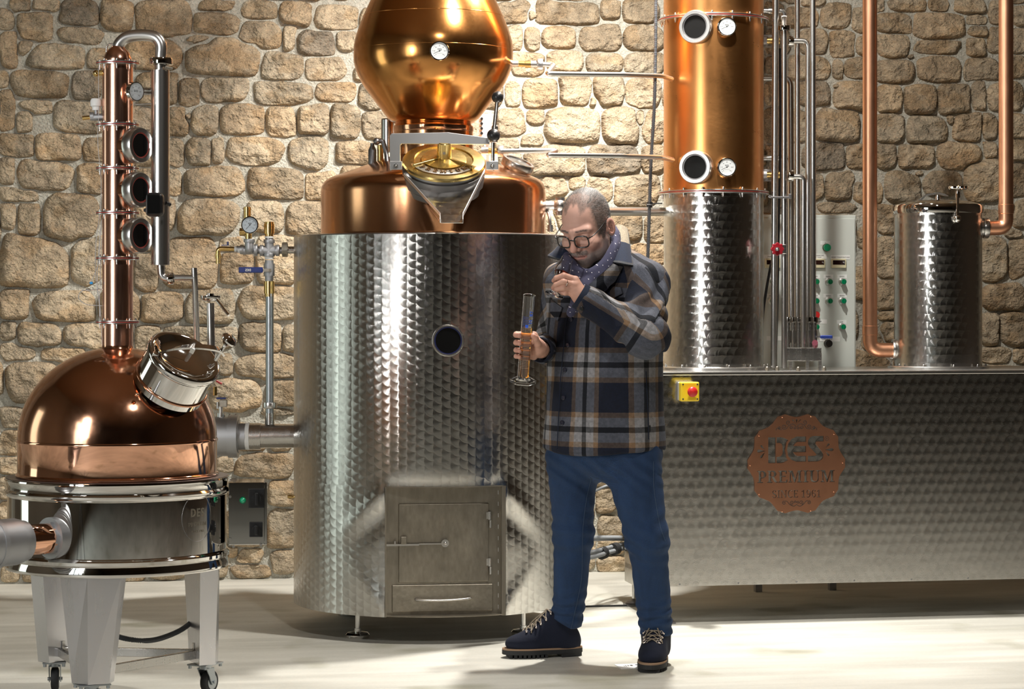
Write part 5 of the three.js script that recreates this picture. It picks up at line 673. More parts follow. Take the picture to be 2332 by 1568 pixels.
// ---------------------------------------------------------------- white control cabinet behind the pipes
{
  const D = 10.05, x0 = X(1733, D), x1 = X(1955, D), w = (x1 - x0) / Math.cos(ROOM_TURN), yt = Y(488, D), o = thing('control_cabinet', 'white electrical control cabinet with green switches standing behind the pipes', 'cabinet', [(x0 + x1) / 2, 0, -D - 0.035], ROOM_TURN);
  part('housing', [box(w, yt - 0.45, 0.24, 0, (yt + 0.45) / 2, -0.12, 0.004)], M.cabinet, o); part('door', box(w - 0.012, yt - 0.48, 0.006, 0, (yt + 0.45) / 2, 0.003, 0.003), M.cabinet, o); for (const x of [-0.17, 0.17]) part('leg', box(0.03, 0.46, 0.03, x, 0.23, -0.2), M.steelDark, o);
  const kx = (px) => (px - 1844) * D / F / Math.cos(ROOM_TURN) , ky = (py) => Y(py, D), z = 0.006;
  const tags = new Map(), tagTex = (str) => { if (!tags.has(str)) tags.set(str, mat({ roughness: 0.5, map: canvasTex(256, 64, (g) => { g.fillStyle = '#eef0ee'; g.fillRect(0, 0, 256, 64); g.fillStyle = '#555'; g.textAlign = 'center'; g.textBaseline = 'middle'; const ls = str.split('|'); g.font = `bold ${ls.length > 1 ? 24 : str.length > 12 ? 24 : 28}px sans-serif`; ls.forEach((l, i) => g.fillText(l, 128, 33 + (i - (ls.length - 1) / 2) * 26)); }) })); return tags.get(str); };
  const tagAt = (px, py, wp, hp, str) => { const g = box(wp * D / F, hp * D / F, 0.0015, kx(px), ky(py), z + 0.0005); part('label', g, tagTex(str), o); };
  const sel = (px, py, m = M.green) => { const s = part('selector_switch', lathe([[0.0165, 0], [0.0165, 0.004], [0.012, 0.008], [0.0105, 0.008]], 24).rotateX(Math.PI / 2).translate(kx(px), ky(py), z), M.aluminium, o); part('knob', [cylAxis(V(kx(px), ky(py), z + 0.003), V(kx(px), ky(py), z + 0.03), 0.0112, 20), box(0.006, 0.021, 0.010, kx(px), ky(py), z + 0.034, 0.002)], m, s); };
  const pil = (px, py, m, l = 0.014) => { const s = part('pilot_light', cylAxis(V(kx(px), ky(py), z), V(kx(px), ky(py), z + 0.006), 0.018, 24), M.steelDull, o); part('lens', [cylAxis(V(kx(px), ky(py), z + 0.004), V(kx(px), ky(py), z + l + 0.006), 0.0155, 24)], m, s); };
  pil(1884, 563, M.greenLens); tagAt(1882, 552, 23, 9, 'L1'); pil(1858, 717, M.red); pil(1887, 782, M.black, 0.018);
  for (const px of [1758, 1863, 1912]) { const f = part('temperature_display', box(35 * D / F, 21 * D / F, 0.012, kx(px), ky(599), z + 0.006, 0.002), M.cream, o); part('screen', box(29 * D / F, 10 * D / F, 0.001, kx(px), ky(597), z + 0.0125), M.screen, f); const dg = textGeo(sans, '°C', 0.006, 0.0005); part('unit_mark', dg.translate(kx(px + 11), ky(597), z + 0.0131), M.white, f); }
  tagAt(1757, 584, 40, 9, 'FURNACE'); tagAt(1864, 583, 42, 11, 'DEFLEGMATOR|SET TEMP'); tagAt(1917, 585, 46, 10, 'SPIRIT TEMPERATURE');
  for (const [py, n] of [[641, 1], [685, 2]]) [1757, 1789, 1858, 1889, 1921].forEach((px, i) => { sel(px, py); tagAt(px, py - 12, 23, 9, ['HEATER A', 'HEATER B', n === 1 ? 'HEATER A' : 'HEATER B', n === 1 ? 'HEATER C' : 'HEATER D', n === 1 ? 'HEATER E' : 'HEATER D'][i]); });
  sel(1858, 744); tagAt(1868, 732, 36, 10, 'TEMP'); sel(1920, 744); tagAt(1920, 733, 23, 9, 'LIGHT'); tagAt(1765, 770, 40, 10, 'M'); tagAt(1886, 772, 62, 11, 'ON/OFF');
}
// ---------------------------------------------------------------- hoses, cables, paper
{ const o = thing('conduit_hose', 'grey corrugated conduit hanging in front of the pale wall beside the copper column', 'hose', P3(1440, 900, 9.6).toArray()), at = (px, py, d) => P3(px, py, d).sub(o.position);
  part('hose', corrugated([at(1494, -60, 9.36), at(1493, 100, 9.36), at(1490, 240, 9.36), at(1483, 360, 9.38), at(1479, 470, 9.4), at(1475, 590, 9.42), at(1466, 760, 9.45), at(1440, 900, 9.6)], 0.0078, 0.0075), M.greyHose, o);
  part('hose_clip', [cylAxis(at(1480, 460, 9.4), at(1479, 472, 9.4), 0.0125, 12), box(0.024, 0.008, 0.012, ...at(1479, 467, 9.39).toArray(), 0.002)], M.black, o); part('clip_bracket', box(0.05, 0.005, 0.01, ...at(1494, 463, 9.42).toArray()), M.steel, o); }
single('conduit_hose', corrugated([P3(1290, 1226, 9.5), P3(1360, 1225, 9.7), P3(1420, 1225, 9.92), P3(1470, 1228, 10.02)], 0.0118, 0.009), M.hoseLight, 'straight grey conduit seen between the man’s legs above a taped bundle', 'hose');
for (const [i, dy, dz, l] of [[0, 0, 0, 'upper'], [1, 12, -0.03, 'lowest front'], [2, 8, 0.03, 'rear']]) single('cable_hose', corrugated([P3(1280, 1268 + dy, 9.6 + dz), P3(1340, 1258 + dy, 9.65 + dz), P3(1395, 1244 + dy * 0.9, 9.82 + dz), P3(1425, 1238 + dy * 0.8, 9.95 + dz), P3(1470, 1238 + dy * 0.6, 10.03 + dz)], 0.0095, 0.009), M.hoseLight, `${l} grey hose of the taped bundle between the man’s legs`, 'hose', 'taped hoses');
single('tape_wrap', [cylAxis(P3(1368, 1260, 9.73), P3(1377, 1257, 9.75), 0.026, 16)], M.rubber, 'left black tape band round the hose bundle', 'tape'); single('tape_wrap', [cylAxis(P3(1395, 1251, 9.81), P3(1404, 1248, 9.84), 0.026, 16)], M.rubber, 'right black tape band round the hose bundle', 'tape');
single('thin_hose', corrugated([P3(1330, 1130, 9.5), P3(1362, 1114, 9.6), P3(1392, 1104, 9.85), P3(1440, 1098, 10.0)], 0.006, 0.007), M.hoseLight, 'thin pale hose rising towards the base cabinet behind the man’s thighs', 'hose');
single('floor_cable', sweep(curve([V(0.12, 0.004, -9.6), V(0.3, 0.004, -9.72), V(0.45, 0.004, -9.75), V(0.62, 0.004, -9.77)], 24), 0.004, 8), M.rubber, 'thin black cable lying on the floor behind the man', 'cable');
{ const D = 8.14; const tex = canvasTex(128, 96, (g) => { g.fillStyle = '#f4f4f2'; g.fillRect(0, 0, 128, 96); g.fillStyle = '#111'; g.fillRect(92, 20, 22, 16); g.fillRect(64, 26, 12, 22); g.fillRect(50, 30, 6, 22); g.fillRect(38, 34, 5, 22); g.fillRect(30, 38, 3, 20); }); const g = box(0.095, 0.002, 0.10); const o = single('paper_slip', [g], mat({ map: tex, roughness: 0.8 }), 'white printed slip of paper lying on the floor beside the right boot', 'paper'); o.position.set(X(1437, D), 0.0012, -D); o.rotation.y = 0.2; }
// ---------------------------------------------------------------- surfaces from distance fields (for the figure)
const smin = (a, b, k) => { const h = Math.max(k - Math.abs(a - b), 0) / k; return Math.min(a, b) - h * h * k * 0.25; };
const smax = (a, b, k) => -smin(-a, -b, k);
const len3 = (x, y, z) => Math.sqrt(x * x + y * y + z * z);
const sdEll = (x, y, z, cx, cy, cz, rx, ry, rz) => { const a = (x - cx) / rx, b = (y - cy) / ry, c = (z - cz) / rz, k0 = len3(a, b, c), k1 = len3(a / rx, b / ry, c / rz); return k1 < 1e-9 ? -Math.min(rx, ry, rz) : k0 * (k0 - 1) / k1; };
function sdCap(x, y, z, a, b, ra, rb = ra) { const bx = b.x - a.x, by = b.y - a.y, bz = b.z - a.z, px = x - a.x, py = y - a.y, pz = z - a.z, t = clamp((px * bx + py * by + pz * bz) / (bx * bx + by * by + bz * bz), 0, 1); return len3(px - bx * t, py - by * t, pz - bz * t) - (ra + (rb - ra) * t); }
const capT = (x, y, z, a, b) => { const bx = b.x - a.x, by = b.y - a.y, bz = b.z - a.z; return clamp(((x - a.x) * bx + (y - a.y) * by + (z - a.z) * bz) / (bx * bx + by * by + bz * bz), 0, 1); };
function nets(sdf, lo, hi, h) {
  const n = [0, 1, 2].map((i) => Math.ceil((hi[i] - lo[i]) / h) + 1), [nx, ny, nz] = n, g = new Float32Array(nx * ny * nz), id = new Int32Array(nx * ny * nz).fill(-1), pos = [], nor = [], idx = [];
  const at = (i, j, k) => i + nx * (j + ny * k);
  for (let k = 0; k < nz; k++) for (let j = 0; j < ny; j++) for (let i = 0; i < nx; i++) g[at(i, j, k)] = sdf(lo[0] + i * h, lo[1] + j * h, lo[2] + k * h);
  const C = [[0, 0, 0], [1, 0, 0], [0, 1, 0], [1, 1, 0], [0, 0, 1], [1, 0, 1], [0, 1, 1], [1, 1, 1]], E = [[0, 1], [2, 3], [4, 5], [6, 7], [0, 2], [1, 3], [4, 6], [5, 7], [0, 4], [1, 5], [2, 6], [3, 7]];
  for (let k = 0; k < nz - 1; k++) for (let j = 0; j < ny - 1; j++) for (let i = 0; i < nx - 1; i++) {
    const v = C.map((c) => g[at(i + c[0], j + c[1], k + c[2])]); let m = 0; for (let q = 0; q < 8; q++) if (v[q] < 0) m++; if (m === 0 || m === 8) continue;
    let x = 0, y = 0, z = 0, c = 0; for (const [a, b] of E) if ((v[a] < 0) !== (v[b] < 0)) { const t = v[a] / (v[a] - v[b]); x += C[a][0] + (C[b][0] - C[a][0]) * t; y += C[a][1] + (C[b][1] - C[a][1]) * t; z += C[a][2] + (C[b][2] - C[a][2]) * t; c++; }
    id[at(i, j, k)] = pos.length / 3; const X0 = lo[0] + (i + x / c) * h, Y0 = lo[1] + (j + y / c) * h, Z0 = lo[2] + (k + z / c) * h; pos.push(X0, Y0, Z0);
    const e = h * 0.4, gx = sdf(X0 + e, Y0, Z0) - sdf(X0 - e, Y0, Z0), gy = sdf(X0, Y0 + e, Z0) - sdf(X0, Y0 - e, Z0), gz = sdf(X0, Y0, Z0 + e) - sdf(X0, Y0, Z0 - e), l = len3(gx, gy, gz) || 1; nor.push(gx / l, gy / l, gz / l);
  }
  const quad = (a, b, c, d, f) => { if (a < 0 || b < 0 || c < 0 || d < 0) return; f ? idx.push(a, b, c, a, c, d) : idx.push(a, c, b, a, d, c); };
  for (let k = 1; k < nz - 1; k++) for (let j = 1; j < ny - 1; j++) for (let i = 1; i < nx - 1; i++) {
    const s = g[at(i, j, k)] < 0;
    if (s !== g[at(i + 1, j, k)] < 0) quad(id[at(i, j - 1, k - 1)], id[at(i, j, k - 1)], id[at(i, j, k)], id[at(i, j - 1, k)], s);
    if (s !== g[at(i, j + 1, k)] < 0) quad(id[at(i - 1, j, k - 1)], id[at(i - 1, j, k)], id[at(i, j, k)], id[at(i, j, k - 1)], s);
    if (s !== g[at(i, j, k + 1)] < 0) quad(id[at(i - 1, j - 1, k)], id[at(i, j - 1, k)], id[at(i, j, k)], id[at(i - 1, j, k)], s);
  }
  const G = new THREE.BufferGeometry(); G.setAttribute('position', new THREE.Float32BufferAttribute(pos, 3)); G.setAttribute('normal', new THREE.Float32BufferAttribute(nor, 3)); G.setAttribute('uv', new THREE.Float32BufferAttribute(new Float32Array(pos.length / 3 * 2), 2)); G.setIndex(idx); return G;
}
const eachVertex = (g, fn) => { const p = g.attributes.position, uv = g.attributes.uv; for (let i = 0; i < p.count; i++) { const r = fn(p.getX(i), p.getY(i), p.getZ(i), i); if (r) uv.setXY(i, r[0], r[1]); } return g; };
const closeSeam = (g, period) => { // give triangles across the wrap of u their own corner
  const p = [...g.attributes.position.array], n = [...g.attributes.normal.array], uv = [...g.attributes.uv.array], idx = [...g.index.array], made = new Map();
  for (let t = 0; t < idx.length; t += 3) { const u = [0, 1, 2].map((k) => uv[idx[t + k] * 2]), m = Math.max(...u); if (m - Math.min(...u) < period / 2) continue; for (let k = 0; k < 3; k++) if (m - u[k] > period / 2) { const v = idx[t + k]; if (!made.has(v)) { made.set(v, p.length / 3); for (let c = 0; c < 3; c++) { p.push(p[v * 3 + c]); n.push(n[v * 3 + c]); } uv.push(uv[v * 2] + period, uv[v * 2 + 1]); } idx[t + k] = made.get(v); } }
  const G = new THREE.BufferGeometry(); G.setAttribute('position', new THREE.Float32BufferAttribute(p, 3)); G.setAttribute('normal', new THREE.Float32BufferAttribute(n, 3)); G.setAttribute('uv', new THREE.Float32BufferAttribute(uv, 2)); G.setIndex(idx); return G;
};
const colored = (g, fn) => { const p = g.attributes.position, c = new Float32Array(p.count * 3); for (let i = 0; i < p.count; i++) { const r = fn(p.getX(i), p.getY(i), p.getZ(i), i); c.set(r, i * 3); } g.setAttribute('color', new THREE.BufferAttribute(c, 3)); return g; };
const rawPart = (name, g, m, parent, label) => { const o = new THREE.Mesh(g, m); o.name = name; if (label) o.userData.label = label; parent.add(o); return o; };

// ---------------------------------------------------------------- the man
{
  const D0 = 8.25, o = thing('person', 'man in plaid jacket, blue jeans and glasses standing and nosing a glass', 'person', [X(1390, D0), 0, -D0]), at = (px, py, d = D0) => P3(px, py, d).sub(o.position);
  const hitRay = (sdf, px, py, dn = 7.6, df = 8.7) => { let d = dn; for (let i = 0; i < 400 && d < df; i++) { const q = at(px, py, d), v = sdf(q.x, q.y, q.z); if (v < 0.0006) return q; d += Math.max(v * 0.7, 0.0005); } return at(px, py, D0); };
  // cloth
  const plaidTex = (() => {
    const bands = [[0.00, 0.33, 'n'], [0.33, 0.41, 't'], [0.41, 0.56, 'g'], [0.56, 0.645, 'k'], [0.645, 0.79, 'g'], [0.79, 0.87, 't'], [0.87, 1.0, 'n']], col = { n: [12, 20, 40], t: [132, 104, 78], g: [150, 149, 152], k: [10, 11, 13] };
    const pick = (t) => { t = t - Math.floor(t); return col[bands.find((b) => t >= b[0] && t < b[1])[2]]; };
    return texture(1024, 1024, (u, v, i, j) => { const a = pick(u * 2 + 0.004 * (tnoise(u, v, 200, 200, 5) - 0.5)), b = pick(v * 2 + 0.004 * (tnoise(u, v, 200, 200, 8) - 0.5)), f = 0.78 + 0.44 * hash(i, j, 3, 4), w = 0.5 + 0.18 * (((i + j) >> 1) % 2 ? 1 : -1), fz = 0.9 + 0.2 * tnoise(u, v, 60, 60, 77); return [0, 1, 2].map((c) => (mix(a[c], b[c], w) * f * fz) * 0.92); });
  })();
  const fuzz = texture(256, 256, (u, v, i, j) => { const k = 90 + 120 * hash(i, j, 1, 9) * 0.5 + 60 * tnoise(u, v, 40, 40, 3); return [k, k, k]; }, false);
  const plaid = mat({ map: rep(plaidTex, 1 / 0.45), roughness: 0.95, bumpMap: rep(fuzz, 12), bumpScale: 0.0012, sheen: 0.35, sheenRoughness: 0.6 });
  const denimTex = texture(512, 512, (u, v, i, j) => { const tw = ((i + j) % 6) < 3 ? 1 : 0.72, n = 0.72 + 0.36 * hash(i, j, 4, 1) + 0.2 * (tfbm(u, v, 6, 3, 4, 19) - 0.5), k = tw * n; return [31 * k + 5, 58 * k + 8, 98 * k + 10]; });
  const denim = mat({ map: rep(denimTex, 1 / 0.3), roughness: 0.9, bumpMap: rep(fuzz, 10), bumpScale: 0.0006 });
  const denimSeam = mat({ color: [0.045, 0.075, 0.13], roughness: 0.9 });
  const navyCloth = mat({ color: [0.008, 0.013, 0.03], roughness: 0.95, sheen: 0.3 });
  const skinM = mat({ color: [1, 1, 1], vertexColors: true, roughness: 0.55, bumpMap: rep(fuzz, 30), bumpScale: 0.0002 });
  const hairM = mat({ color: [1, 1, 1], vertexColors: true, roughness: 0.6 });
  const frameM = mat({ color: [0.012, 0.010, 0.010], roughness: 0.25, clearcoat: 0.5 });

  // ---- joints
  const A = 0.58, fx = -Math.sin(A), fz = Math.cos(A);                      // chest direction
  const hipL = at(1302, 1045, 8.32), kneeL = at(1305, 1215, 8.32), ankL = at(1293, 1430, 8.37), hipR = at(1440, 1045, 8.18), kneeR = at(1473, 1225, 8.12), ankR = at(1494, 1435, 8.17);
  const shL = at(1281, 640, 8.36), elL = at(1262, 790, 8.40), wrL = at(1232, 796, 8.16), shR = at(1474, 640, 8.13), elR = at(1468, 765, 8.0), wrR = at(1326, 677, 8.0);
  // ---- jeans
  const legSdf = (x, y, z) => {
    let d = smin(sdCap(x, y, z, hipL, kneeL, 0.092, 0.070), sdCap(x, y, z, kneeL, ankL, 0.068, 0.0545), 0.03);
    const e = smin(sdCap(x, y, z, hipR, kneeR, 0.102, 0.073), sdCap(x, y, z, kneeR, ankR, 0.070, 0.0565), 0.03);
    d = smin(d, e, 0.03); const c = at(1378, 1020, 8.25); const xr = (x - c.x) * fz - (z - c.z) * fx, zr = (x - c.x) * fx + (z - c.z) * fz; d = smin(d, sdEll(xr, y - c.y, zr, 0, 0, 0, 0.20, 0.115, 0.135), 0.05);
    // folds: behind and above the knees, stacked at the hem
    const kn = Math.exp(-Math.pow((y - 0.45) / 0.10, 2)), hm = Math.exp(-Math.pow((y - 0.17) / 0.07, 2));
    d += 0.0052 * kn * Math.sin(y * 120 + 5 * noise3(x * 14, y * 5, z * 14, 3) + (x + z) * 18) * (0.3 + 0.7 * noise3(x * 9, y * 9, z * 9, 6)) + 0.0042 * hm * Math.sin(y * 150 + 6 * noise3(x * 12, y * 8, z * 12, 8) - (x - z) * 20) + 0.016 * (fbm3(x * 11, y * 7, z * 11, 3, 31) - 0.5);
    d += 0.003 * Math.exp(-Math.pow((y - 0.68) / 0.06, 2)) * Math.sin((x * 1.0 + y * 1.4) * 90 + 4 * noise3(x * 10, y * 10, z * 10, 12));
    return smax(d, Math.max((x < 0.02 ? Y(1424, 8.36) + 0.10 * (-x - 0.05) * -1.2 : Y(1452, 8.14) + 0.0) - y, 0 - y), 0.008);
  };
  const hemL = (x) => mix(Y(1403, 8.36), Y(1444, 8.36), clamp((x - at(1255, 0, 8.36).x) / 0.11, 0, 1));
  const jeanSdf = (x, y, z) => { const split = 0.03; const base = legSdf(x, y, z); return smax(base, (x < split ? hemL(x) : Y(1450, 8.12)) - y, 0.006); };
  const jeans = rawPart('jeans', eachVertex(nets(jeanSdf, [-0.28, 0.05, -0.25], [0.30, 0.86, 0.26], 0.0075), (x, y, z) => { const c = x < 0.02 + (0.5 - y) * 0.0 ? kneeL : kneeR; return [Math.atan2(x - c.x, z - c.z) * 0.08, y]; }), denim, o);
  // seams traced on the cloth
  const seam = (pts, sdf, r, m, parent, name) => part(name, sweep(curve(pts, 40).map((q) => { const px = CX + (q.x) , py = q.y; const v = hitRay(sdf, px - CX, py); return v; }), r, 5), m, parent);
  seam([V(1346, 1090, 0), V(1335, 1140, 0), V(1328, 1200, 0), V(1326, 1260, 0), V(1324, 1320, 0), V(1312, 1380, 0), V(1300, 1432, 0)], jeanSdf, 0.0011, denimSeam, jeans, 'inner_seam');
  seam([V(1488, 1050, 0), V(1489, 1110, 0), V(1496, 1160, 0), V(1504, 1200, 0), V(1515, 1232, 0)], jeanSdf, 0.0011, denimSeam, jeans, 'outer_seam');
  // ---- jacket body
  const torsoC = (y) => { const t = clamp((y - 0.74) / 0.66, 0, 1), px = mix(1374, 1378, t), d = 8.245; return [X(px, d) - o.position.x, -d + D0]; };
  const prof = [[0.70, 0.226, 0.165], [0.78, 0.222, 0.168], [0.90, 0.214, 0.165], [1.02, 0.212, 0.160], [1.15, 0.216, 0.150], [1.27, 0.222, 0.135], [1.34, 0.205, 0.115], [1.39, 0.165, 0.095], [1.43, 0.11, 0.085], [1.47, 0.08, 0.08]];
  const profAt = (y, c) => { for (let i = 0; i < prof.length - 1; i++) if (y <= prof[i + 1][0]) { const t = clamp((y - prof[i][0]) / (prof[i + 1][0] - prof[i][0]), 0, 1); return mix(prof[i][c], prof[i + 1][c], t * t * (3 - 2 * t)); } return prof[prof.length - 1][c]; };
  const torsoSdf = (x, y, z) => {
    const [cx, cz] = torsoC(y), xr = (x - cx) * fz - (z - cz) * fx, zr = (x - cx) * fx + (z - cz) * fz, a = profAt(y, 1), b = profAt(y, 2), q = Math.pow(Math.pow(Math.abs(xr / a), 2.3) + Math.pow(Math.abs(zr / b), 2.3), 1 / 2.3); let d = (q - 1) * Math.min(a, b) * 0.92;
    d = smin(d, sdCap(x, y, z, shL, at(1335, 600, 8.3), 0.069, 0.055), 0.05); d = smin(d, sdCap(x, y, z, shR, at(1420, 602, 8.2), 0.077, 0.058), 0.05);
    d += 0.012 * (fbm3(x * 7, y * 4, z * 7, 2, 41) - 0.5) + 0.004 * Math.sin(xr * 45 + 6 * noise3(x * 6, y * 4, z * 6, 7)) * sstep(1.0, 0.75, y);
    d = smax(d, y - 1.465, 0.02); const ang = Math.atan2(xr, zr), hem = Y(1030, D0) + 0.018 * Math.pow(Math.abs(Math.sin(ang)), 2) - 0.004; return smax(d, hem - y, 0.006);
  };
  const torsoUv = (x, y, z) => { const [cx, cz] = torsoC(y), xr = (x - cx) * fz - (z - cz) * fx, zr = (x - cx) * fx + (z - cz) * fz; return [Math.atan2(xr, zr) * 0.19 + 0.113, y - 0.02]; };
  const jacket = rawPart('jacket', eachVertex(nets(torsoSdf, [-0.32, 0.70, -0.30], [0.32, 1.50, 0.30], 0.0075), torsoUv), plaid, o);
  // ---- sleeves
  const sleeve = (sh, el, wr, rs, re, rw, seed, box, foldAmp) => {
    const sdf = (x, y, z) => { let d = smin(sdCap(x, y, z, sh, el, rs, re), sdCap(x, y, z, el, wr, re, rw), 0.035); const t1 = capT(x, y, z, sh, el), t2 = capT(x, y, z, el, wr), s = t2 > 0 ? 1 + t2 : t1, ben = Math.exp(-Math.pow((s - 1) / 0.4, 2)) + 0.45; const n = 5 * fbm3(x * 9, y * 9, z * 9, 2, seed); d += foldAmp * ben * Math.sin(s * 17 + n * 2.0) * (0.25 + noise3(x * 12, y * 12, z * 12, seed + 4)) + 0.016 * (fbm3(x * 8, y * 8, z * 8, 3, seed + 9) - 0.5);
      const ax = wr.clone().sub(el).normalize(), pl = (x - wr.x) * ax.x + (y - wr.y) * ax.y + (z - wr.z) * ax.z; return smax(d, pl, 0.005); };
    const lo = [0, 1, 2].map((i) => Math.min(sh.getComponent(i), el.getComponent(i), wr.getComponent(i)) - 0.11), hi = [0, 1, 2].map((i) => Math.max(sh.getComponent(i), el.getComponent(i), wr.getComponent(i)) + 0.11);
    const l1 = sh.distanceTo(el), ax1 = el.clone().sub(sh).normalize(), ax2 = wr.clone().sub(el).normalize(), ref = ax1.clone().cross(ax2).normalize(), bis = ax1.clone().add(ax2).normalize(), outer = ax1.clone().sub(ax2).normalize(), beta = ax1.angleTo(ax2);
    const g = eachVertex(nets(sdf, lo, hi, 0.0065), (x, y, z) => { const t1 = capT(x, y, z, sh, el), t2 = capT(x, y, z, el, wr), low = t2 > 0, ax = low ? ax2 : t1 < 1 ? ax1 : bis, c = low ? el.clone().lerp(wr, t2) : sh.clone().lerp(el, t1), p = V(x, y, z).sub(c), k = p.dot(ref), e2 = ax.clone().cross(ref), q = p.clone().sub(ref.clone().multiplyScalar(k)); let a = Math.atan2(Math.sign(q.dot(e2)) * q.length(), k); if (seed === 5) { if (a > Math.PI / 2) a -= 2 * Math.PI; } else if (a < -Math.PI / 2) a += 2 * Math.PI; const ko = clamp(q.dot(outer) / (q.length() + 1e-6), 0, 1), w = low ? beta : t1 < 1 ? 0 : clamp(beta / 2 + Math.atan2(q.dot(bis), q.dot(outer)), 0, beta); return [a * 0.0716197 + 0.07 * seed, l1 * t1 + el.distanceTo(wr) * t2 + 0.07 * ko * w + 0.05 * seed]; });
    void box; return { g: closeSeam(g, 0.45), sdf };
  };
  const cuffL = wrL, sL = sleeve(shL, elL, cuffL, 0.064, 0.060, 0.046, 3, null, 0.006), sR = sleeve(shR, elR, wrR, 0.072, 0.070, 0.047, 5, null, 0.008);
  rawPart('sleeve', sL.g, plaid, jacket); rawPart('sleeve', sR.g, plaid, jacket);
  { // cuffs
    const cuff = (wr, el, r) => { const ax = wr.clone().sub(el).normalize(); return orient(lathe([[r - 0.004, 0.012], [r + 0.002, 0.014], [r + 0.004, 0.01], [r + 0.005, -0.045], [r + 0.001, -0.05]], 40, 0.9), ax, wr); };
    part('cuff', cuff(wrL, elL, 0.041), navyCloth, jacket); const cR = part('cuff', cuff(wrR, elR, 0.043), navyCloth, jacket); const q = hitRay(sR.sdf, 1324, 702, 7.8, 8.1); part('cuff_button', orient(lathe([[0, 0.003], [0.006, 0.003], [0.008, 0.001], [0.008, -0.002], [0, -0.002]], 20), V(0.1, -0.2, 1), q.add(V(0, 0, 0.005))), M.black, cR); }
  { // placket with buttons, pocket flaps, side seam
    const strip = []; for (const [px, py] of [[1305, 700], [1300, 730], [1296, 765], [1293, 800], [1289, 840], [1286, 880], [1284, 920], [1282, 960], [1280, 1000], [1279, 1022]]) strip.push(hitRay(torsoSdf, px, py));
    for (const dx of [-0.016, 0.014]) part('placket_edge', sweep(curve(strip.map((p) => p.clone().add(V(dx, 0, 0.001 + dx * 0.35))), 40), 0.0018, 5), navyCloth, jacket);
    for (const [px, py] of [[1301, 726], [1294, 785], [1287, 842], [1284, 905], [1281, 962]]) { const q = hitRay(torsoSdf, px, py); part('button', orient(lathe([[0, 0.002], [0.0045, 0.002], [0.006, 0.0035], [0.0085, 0.002], [0.0085, -0.003]], 20), V(fx, 0.05, fz), q.add(V(fx, 0, fz).multiplyScalar(0.003))), mat({ color: [0.012, 0.014, 0.03], roughness: 0.3 }), jacket); }
    const flap = (pts, name) => { const c = pts.map(([px, py]) => hitRay(torsoSdf, px, py).add(V(fx, 0, fz).multiplyScalar(0.006))), pos = [], uv = [], idx = []; const mid = c.reduce((a, b) => a.add(b), V(0, 0, 0)).multiplyScalar(1 / c.length); const all = [mid, ...c]; for (const dz of [0.004, -0.006]) for (const p of all) { pos.push(p.x + fx * dz, p.y, p.z + fz * dz); const t = torsoUv(p.x, p.y, p.z); uv.push(t[0] + 0.06, t[1] + 0.05); } const n = c.length; for (let i = 0; i < n; i++) { const a = 1 + i, b = 1 + (i + 1) % n, m = n + 1; idx.push(0, b, a, m, m + a, m + b, a, b, m + b, a, m + b, m + a); } let g = new THREE.BufferGeometry(); g.setAttribute('position', new THREE.Float32BufferAttribute(pos, 3)); g.setAttribute('uv', new THREE.Float32BufferAttribute(uv, 2)); g.setIndex(idx); g = g.toNonIndexed(); g.computeVertexNormals(); part(name, g, plaid, jacket); };
    flap([[1258, 682], [1283, 700], [1273, 731], [1256, 712]], 'pocket_flap'); flap([[1352, 646], [1416, 654], [1420, 668], [1396, 680], [1352, 668]], 'pocket_flap');
    part('side_seam', sweep(curve([[1471, 845], [1474, 900], [1476, 950], [1477, 1000]].map(([a, b]) => hitRay(torsoSdf, a, b)), 20), 0.0016, 5), navyCloth, jacket);
    const q = hitRay(torsoSdf, 1478, 975); part('tab_label', box(0.007, 0.022, 0.004, q.x + 0.002, q.y, q.z + 0.002), M.black, jacket); }
  // ---- collar flaps
  const sheetGeo = (rows, t = 0.006) => { const R = rows.length, Cn = rows[0].length, pos = [], uv = [], idx = [], nn = []; const N = (i, j) => { const a = rows[Math.min(i + 1, R - 1)][j].clone().sub(rows[Math.max(i - 1, 0)][j]), b = rows[i][Math.min(j + 1, Cn - 1)].clone().sub(rows[i][Math.max(j - 1, 0)]); return a.cross(b).normalize(); }; for (const s of [1, -1]) for (let i = 0; i < R; i++) for (let j = 0; j < Cn; j++) { const n = N(i, j), p = rows[i][j].clone().add(n.clone().multiplyScalar(s * t / 2)); pos.push(p.x, p.y, p.z); nn.push(n.x * s, n.y * s, n.z * s); uv.push(p.x + p.z * 0.6 + 0.05, p.y + 0.06); } const id = (s, i, j) => s * R * Cn + i * Cn + j; for (let i = 0; i < R - 1; i++) for (let j = 0; j < Cn - 1; j++) { idx.push(id(0, i, j), id(0, i + 1, j), id(0, i + 1, j + 1), id(0, i, j), id(0, i + 1, j + 1), id(0, i, j + 1)); idx.push(id(1, i, j), id(1, i + 1, j + 1), id(1, i + 1, j), id(1, i, j), id(1, i, j + 1), id(1, i + 1, j + 1)); } const rim = []; for (let j = 0; j < Cn; j++) rim.push([0, j]); for (let i = 1; i < R; i++) rim.push([i, Cn - 1]); for (let j = Cn - 2; j >= 0; j--) rim.push([R - 1, j]); for (let i = R - 2; i > 0; i--) rim.push([i, 0]); rim.forEach(([i, j], q) => { const [k, l] = rim[(q + 1) % rim.length]; idx.push(id(0, i, j), id(0, k, l), id(1, k, l), id(0, i, j), id(1, k, l), id(1, i, j)); }); const g = new THREE.BufferGeometry(); g.setAttribute('position', new THREE.Float32BufferAttribute(pos, 3)); g.setAttribute('normal', new THREE.Float32BufferAttribute(nn, 3)); g.setAttribute('uv', new THREE.Float32BufferAttribute(uv, 2)); g.setIndex(idx); return g; };
  const bez = (rows, n) => rows.map((r) => curve(r, n));
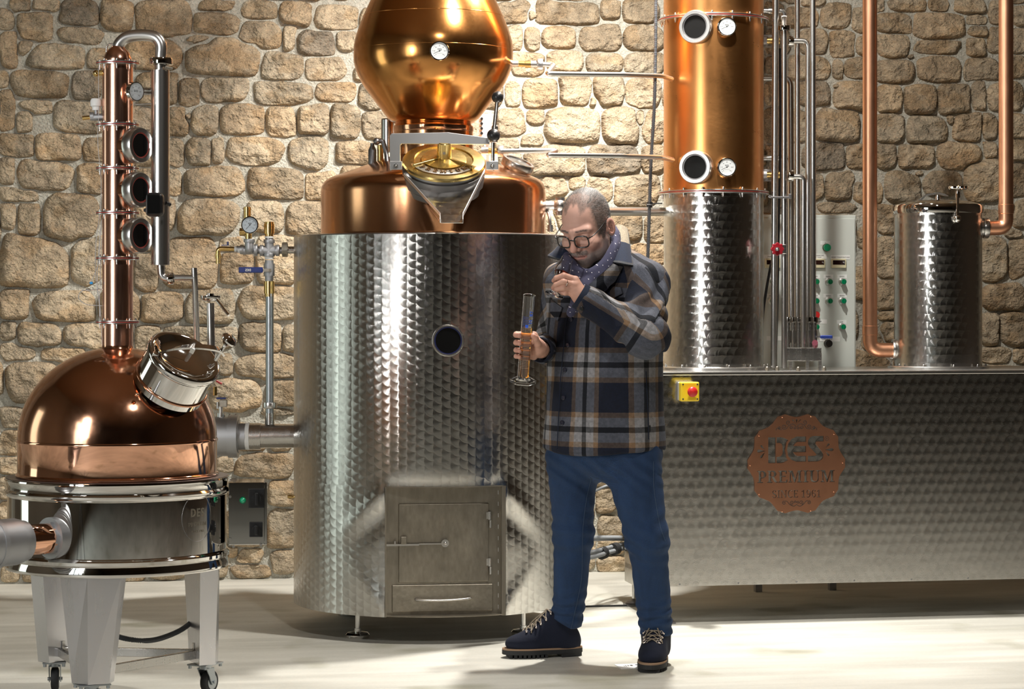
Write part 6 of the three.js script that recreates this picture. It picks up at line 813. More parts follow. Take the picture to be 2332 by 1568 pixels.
  const collarTex = (two) => canvasTex(128, 128, (g) => { const R_ = rng(9); for (let y = 0; y < 128; y++) for (let x = 0; x < 128; x++) { const k = 0.75 + 0.5 * R_(), top = two && y < 58, e = y > 118 || x > 118 || x < 6; const c = e ? [88, 90, 96] : top ? [152, 141, 122] : [20, 32, 54]; g.fillStyle = `rgb(${c.map((v) => Math.round(v * k * (e ? 0.7 : 1))).join(',')})`; g.fillRect(x, y, 1, 1); } });
  const collarM = mat({ map: collarTex(true), roughness: 0.95 }), collarN = mat({ map: collarTex(false), roughness: 0.95 });
  const gridUv = (g, R, C) => { const uv = g.attributes.uv; for (let s = 0; s < 2; s++) for (let i = 0; i < R; i++) for (let j = 0; j < C; j++) uv.setXY(s * R * C + i * C + j, 0.02 + 0.96 * j / (C - 1), 0.98 - 0.96 * i / (R - 1)); return g; };
  const loftRows = (rows, n, m) => { const cr = rows.map((r) => curve(r, n)), out = []; for (let k = 0; k <= m; k++) out.push(cr[0].map((_, j) => new THREE.CatmullRomCurve3(cr.map((r) => r[j])).getPoint(k / m))); return out; };
  { const A1 = loftRows([[at(1396, 519, 8.29), at(1408, 513, 8.28), at(1420, 516, 8.28), at(1428, 523, 8.29)], [at(1396, 558, 8.20), at(1409, 556, 8.165), at(1422, 558, 8.165), at(1434, 562, 8.19)], [at(1396, 598, 8.09), at(1410, 600, 8.065), at(1425, 603, 8.065), at(1441, 606, 8.09)]], 12, 12); part('collar', gridUv(sheetGeo(A1, 0.009), 13, 13), collarM, jacket);
    const B1 = loftRows([[at(1300, 548, 8.20), at(1290, 548, 8.22), at(1280, 552, 8.26)], [at(1294, 574, 8.15), at(1278, 572, 8.17), at(1264, 570, 8.23)], [at(1288, 594, 8.14), at(1268, 590, 8.16), at(1248, 583, 8.21)]], 12, 12); part('collar', gridUv(sheetGeo(B1, 0.009), 13, 13), collarN, jacket); }
  part('lapel', sheetGeo(bez([[at(1396, 600, 8.07), at(1405, 604, 8.08), at(1418, 606, 8.11)], [at(1372, 622, 8.04), at(1384, 632, 8.05), at(1400, 640, 8.08)], [at(1336, 652, 8.02), at(1344, 664, 8.02), at(1356, 676, 8.04)]], 14), 0.006), plaid, jacket);
  // ---- head
  const HS = 1.03, yaw = 0.525, pit = 0.47, hc = at(1335, 518, 8.17), cy = Math.cos(yaw), sy = Math.sin(yaw), cp = Math.cos(pit), sp = Math.sin(pit);
  const toHead = (x, y, z) => { x -= hc.x; y -= hc.y; z -= hc.z; const x1 = x * cy + z * sy, z1 = -x * sy + z * cy; return [x1 / HS, (y * cp + z1 * sp) / HS, (-y * sp + z1 * cp) / HS]; };
  const fromHead = (x, y, z) => { x *= HS; y *= HS; z *= HS; const y1 = y * cp - z * sp, z1 = y * sp + z * cp; return V(x * cy - z1 * sy + hc.x, y1 + hc.y, x * sy + z1 * cy + hc.z); };
  const c3 = (x, y, z) => ({ x, y, z });
  const skull = (x, y, z) => smin(sdEll(x, y, z, 0, 0.036, -0.014, 0.0765, 0.092, 0.098), sdEll(x, y, z, 0, -0.03, 0.022, 0.064, 0.085, 0.072), 0.03);
  const headSdf = (x, y, z) => {
    const ax = Math.abs(x); let d = skull(x, y, z);
    d = smin(d, sdEll(ax, y, z, 0.046, -0.068, 0.016, 0.026, 0.036, 0.036), 0.025);                    // jaw
    d = smin(d, sdEll(x, y, z, 0, -0.094, 0.068, 0.032, 0.024, 0.025), 0.024);                          // chin
    d = smin(d, sdEll(x, y, z, 0, -0.068, 0.074, 0.036, 0.03, 0.026), 0.02);                            // muzzle
    d = smin(d, sdEll(ax, y, z, 0.040, -0.026, 0.064, 0.026, 0.022, 0.024), 0.02);                      // cheek
    d = smin(d, sdCap(ax, y, z, c3(0.006, 0.026, 0.090), c3(0.046, 0.026, 0.072), 0.012, 0.010), 0.016); // brow
    d = smax(d, -sdEll(ax, y, z, 0.033, 0.003, 0.101, 0.018, 0.013, 0.016), 0.014);                     // socket
    d = smin(d, sdEll(ax, y, z, 0.032, 0.002, 0.0765, 0.0165, 0.0135, 0.0135), 0.004);                  // lowered lid
    d = smax(d, -sdCap(ax, y, z, c3(0.020, -0.0055, 0.0945), c3(0.044, -0.0045, 0.0865), 0.0016, 0.0014), 0.002); // lid crease
    d = smin(d, sdCap(x, y, z, c3(0, 0.016, 0.090), c3(0, -0.028, 0.1155), 0.0085, 0.0125), 0.011);      // nose
    d = smin(d, sdEll(ax, y, z, 0.0135, -0.0335, 0.101, 0.0085, 0.0075, 0.010), 0.007);
    d = smax(d, -sdEll(ax, y, z, 0.0068, -0.0415, 0.107, 0.004, 0.003, 0.005), 0.003);
    d = smin(d, sdCap(ax, y, z, c3(0, -0.0585, 0.1005), c3(0.021, -0.0635, 0.090), 0.0048, 0.0025), 0.005);  // lips
    d = smin(d, sdCap(ax, y, z, c3(0, -0.0705, 0.0985), c3(0.018, -0.067, 0.0905), 0.0056, 0.0025), 0.005);
    d = smax(d, -sdCap(ax, y, z, c3(0, -0.0642, 0.1045), c3(0.023, -0.066, 0.0925), 0.0016), 0.004);
    d += ax > 0.012 && ax < 0.05 && y < -0.03 && y > -0.075 ? 0.0022 * Math.exp(-Math.pow((ax - 0.027 - (-0.035 - y) * 0.25) / 0.004, 2)) * sstep(-0.075, -0.06, y) * sstep(-0.028, -0.036, y) : 0;   // fold beside the mouth
    // ears
    const ex = ax - 0.0765 - (0.012 - z) * 0.22; let e = sdEll(ex, y, z, 0.006, -0.004, -0.012, 0.0085, 0.033, 0.0205); e = smax(e, -sdEll(ex, y, z, 0.013, -0.002, -0.008, 0.008, 0.022, 0.012), 0.004); e = smin(e, sdEll(ex, y, z, 0.004, -0.008, 0.002, 0.007, 0.008, 0.006), 0.004); d = smin(d, e, 0.006);
    return smin(d, sdCap(x, y, z, c3(0, -0.06, -0.035), c3(0, -0.22, -0.02), 0.058, 0.062), 0.03);
  };
  const hairMask = (x, y, z) => { // positive where hair grows
    const ax = Math.abs(x), top = 0.052 - 0.30 * Math.max(0, ax - 0.02) - z - 0.010 * Math.sin(ax * 160), side = Math.min(0.040 - z, y + 0.012 + (z < -0.01 ? 0.06 : 0) + (z > 0.0 && z < 0.026 ? 0.022 : 0)); const isTop = y > 0.075; return (isTop ? Math.max(top, Math.min(side, ax - 0.058)) : Math.min(side, ax > 0.04 || z < -0.05 ? 1 : -1)) + 0.007 * (noise3(x * 300, y * 300, z * 300, 5) - 0.5); };
  const headGeo = nets(headSdf, [-0.1, -0.2, -0.125], [0.1, 0.14, 0.14], 0.0029);
  const skinTone = [0.70, 0.41, 0.325];
  colored(headGeo, (x, y, z) => {
    const ax = Math.abs(x); let r = skinTone[0], g = skinTone[1], b = skinTone[2]; const m = 0.92 + 0.16 * fbm3(x * 60, y * 60, z * 60, 3, 5); r *= m; g *= m; b *= m;
    const red = sstep(0.03, 0.0, Math.hypot(ax - 0.038, y + 0.026, z - 0.08)) * 0.5 + sstep(0.03, 0, Math.hypot(x, y + 0.02, z - 0.115)) * 0.6 + (ax > 0.074 ? 0.6 : 0); g *= 1 - 0.22 * Math.min(red, 1); b *= 1 - 0.25 * Math.min(red, 1);
    const lip = Math.hypot(ax * 0.5, (y + 0.065) * 2.2, z - 0.098) < 0.018 && z > 0.088; if (lip && Math.abs(y + 0.065) < 0.0095) { r *= 0.9; g *= 0.72; b *= 0.75; }
    const bd = sstep(-0.048, -0.064, y + 0.35 * Math.max(0, 0.02 - z) - (z < 0.03 ? 0 : 0)) * sstep(-0.035, 0.0, z) + sstep(-0.02, -0.04, y) * sstep(0.05, 0.02, z) * (ax > 0.05 ? 1 : 0) * sstep(-0.02, 0.0, z), mus = ax < 0.032 && y < -0.043 && y > -0.057 && z > 0.085 ? 1 : 0, k = clamp(Math.max(bd, mus), 0, 1) * (lip ? 0 : 1) * (0.45 + 0.4 * noise3(x * 500, y * 500, z * 500, 9)), tone = mus ? 0.34 : mix(0.42, 0.85, sstep(-0.075, -0.115, y) * sstep(0.03, 0.06, z)); r = mix(r, tone * 1.02, k); g = mix(g, tone * 0.9, k); b = mix(b, tone * 0.84, k);
    const hm = hairMask(x, y, z); if (hm > -0.012 && y > -0.03 && ax < 0.08) { const q = sstep(-0.012, 0.004, hm) * 0.7; r = mix(r, 0.13, q); g = mix(g, 0.11, q); b = mix(b, 0.095, q); }
    return [r, g, b];
  });
  const toWorldHead = (g) => { const p = g.attributes.position, n = g.attributes.normal; for (let i = 0; i < p.count; i++) { const q = fromHead(p.getX(i), p.getY(i), p.getZ(i)), m = fromHead(p.getX(i) + n.getX(i) * 0.01, p.getY(i) + n.getY(i) * 0.01, p.getZ(i) + n.getZ(i) * 0.01).sub(q).normalize(); p.setXYZ(i, q.x, q.y, q.z); n.setXYZ(i, m.x, m.y, m.z); } return g; };
  // short strands standing on a field; returns blades
  const RH_ = rng(404);
  const strands = (count, lo, hi, want, sdf, lenOf, dirOf, colOf, width) => { const pos = [], nor = [], col = [], idx = []; let made = 0; for (let q = 0; q < count * 60 && made < count; q++) { let x = mix(lo[0], hi[0], RH_()), y = mix(lo[1], hi[1], RH_()), z = mix(lo[2], hi[2], RH_()); const d = sdf(x, y, z); if (Math.abs(d) > 0.012) continue; const e = 0.001, n = V(sdf(x + e, y, z) - d, sdf(x, y + e, z) - d, sdf(x, y, z + e) - d).normalize(); x -= n.x * d; y -= n.y * d; z -= n.z * d; if (!want(x, y, z)) continue; made++; const dir = dirOf(x, y, z, n).normalize(), l = lenOf(x, y, z) * (0.6 + 0.8 * RH_()), sd = dir.clone().cross(n).normalize().multiplyScalar(width), c = colOf(x, y, z), b = pos.length / 3; const base = V(x, y, z), tip = base.clone().add(dir.multiplyScalar(l)); for (const p of [base.clone().add(sd), base.clone().sub(sd), tip]) { pos.push(p.x, p.y, p.z); nor.push(n.x, n.y, n.z); col.push(...c); } idx.push(b, b + 2, b + 1); } const g = new THREE.BufferGeometry(); g.setAttribute('position', new THREE.Float32BufferAttribute(pos, 3)); g.setAttribute('normal', new THREE.Float32BufferAttribute(nor, 3)); g.setAttribute('color', new THREE.Float32BufferAttribute(col, 3)); g.setAttribute('uv', new THREE.Float32BufferAttribute(new Float32Array(pos.length / 3 * 2), 2)); g.setIndex(idx); return toWorldHead(g); };
  const greyCol = (p) => () => { const w = RH_() < p, k = w ? 0.34 + 0.3 * RH_() : 0.035 + 0.06 * RH_(); return [k * 1.04, k * 0.97, k * 0.92]; };
  const hair = rawPart('hair', strands(30000, [-0.09, -0.06, -0.12], [0.09, 0.14, 0.07], (x, y, z) => hairMask(x, y, z) > 0.002 && (z < 0.0 || Math.abs(x) > 0.04 || RH_() < 0.25), headSdf, (x, y) => (y > 0.08 ? 0.009 : 0.0055), (x, y, z, n) => n.clone().multiplyScalar(0.45).add(V((RH_() - 0.5) * 0.5, -0.35 + (y > 0.1 ? 0.35 : 0), -0.55 + (RH_() - 0.5) * 0.5)), greyCol(0.20), 0.00023), hairM, o, 'short grey hair'); void hair;
  rawPart('beard', mergeGeometries([strands(6000, [-0.08, -0.14, -0.02], [0.08, -0.02, 0.115], (x, y, z) => { const ax = Math.abs(x); return (y < -0.074 && z > 0.02 && !(ax < 0.02 && y > -0.076)) || (ax > 0.045 && y < -0.025 && z < 0.06 && z > -0.005 && RH_() < 0.15) || (y < -0.06 && ax > 0.025 && z > 0.03); }, headSdf, () => 0.0036, (x, y, z, n) => n.clone().multiplyScalar(0.5).add(V((RH_() - 0.5) * 0.6, -0.8, 0.1)), greyCol(0.95), 0.0002), strands(420, [-0.036, -0.06, 0.08], [0.036, -0.042, 0.12], (x, y, z) => y < -0.0445 && y > -0.0585 && z > 0.085, headSdf, () => 0.007, (x, y, z, n) => n.clone().multiplyScalar(0.4).add(V(x * 20, -0.8, 0)), greyCol(0.4), 0.0002), strands(420, [-0.05, 0.016, 0.06], [0.05, 0.04, 0.11], (x, y, z) => { const ax = Math.abs(x); return ax > 0.012 && ax < 0.05 && Math.abs(y - 0.030 - 0.10 * (0.03 - Math.abs(ax - 0.03)) + 0.003) < 0.0032; }, headSdf, () => 0.008, (x, y, z, n) => n.clone().multiplyScalar(0.35).add(V(Math.sign(x), 0.15, 0)), greyCol(0.15), 0.0002)]), hairM, o, 'grey stubble, moustache and eyebrows');
  toWorldHead(headGeo);
  { // glasses
    const gl = new THREE.Group(); gl.name = 'glasses'; o.add(gl); const Q = (x, y, z) => fromHead(x, y, z), lz = 0.115, ly = -0.002;
    for (const s of [-1, 1]) { const S = []; for (let i = 0; i < 40; i++) { const t = i / 40 * 2 * Math.PI, c = Math.cos(t), n = Math.sin(t), e = 2 / 3.2, u = Math.sign(c) * Math.pow(Math.abs(c), e) * 0.0245, v = Math.sign(n) * Math.pow(Math.abs(n), e) * 0.0205; S.push(Q(s * 0.0345 + u * (1 + v * 4 * 0), ly + v, lz - Math.abs(s * 0.0345 + u) * 0.16)); } S.push(S[0].clone()); part('rim', sweep(S, 0.0027, 7, false), frameM, gl);
      const c = Q(s * 0.0345, ly, lz - 0.0345 * 0.16), pos = [c.x, c.y, c.z], idx = []; S.forEach((p) => pos.push(p.x, p.y, p.z)); for (let i = 1; i < S.length; i++) idx.push(0, i, i + 1); const g = new THREE.BufferGeometry(); g.setAttribute('position', new THREE.Float32BufferAttribute(pos, 3)); g.setIndex(idx); g.computeVertexNormals(); part('lens', g, M.pane, gl);
      part('temple', sweep(curve([Q(s * 0.058, ly + 0.010, lz - 0.010), Q(s * 0.070, ly + 0.013, lz - 0.018), Q(s * 0.078, 0.016, 0.05), Q(s * 0.0805, 0.022, -0.004), Q(s * 0.083, 0.010, -0.03), Q(s * 0.080, -0.01, -0.036)], 24), 0.0019, 6), frameM, gl); }
    part('bridge', sweep(curve([Q(-0.0105, ly + 0.006, lz - 0.001), Q(0, ly + 0.010, lz + 0.003), Q(0.0105, ly + 0.006, lz - 0.001)], 10), 0.0027, 6), frameM, gl);
  }
  // ---- hands
  const fingerSdf = (F_) => (x, y, z) => { let d = 1e9; for (const f of F_) { let e = 1e9; for (let i = 0; i < f.p.length - 1; i++) e = smin(e, sdCap(x, y, z, f.p[i], f.p[i + 1], f.r[i], f.r[i + 1]), 0.004); d = f.k ? smin(d, e, f.k) : Math.min(d, e); } return d; };
  const handMesh = (palm, fingers, lo, hi) => { const ps = fingerSdf(palm), fs = fingers.map((f) => fingerSdf([f])); const sdf = (x, y, z) => { const p = ps(x, y, z); let d = p; for (const f of fs) d = Math.min(d, smin(f(x, y, z), p, 0.007)); return d; }; const g = nets(sdf, lo, hi, 0.0026); return colored(g, (x, y, z) => { const m = 0.9 + 0.2 * fbm3(x * 90, y * 90, z * 90, 3, 8); let r = 0.60 * m, gg = 0.33 * m, b = 0.245 * m; for (const f of fingers) { const t = f.p[f.p.length - 1], q = Math.hypot(x - t.x, y - t.y, z - t.z); if (q < 0.016) { gg *= 0.93; b *= 0.93; } } return [r, gg, b]; }); };
  const fg = (pts, r0, r1) => ({ p: pts, r: pts.map((_, i) => mix(r0, r1, i / (pts.length - 1))) });
  const D1 = 7.985;   // hand with the nosing glass
  const palmR = [{ p: [wrR.clone(), at(1322, 668, D1)], r: [0.027, 0.024], k: 0.02 }, { p: [at(1322, 668, D1), at(1311, 637, D1 - 0.005)], r: [0.024, 0.0125], k: 0.012 }, { p: [at(1322, 672, D1), at(1310, 648, D1 - 0.01)], r: [0.022, 0.013], k: 0.012 }, { p: [at(1318, 676, D1 + 0.005), at(1305, 659, D1 - 0.008)], r: [0.020, 0.0125], k: 0.012 }, { p: [at(1318, 680, D1 + 0.01), at(1303, 667, D1)], r: [0.018, 0.011], k: 0.012 }];
  const handR = handMesh(palmR, [fg([at(1310, 636, D1 - 0.005), at(1284, 627, D1 - 0.018), at(1267, 633, D1 - 0.012), at(1261, 639, D1 + 0.004)], 0.0112, 0.0078), fg([at(1309, 648, D1 - 0.010), at(1283, 641, D1 - 0.024), at(1266, 648, D1 - 0.016), at(1260, 655, D1 + 0.002)], 0.0114, 0.008), fg([at(1305, 659, D1 - 0.008), at(1283, 655, D1 - 0.022), at(1268, 659, D1 - 0.014), at(1263, 662, D1 + 0.004)], 0.0108, 0.0078), fg([at(1302, 667, D1), at(1287, 667, D1 - 0.012), at(1276, 666, D1 - 0.006), at(1271, 664, D1 + 0.006)], 0.0092, 0.007), fg([at(1317, 664, D1 + 0.015), at(1302, 645, D1 + 0.036), at(1290, 634, D1 + 0.034), at(1282, 630, D1 + 0.026)], 0.0135, 0.009)], [at(1250, 0, D1).x, at(0, 700, D1).y, at(0, 0, D1 + 0.07).z], [at(1352, 0, D1).x, at(0, 612, D1).y, at(0, 0, D1 - 0.055).z]);
  const D2 = 8.03;    // hand round the measuring cylinder
  const ys = [759, 777, 794, 808];
  const palmL = [{ p: [wrL.clone().lerp(elL, 0.15), wrL.clone()], r: [0.027, 0.026], k: 0.02 }, { p: [wrL.clone(), at(1223, 788, D2 + 0.035)], r: [0.026, 0.024], k: 0.02 }, ...ys.map((y, i) => ({ p: [at(1226, 792, D2 + 0.045), at(1216, y + 4, D2 + 0.040)], r: [0.022, 0.013 - i * 0.0007], k: 0.014 }))];
  const fingersL = ys.map((y, i) => fg([at(1216, y + 4, D2 + 0.040), at(1196, y + 2, D2 + 0.040), at(1176, y + 2, D2 + 0.020), at(1175, y + 3, D2 - 0.004), at(1183, y + 5, D2 - 0.020)], 0.0112 - i * 0.0006, 0.0088 - i * 0.0007)); fingersL.push(fg([at(1226, 796, D2 + 0.03), at(1224, 782, D2 + 0.005), at(1219, 770, D2 - 0.014), at(1214, 764, D2 - 0.022)], 0.0145, 0.0092));
  const handL = handMesh(palmL, fingersL, [at(1160, 0, D2).x, at(0, 832, D2).y, at(0, 0, D2 + 0.16).z], [at(1262, 0, D2).x, at(0, 742, D2).y, at(0, 0, D2 - 0.045).z]);
  // ---- the hidden rest of the body, coarse, joined with head and hands into one skin
  const trunk = nets((x, y, z) => { let d = sdCap(x, y, z, at(1372, 1000, 8.25), at(1378, 680, 8.25), 0.11, 0.10); d = smin(d, sdCap(x, y, z, at(1300, 645, 8.33), at(1450, 645, 8.17), 0.045), 0.05); d = smin(d, sdCap(x, y, z, at(1360, 640, 8.25), at(1352, 590, 8.22), 0.052), 0.03); for (const [a, b, c] of [[shL, elL, wrL], [shR, elR, wrR]]) d = smin(d, Math.min(sdCap(x, y, z, a, b, 0.042, 0.036), sdCap(x, y, z, b, c, 0.036, 0.026)), 0.02); for (const [a, b, c] of [[hipL, kneeL, ankL], [hipR, kneeR, ankR]]) d = smin(d, Math.min(sdCap(x, y, z, a, b, 0.06, 0.045), sdCap(x, y, z, b, b.clone().lerp(c, 0.8), 0.042, 0.032)), 0.02); return d; }, [-0.30, 0.10, -0.30], [0.30, 1.46, 0.40], 0.014);
  colored(trunk, () => skinTone);
  rawPart('body', mergeGeometries([trunk, headGeo, handL, handR]), skinM, o, 'reddish fair skin of face and hands');
  { const a = at(1289, 644.5, D1 - 0.022), b = at(1309, 648, D1 - 0.010), c = at(1283, 641, D1 - 0.024), ax = b.clone().sub(c); part('ring', orient(new THREE.TorusGeometry(0.0112, 0.0014, 10, 28).rotateX(Math.PI / 2), ax, a), M.steelMirror, o, 'silver ring'); }
  // ---- scarf
  { const dots = texture(512, 512, (u, v, i, j) => { const x = u * 7, y = v * 7, cx = Math.floor(x), cyy = Math.floor(y), q = Math.hypot(x - cx - 0.5 - 0.3 * (hash(cx, cyy, 1, 3) - 0.5), y - cyy - 0.5 - 0.3 * (hash(cx, cyy, 2, 3) - 0.5)), rib = 0.8 + 0.25 * ((i % 6) < 3 ? 1 : 0) * 0.8, k = rib * (0.85 + 0.3 * hash(i, j, 5, 2)); return q < 0.085 ? [215, 212, 220] : [74 * k, 74 * k, 100 * k]; });
    const scarfM = mat({ map: rep(dots, 1 / 0.13), roughness: 0.95, bumpMap: rep(fuzz, 14), bumpScale: 0.001 });
    const path1 = [at(1388, 532, 8.25), at(1401, 556, 8.185), at(1391, 592, 8.115), at(1368, 622, 8.085), at(1336, 638, 8.078), at(1306, 621, 8.10), at(1292, 597, 8.16), at(1300, 576, 8.25), at(1340, 556, 8.33), at(1374, 540, 8.33)];
    const loops = [[-0.020, -0.004, 0.017], [0.002, 0.004, 0.019], [0.024, 0.002, 0.017], [-0.040, 0.006, 0.018]].map(([dy, grow, r], n) => { const c0 = at(1350, 600, 8.2), C = new THREE.CatmullRomCurve3(path1.map((p) => { const q = p.clone(); const ox = q.x - c0.x, oz = q.z - c0.z, l = Math.hypot(ox, oz); q.x += ox / l * grow; q.z += oz / l * grow; q.y += dy; return q; }), true); return { S: C.getSpacedPoints(44), r, n }; });
    const kn = at(1366, 650, 8.085), tail = at(1318, 680, 8.06), tail2 = at(1300, 712, 8.072), sdf = (x, y, z) => { let d = 1e9; for (const { S, r } of loops) { let e = 1e9; for (let i = 0; i < 44; i++) e = Math.min(e, sdCap(x, y, z, S[i], S[(i + 1) % 44], r)); d = smin(d, e, 0.010); } d += 0.009 * (fbm3(x * 22, y * 22, z * 22, 2, 5) - 0.5); d = smin(d, sdEll(x, y, z, kn.x, kn.y, kn.z, 0.030, 0.022, 0.018), 0.02); d = smin(d, sdCap(x, y, z, at(1335, 656, 8.06), tail, 0.028, 0.022), 0.025); return smin(d, sdCap(x, y, z, tail, tail2, 0.022, 0.016), 0.02); };
    rawPart('scarf', eachVertex(nets(sdf, [at(1270, 0).x, 1.14, -0.16], [at(1430, 0).x, 1.56, 0.26], 0.0055), (x, y, z) => [x * 0.9 - z * 0.5, y * 0.95 + z * 0.3]), scarfM, o, 'grey-blue scarf with white dots'); }
  // ---- boots: modelled once, toe towards +z
  const suedeM = mat({ color: [0.005, 0.008, 0.022], roughness: 0.95, sheen: 0.15, sheenRoughness: 0.5, bumpMap: rep(fuzz, 8), bumpScale: 0.0006 }); suedeM.sheenColor.setRGB(0.06, 0.09, 0.2);
  const laceTex = canvasTex(64, 64, (g) => { g.fillStyle = '#c9b8a0'; g.fillRect(0, 0, 64, 64); g.fillStyle = '#1a1718'; for (let i = -2; i < 6; i++) { g.beginPath(); g.moveTo(i * 21, 0); g.lineTo(i * 21 + 10, 0); g.lineTo(i * 21 + 42, 64); g.lineTo(i * 21 + 32, 64); g.fill(); } }); laceTex.wrapS = laceTex.wrapT = THREE.RepeatWrapping; const laceM = mat({ map: rep(laceTex, 90, 140), roughness: 0.8 });
  const weltM = mat({ color: [0.33, 0.21, 0.13], roughness: 0.8 }), hookM = mat({ color: [0.75, 0.66, 0.6], metalness: 1, roughness: 0.25 });
  const halfW = (z) => 0.046 * Math.pow(clamp(1 - Math.pow(Math.abs((z - 0.010) / 0.150), 3.2), 0, 1), 0.5) * (z < 0 ? mix(0.80, 0.92, sstep(-0.13, 0, z)) : mix(0.92, 1.06, sstep(0, 0.07, z)));
  const bootSdf = (x, y, z) => { let d = smin(sdEll(x, y, z, 0.001, 0.050, 0.086, 0.046, 0.034, 0.066), sdEll(x, y, z, 0, 0.058, -0.088, 0.038, 0.048, 0.048), 0.05); d = smin(d, sdEll(x, y, z, 0, 0.044, 0.0, 0.041, 0.034, 0.13), 0.02); d = smin(d, sdCap(x, y, z, c3(0.001, 0.062, 0.045), c3(0, 0.118, -0.030), 0.038, 0.046), 0.04); d = smin(d, sdCap(x, y, z, c3(0, 0.07, -0.06), c3(0, 0.15, -0.062), 0.043, 0.047), 0.04); return smax(smax(d, 0.030 - y, 0.006), y - 0.165, 0.006); };
  const makeBoot = () => { const b = new THREE.Group(); b.name = 'boot'; o.add(b); rawPart('upper', eachVertex(nets(bootSdf, [-0.06, 0.02, -0.15], [0.06, 0.18, 0.16], 0.005), (x, y, z) => [x + z, y]), suedeM, b);
    const outline = (grow, n = 44) => { const s = new THREE.Shape(); const P = []; for (let i = 0; i <= n; i++) { const z = mix(-0.1395, 0.1595, 0.5 - 0.5 * Math.cos(i / n * Math.PI)); P.push([halfW(z) + grow, z * (1 + grow * 4)]); } for (let i = n; i >= 0; i--) { const z = mix(-0.1395, 0.1595, 0.5 - 0.5 * Math.cos(i / n * Math.PI)); P.push([-halfW(z) - grow, z * (1 + grow * 4)]); } P.forEach((p, i) => (i ? s.lineTo(...p) : s.moveTo(...p))); return s; };
    part('welt', extrude(outline(0.002), 0.005, 0.001).rotateX(Math.PI / 2).translate(0, 0.0335, 0), weltM, b); part('sole', extrude(outline(0.003), 0.014, 0.001).rotateX(Math.PI / 2).translate(0, 0.0275, 0), M.rubber, b);
    const heel = new THREE.Shape(); { const P = []; for (let i = 0; i <= 14; i++) { const z = mix(-0.1395, -0.055, i / 14); P.push([halfW(z) + 0.003, z]); } for (let i = 14; i >= 0; i--) { const z = mix(-0.1395, -0.055, i / 14); P.push([-halfW(z) - 0.003, z]); } P.forEach((p, i) => (i ? heel.lineTo(...p) : heel.moveTo(...p))); } part('heel', extrude(heel, 0.013).rotateX(Math.PI / 2).translate(0, 0.0132, 0), M.rubber, b);
    for (let i = 0; i < 9; i++) { const z = 0.004 + i * 0.0165, w = halfW(z); part('tread_lug', box(w * 2 + 0.004, 0.0135, 0.011, 0, 0.0068, z, 0.001), M.rubber, b); }
    const topAt = (x, z) => { for (let y = 0.18; y > 0.02; y -= 0.0015) if (bootSdf(x, y, z) < 0) return V(x, y + 0.003, z); return V(x, 0.05, z); };
    const eye = []; for (let i = 0; i < 6; i++) { const z = 0.076 - i * 0.0175, w = 0.017 + i * 0.0028, l = topAt(-w, z), r = topAt(w, z); if (i > 3) { l.z -= 0.002; r.z -= 0.002; } eye.push([l, r]); for (const [p, s] of [[l, -1], [r, 1]]) part('lace_hook', [new THREE.TorusGeometry(0.0042, 0.0013, 6, 14).rotateY(0.5).translate(p.x + s * 0.002, p.y + 0.002, p.z), sph(0.0048, p.x + s * 0.009, p.y - 0.0025, p.z, 10, 8)], hookM, b); }
    for (let i = 0; i < 5; i++) { const [l0, r0] = eye[i], [l1, r1] = eye[i + 1]; for (const [p, q] of [[l0, r1], [r0, l1]]) { const m = p.clone().add(q).multiplyScalar(0.5), t = topAt(m.x, m.z); m.y = Math.max(t.y + 0.004, m.y); part('lace', sweep(curve([p.clone().add(V(0, 0.002, 0)), m, q.clone().add(V(0, 0.003, 0))], 10), 0.0023, 6), laceM, b); } }
    for (const s of [-1, 1]) part('lace', sweep(curve([eye[5][0].clone().lerp(eye[5][1], 0.5).add(V(0, 0.008, 0.004)), V(s * 0.022, 0.122, 0.044), V(s * 0.034, 0.092, 0.060), V(s * 0.028, 0.090, 0.052), V(s * 0.006, 0.118, 0.034)], 24), 0.0023, 6), laceM, b);
    return b; };
  const b1 = makeBoot(), b2 = b1.clone(); o.add(b2);
  const setBoot = (b, heel, toe) => { const d = toe.clone().sub(heel); b.rotation.y = Math.atan2(d.x, d.z); b.position.copy(heel.clone().add(toe).multiplyScalar(0.5)); b.position.y = 0; b.scale.set(1.0, 1.0, 0.965); };
  setBoot(b1, V(at(1322, 0, 8.405).x, 0, at(0, 0, 8.405).z), V(at(1160, 0, 8.35).x, 0, at(0, 0, 8.35).z)); setBoot(b2, V(at(1500, 0, 8.27).x, 0, at(0, 0, 8.27).z), V(at(1480, 0, 8.005).x, 0, at(0, 0, 8.005).z));

  // ---------------------------------------------------------------- what he holds
  { // nosing glass
    const foot = P3(1262, 672, 7.985), rim = P3(1292, 588, 8.035), gl = thing('nosing_glass', 'small tulip tasting glass with a little amber spirit held at the man’s nose', 'glass', foot.toArray()); gl.quaternion.setFromUnitVectors(V(0, 1, 0), rim.clone().sub(foot).normalize()); const H = rim.distanceTo(foot);
    part('glass_body', lathe([[0, 0], [0.033, 0], [0.0335, 0.0012], [0.030, 0.0025], [0.010, 0.006], [0.0045, 0.012], [0.0042, H * 0.34], [0.010, H * 0.40], [0.023, H * 0.50], [0.0295, H * 0.62], [0.028, H * 0.76], [0.022, H * 0.92], [0.0205, H], [0.0192, H], [0.0205, H * 0.92], [0.0266, H * 0.76], [0.0280, H * 0.62], [0.0218, H * 0.515], [0.008, H * 0.43], [0, H * 0.42]], 48, 0.8), M.glass, gl);
    part('spirit', lathe([[0, H * 0.425], [0.0078, H * 0.435], [0.0214, H * 0.518], [0.0272, H * 0.60], [0, H * 0.60]], 40, 0.6), mat({ color: [1, 1, 1], roughness: 0, transmission: 1, thickness: 0.02, ior: 1.36, attenuationColor: rgb(0.75, 0.30, 0.04), attenuationDistance: 0.014 }), gl); }
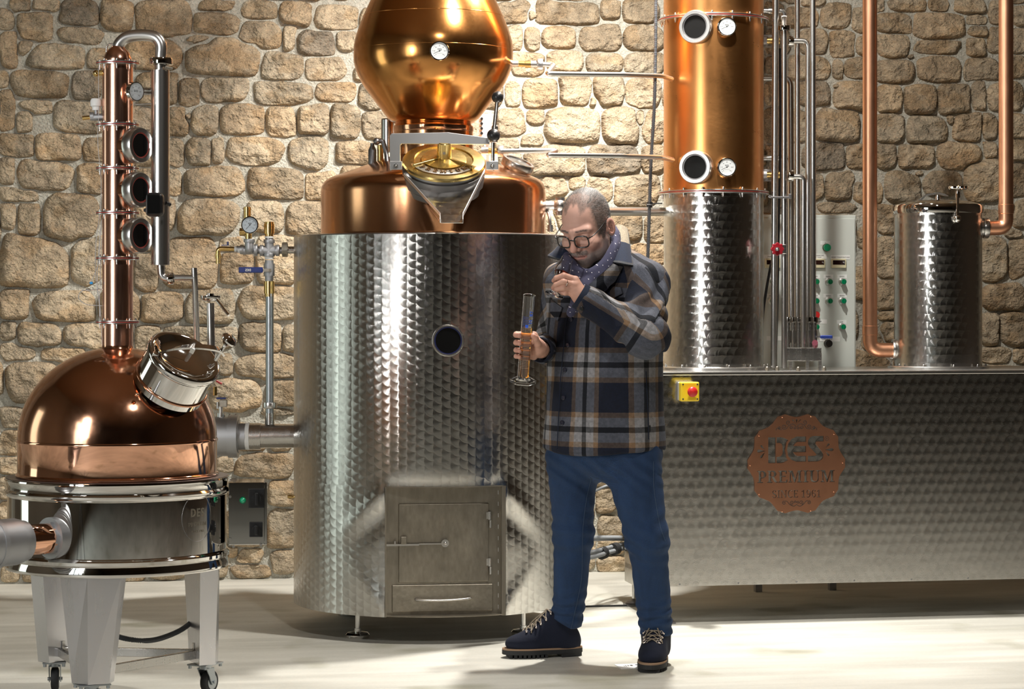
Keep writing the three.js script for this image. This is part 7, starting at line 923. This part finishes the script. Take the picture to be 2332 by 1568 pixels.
  { // measuring cylinder
    const foot = P3(1191, 866, 8.06), top = P3(1205.5, 672, 7.985), cylT = thing('measuring_cylinder', 'tall glass measuring cylinder half full of amber spirit in the man’s hand', 'measuring cylinder', foot.toArray()); cylT.quaternion.setFromUnitVectors(V(0, 1, 0), top.clone().sub(foot).normalize()); const H = top.distanceTo(foot), r = 0.0205;
    const hexF = new THREE.Shape(); for (let i = 0; i <= 6; i++) { const a = i / 6 * 2 * Math.PI, x = Math.cos(a) * 0.044, y = Math.sin(a) * 0.044; i ? hexF.lineTo(x, y) : hexF.moveTo(x, y); }
    part('glass_foot', [extrude(hexF, 0.008, 0.002).rotateX(-Math.PI / 2).translate(0, -0.006, 0), lathe([[0.026, 0.0035], [0.019, 0.008], [0.0185, 0.012]], 32)], M.glass, cylT);
    part('glass_tube', lathe([[0.0, 0.008], [r - 0.001, 0.008], [r, 0.012], [r, H - 0.004], [r + 0.0014, H], [r - 0.0005, H], [r - 0.0017, H - 0.004], [r - 0.0017, 0.014], [0, 0.013]], 48, 0.7), M.glass, cylT);
    part('spirit', cyl(r - 0.0019, r - 0.0019, H * 0.585, 0, 0.0142 + H * 0.2925, 0, 40), mat({ color: [1, 1, 1], roughness: 0, transmission: 1, thickness: 0.02, ior: 1.36, attenuationColor: rgb(0.80, 0.42, 0.07), attenuationDistance: 0.03 }), cylT);
    const blueInk = mat({ color: [0.02, 0.12, 0.75], roughness: 0.5 }), grad = mat({ color: [0.6, 0.5, 0.4], roughness: 0.5 }), wrap = (g, a0) => { const p = g.attributes.position; for (let i = 0; i < p.count; i++) { const a = a0 + p.getX(i) / r, q = r + 0.0003 + p.getZ(i); p.setXYZ(i, Math.sin(a) * q, p.getY(i), Math.cos(a) * q); } g.computeVertexNormals(); return g; };
    for (let i = 0; i < 34; i++) { const y = 0.05 + i * 0.0055, major = i % 5 === 0, S = []; for (let k = 0; k <= 10; k++) { const a = mix(-0.9, major ? 0.8 : 0.2, k / 10); S.push(V(Math.sin(a) * (r + 0.0002), y, Math.cos(a) * (r + 0.0002))); } part('graduation', sweep(S, 0.00035, 4), i > 26 ? blueInk : grad, cylT); }
    part('print_mark', wrap(textGeo(sans, '87', 0.013, 0.0003).rotateZ(Math.PI / 2).translate(0, H * 0.80, 0), 0.6), blueInk, cylT); part('print_mark', wrap(textGeo(sans, '11', 0.012, 0.0003).rotateZ(Math.PI / 2).translate(0, H * 0.70, 0), 0.55), blueInk, cylT); part('print_mark', wrap(new THREE.BoxGeometry(0.010, 0.011, 0.0003, 4, 1, 1).translate(0, H * 0.655, 0), -0.05), blueInk, cylT); }
}
// ---------------------------------------------------------------- lamps that light the place (all above or beside the frame)
const glow = (r, g, b, k) => { const m = new THREE.MeshStandardMaterial({ color: 0x111111, roughness: 0.5 }); m.emissive.setRGB(r, g, b); m.emissiveIntensity = k; return m; };
function ceilingSpot(at, aim, label) {
  const o = thing('ceiling_spotlight', label, 'lamp', at, 0, 'ceiling spotlights'), d = V(...aim).sub(V(...at)).normalize();
  part('shade', orient(lathe([[0.02, -0.16], [0.05, -0.15], [0.075, -0.06], [0.08, 0.02], [0.077, 0.02], [0.07, -0.06], [0.045, -0.14]], 32, 0.7), d, V(0, 0, 0)), M.black, o);
  part('bulb', orient(cyl(0.06, 0.06, 0.012, 0, -0.075, 0, 24), d, V(0, 0, 0)), glow(1, 0.95, 0.86, 4), o);
  part('rod', cylAxis(V(-d.x * 0.15, -d.y * 0.15, -d.z * 0.15), V(-d.x * 0.15, 4.5 - at[1], -d.z * 0.15), 0.008, 10), M.black, o);
}
ceilingSpot(LAMP_KEY, [0.5, 1.2, -9.9], 'black ceiling spotlight hanging between boiler and column near the stone wall');
ceilingSpot(LAMP_FRONT, [0.5, 1.0, -9.9], 'black ceiling spotlight hanging high in front of the boiler');
ceilingSpot(LAMP_FILL, [0.2, 0, -5.4], 'black spotlight added as fill over the open floor in the front of the room');  // unseen fixture put in to brighten the front floor
{ const o = thing('softbox_lamp', 'tall white softbox on a black stand in front of the stills', 'lamp', [SOFTBOX[0], 0, SOFTBOX[2]]), dir = V(...SOFT_AIM).sub(V(...SOFTBOX)); o.rotation.y = Math.atan2(dir.x, dir.z); const tilt = Math.atan2(dir.y, Math.hypot(dir.x, dir.z)), y = SOFTBOX[1];
  part('housing', box(0.38, 1.54, 0.16, 0, 0, -0.10, 0.02).rotateX(-tilt).translate(0, y, 0), M.black, o); part('diffuser', box(0.34, 1.5, 0.01, 0, 0, -0.016).rotateX(-tilt).translate(0, y, 0), glow(1, 0.98, 0.96, 1.2), o); part('stand', [cylAxis(V(0, 0.35, -0.15), V(0, y, -0.15), 0.014, 12), ...[0, 2.1, 4.2].map((a) => cylAxis(V(0, 0.4, -0.15), V(Math.sin(a) * 0.4, 0.01, -0.15 + Math.cos(a) * 0.4), 0.01, 8))], M.black, o); }
scene.traverse((o) => { if (o.isMesh) { o.castShadow = true; o.receiveShadow = true; } });
renderer.render(scene, camera);
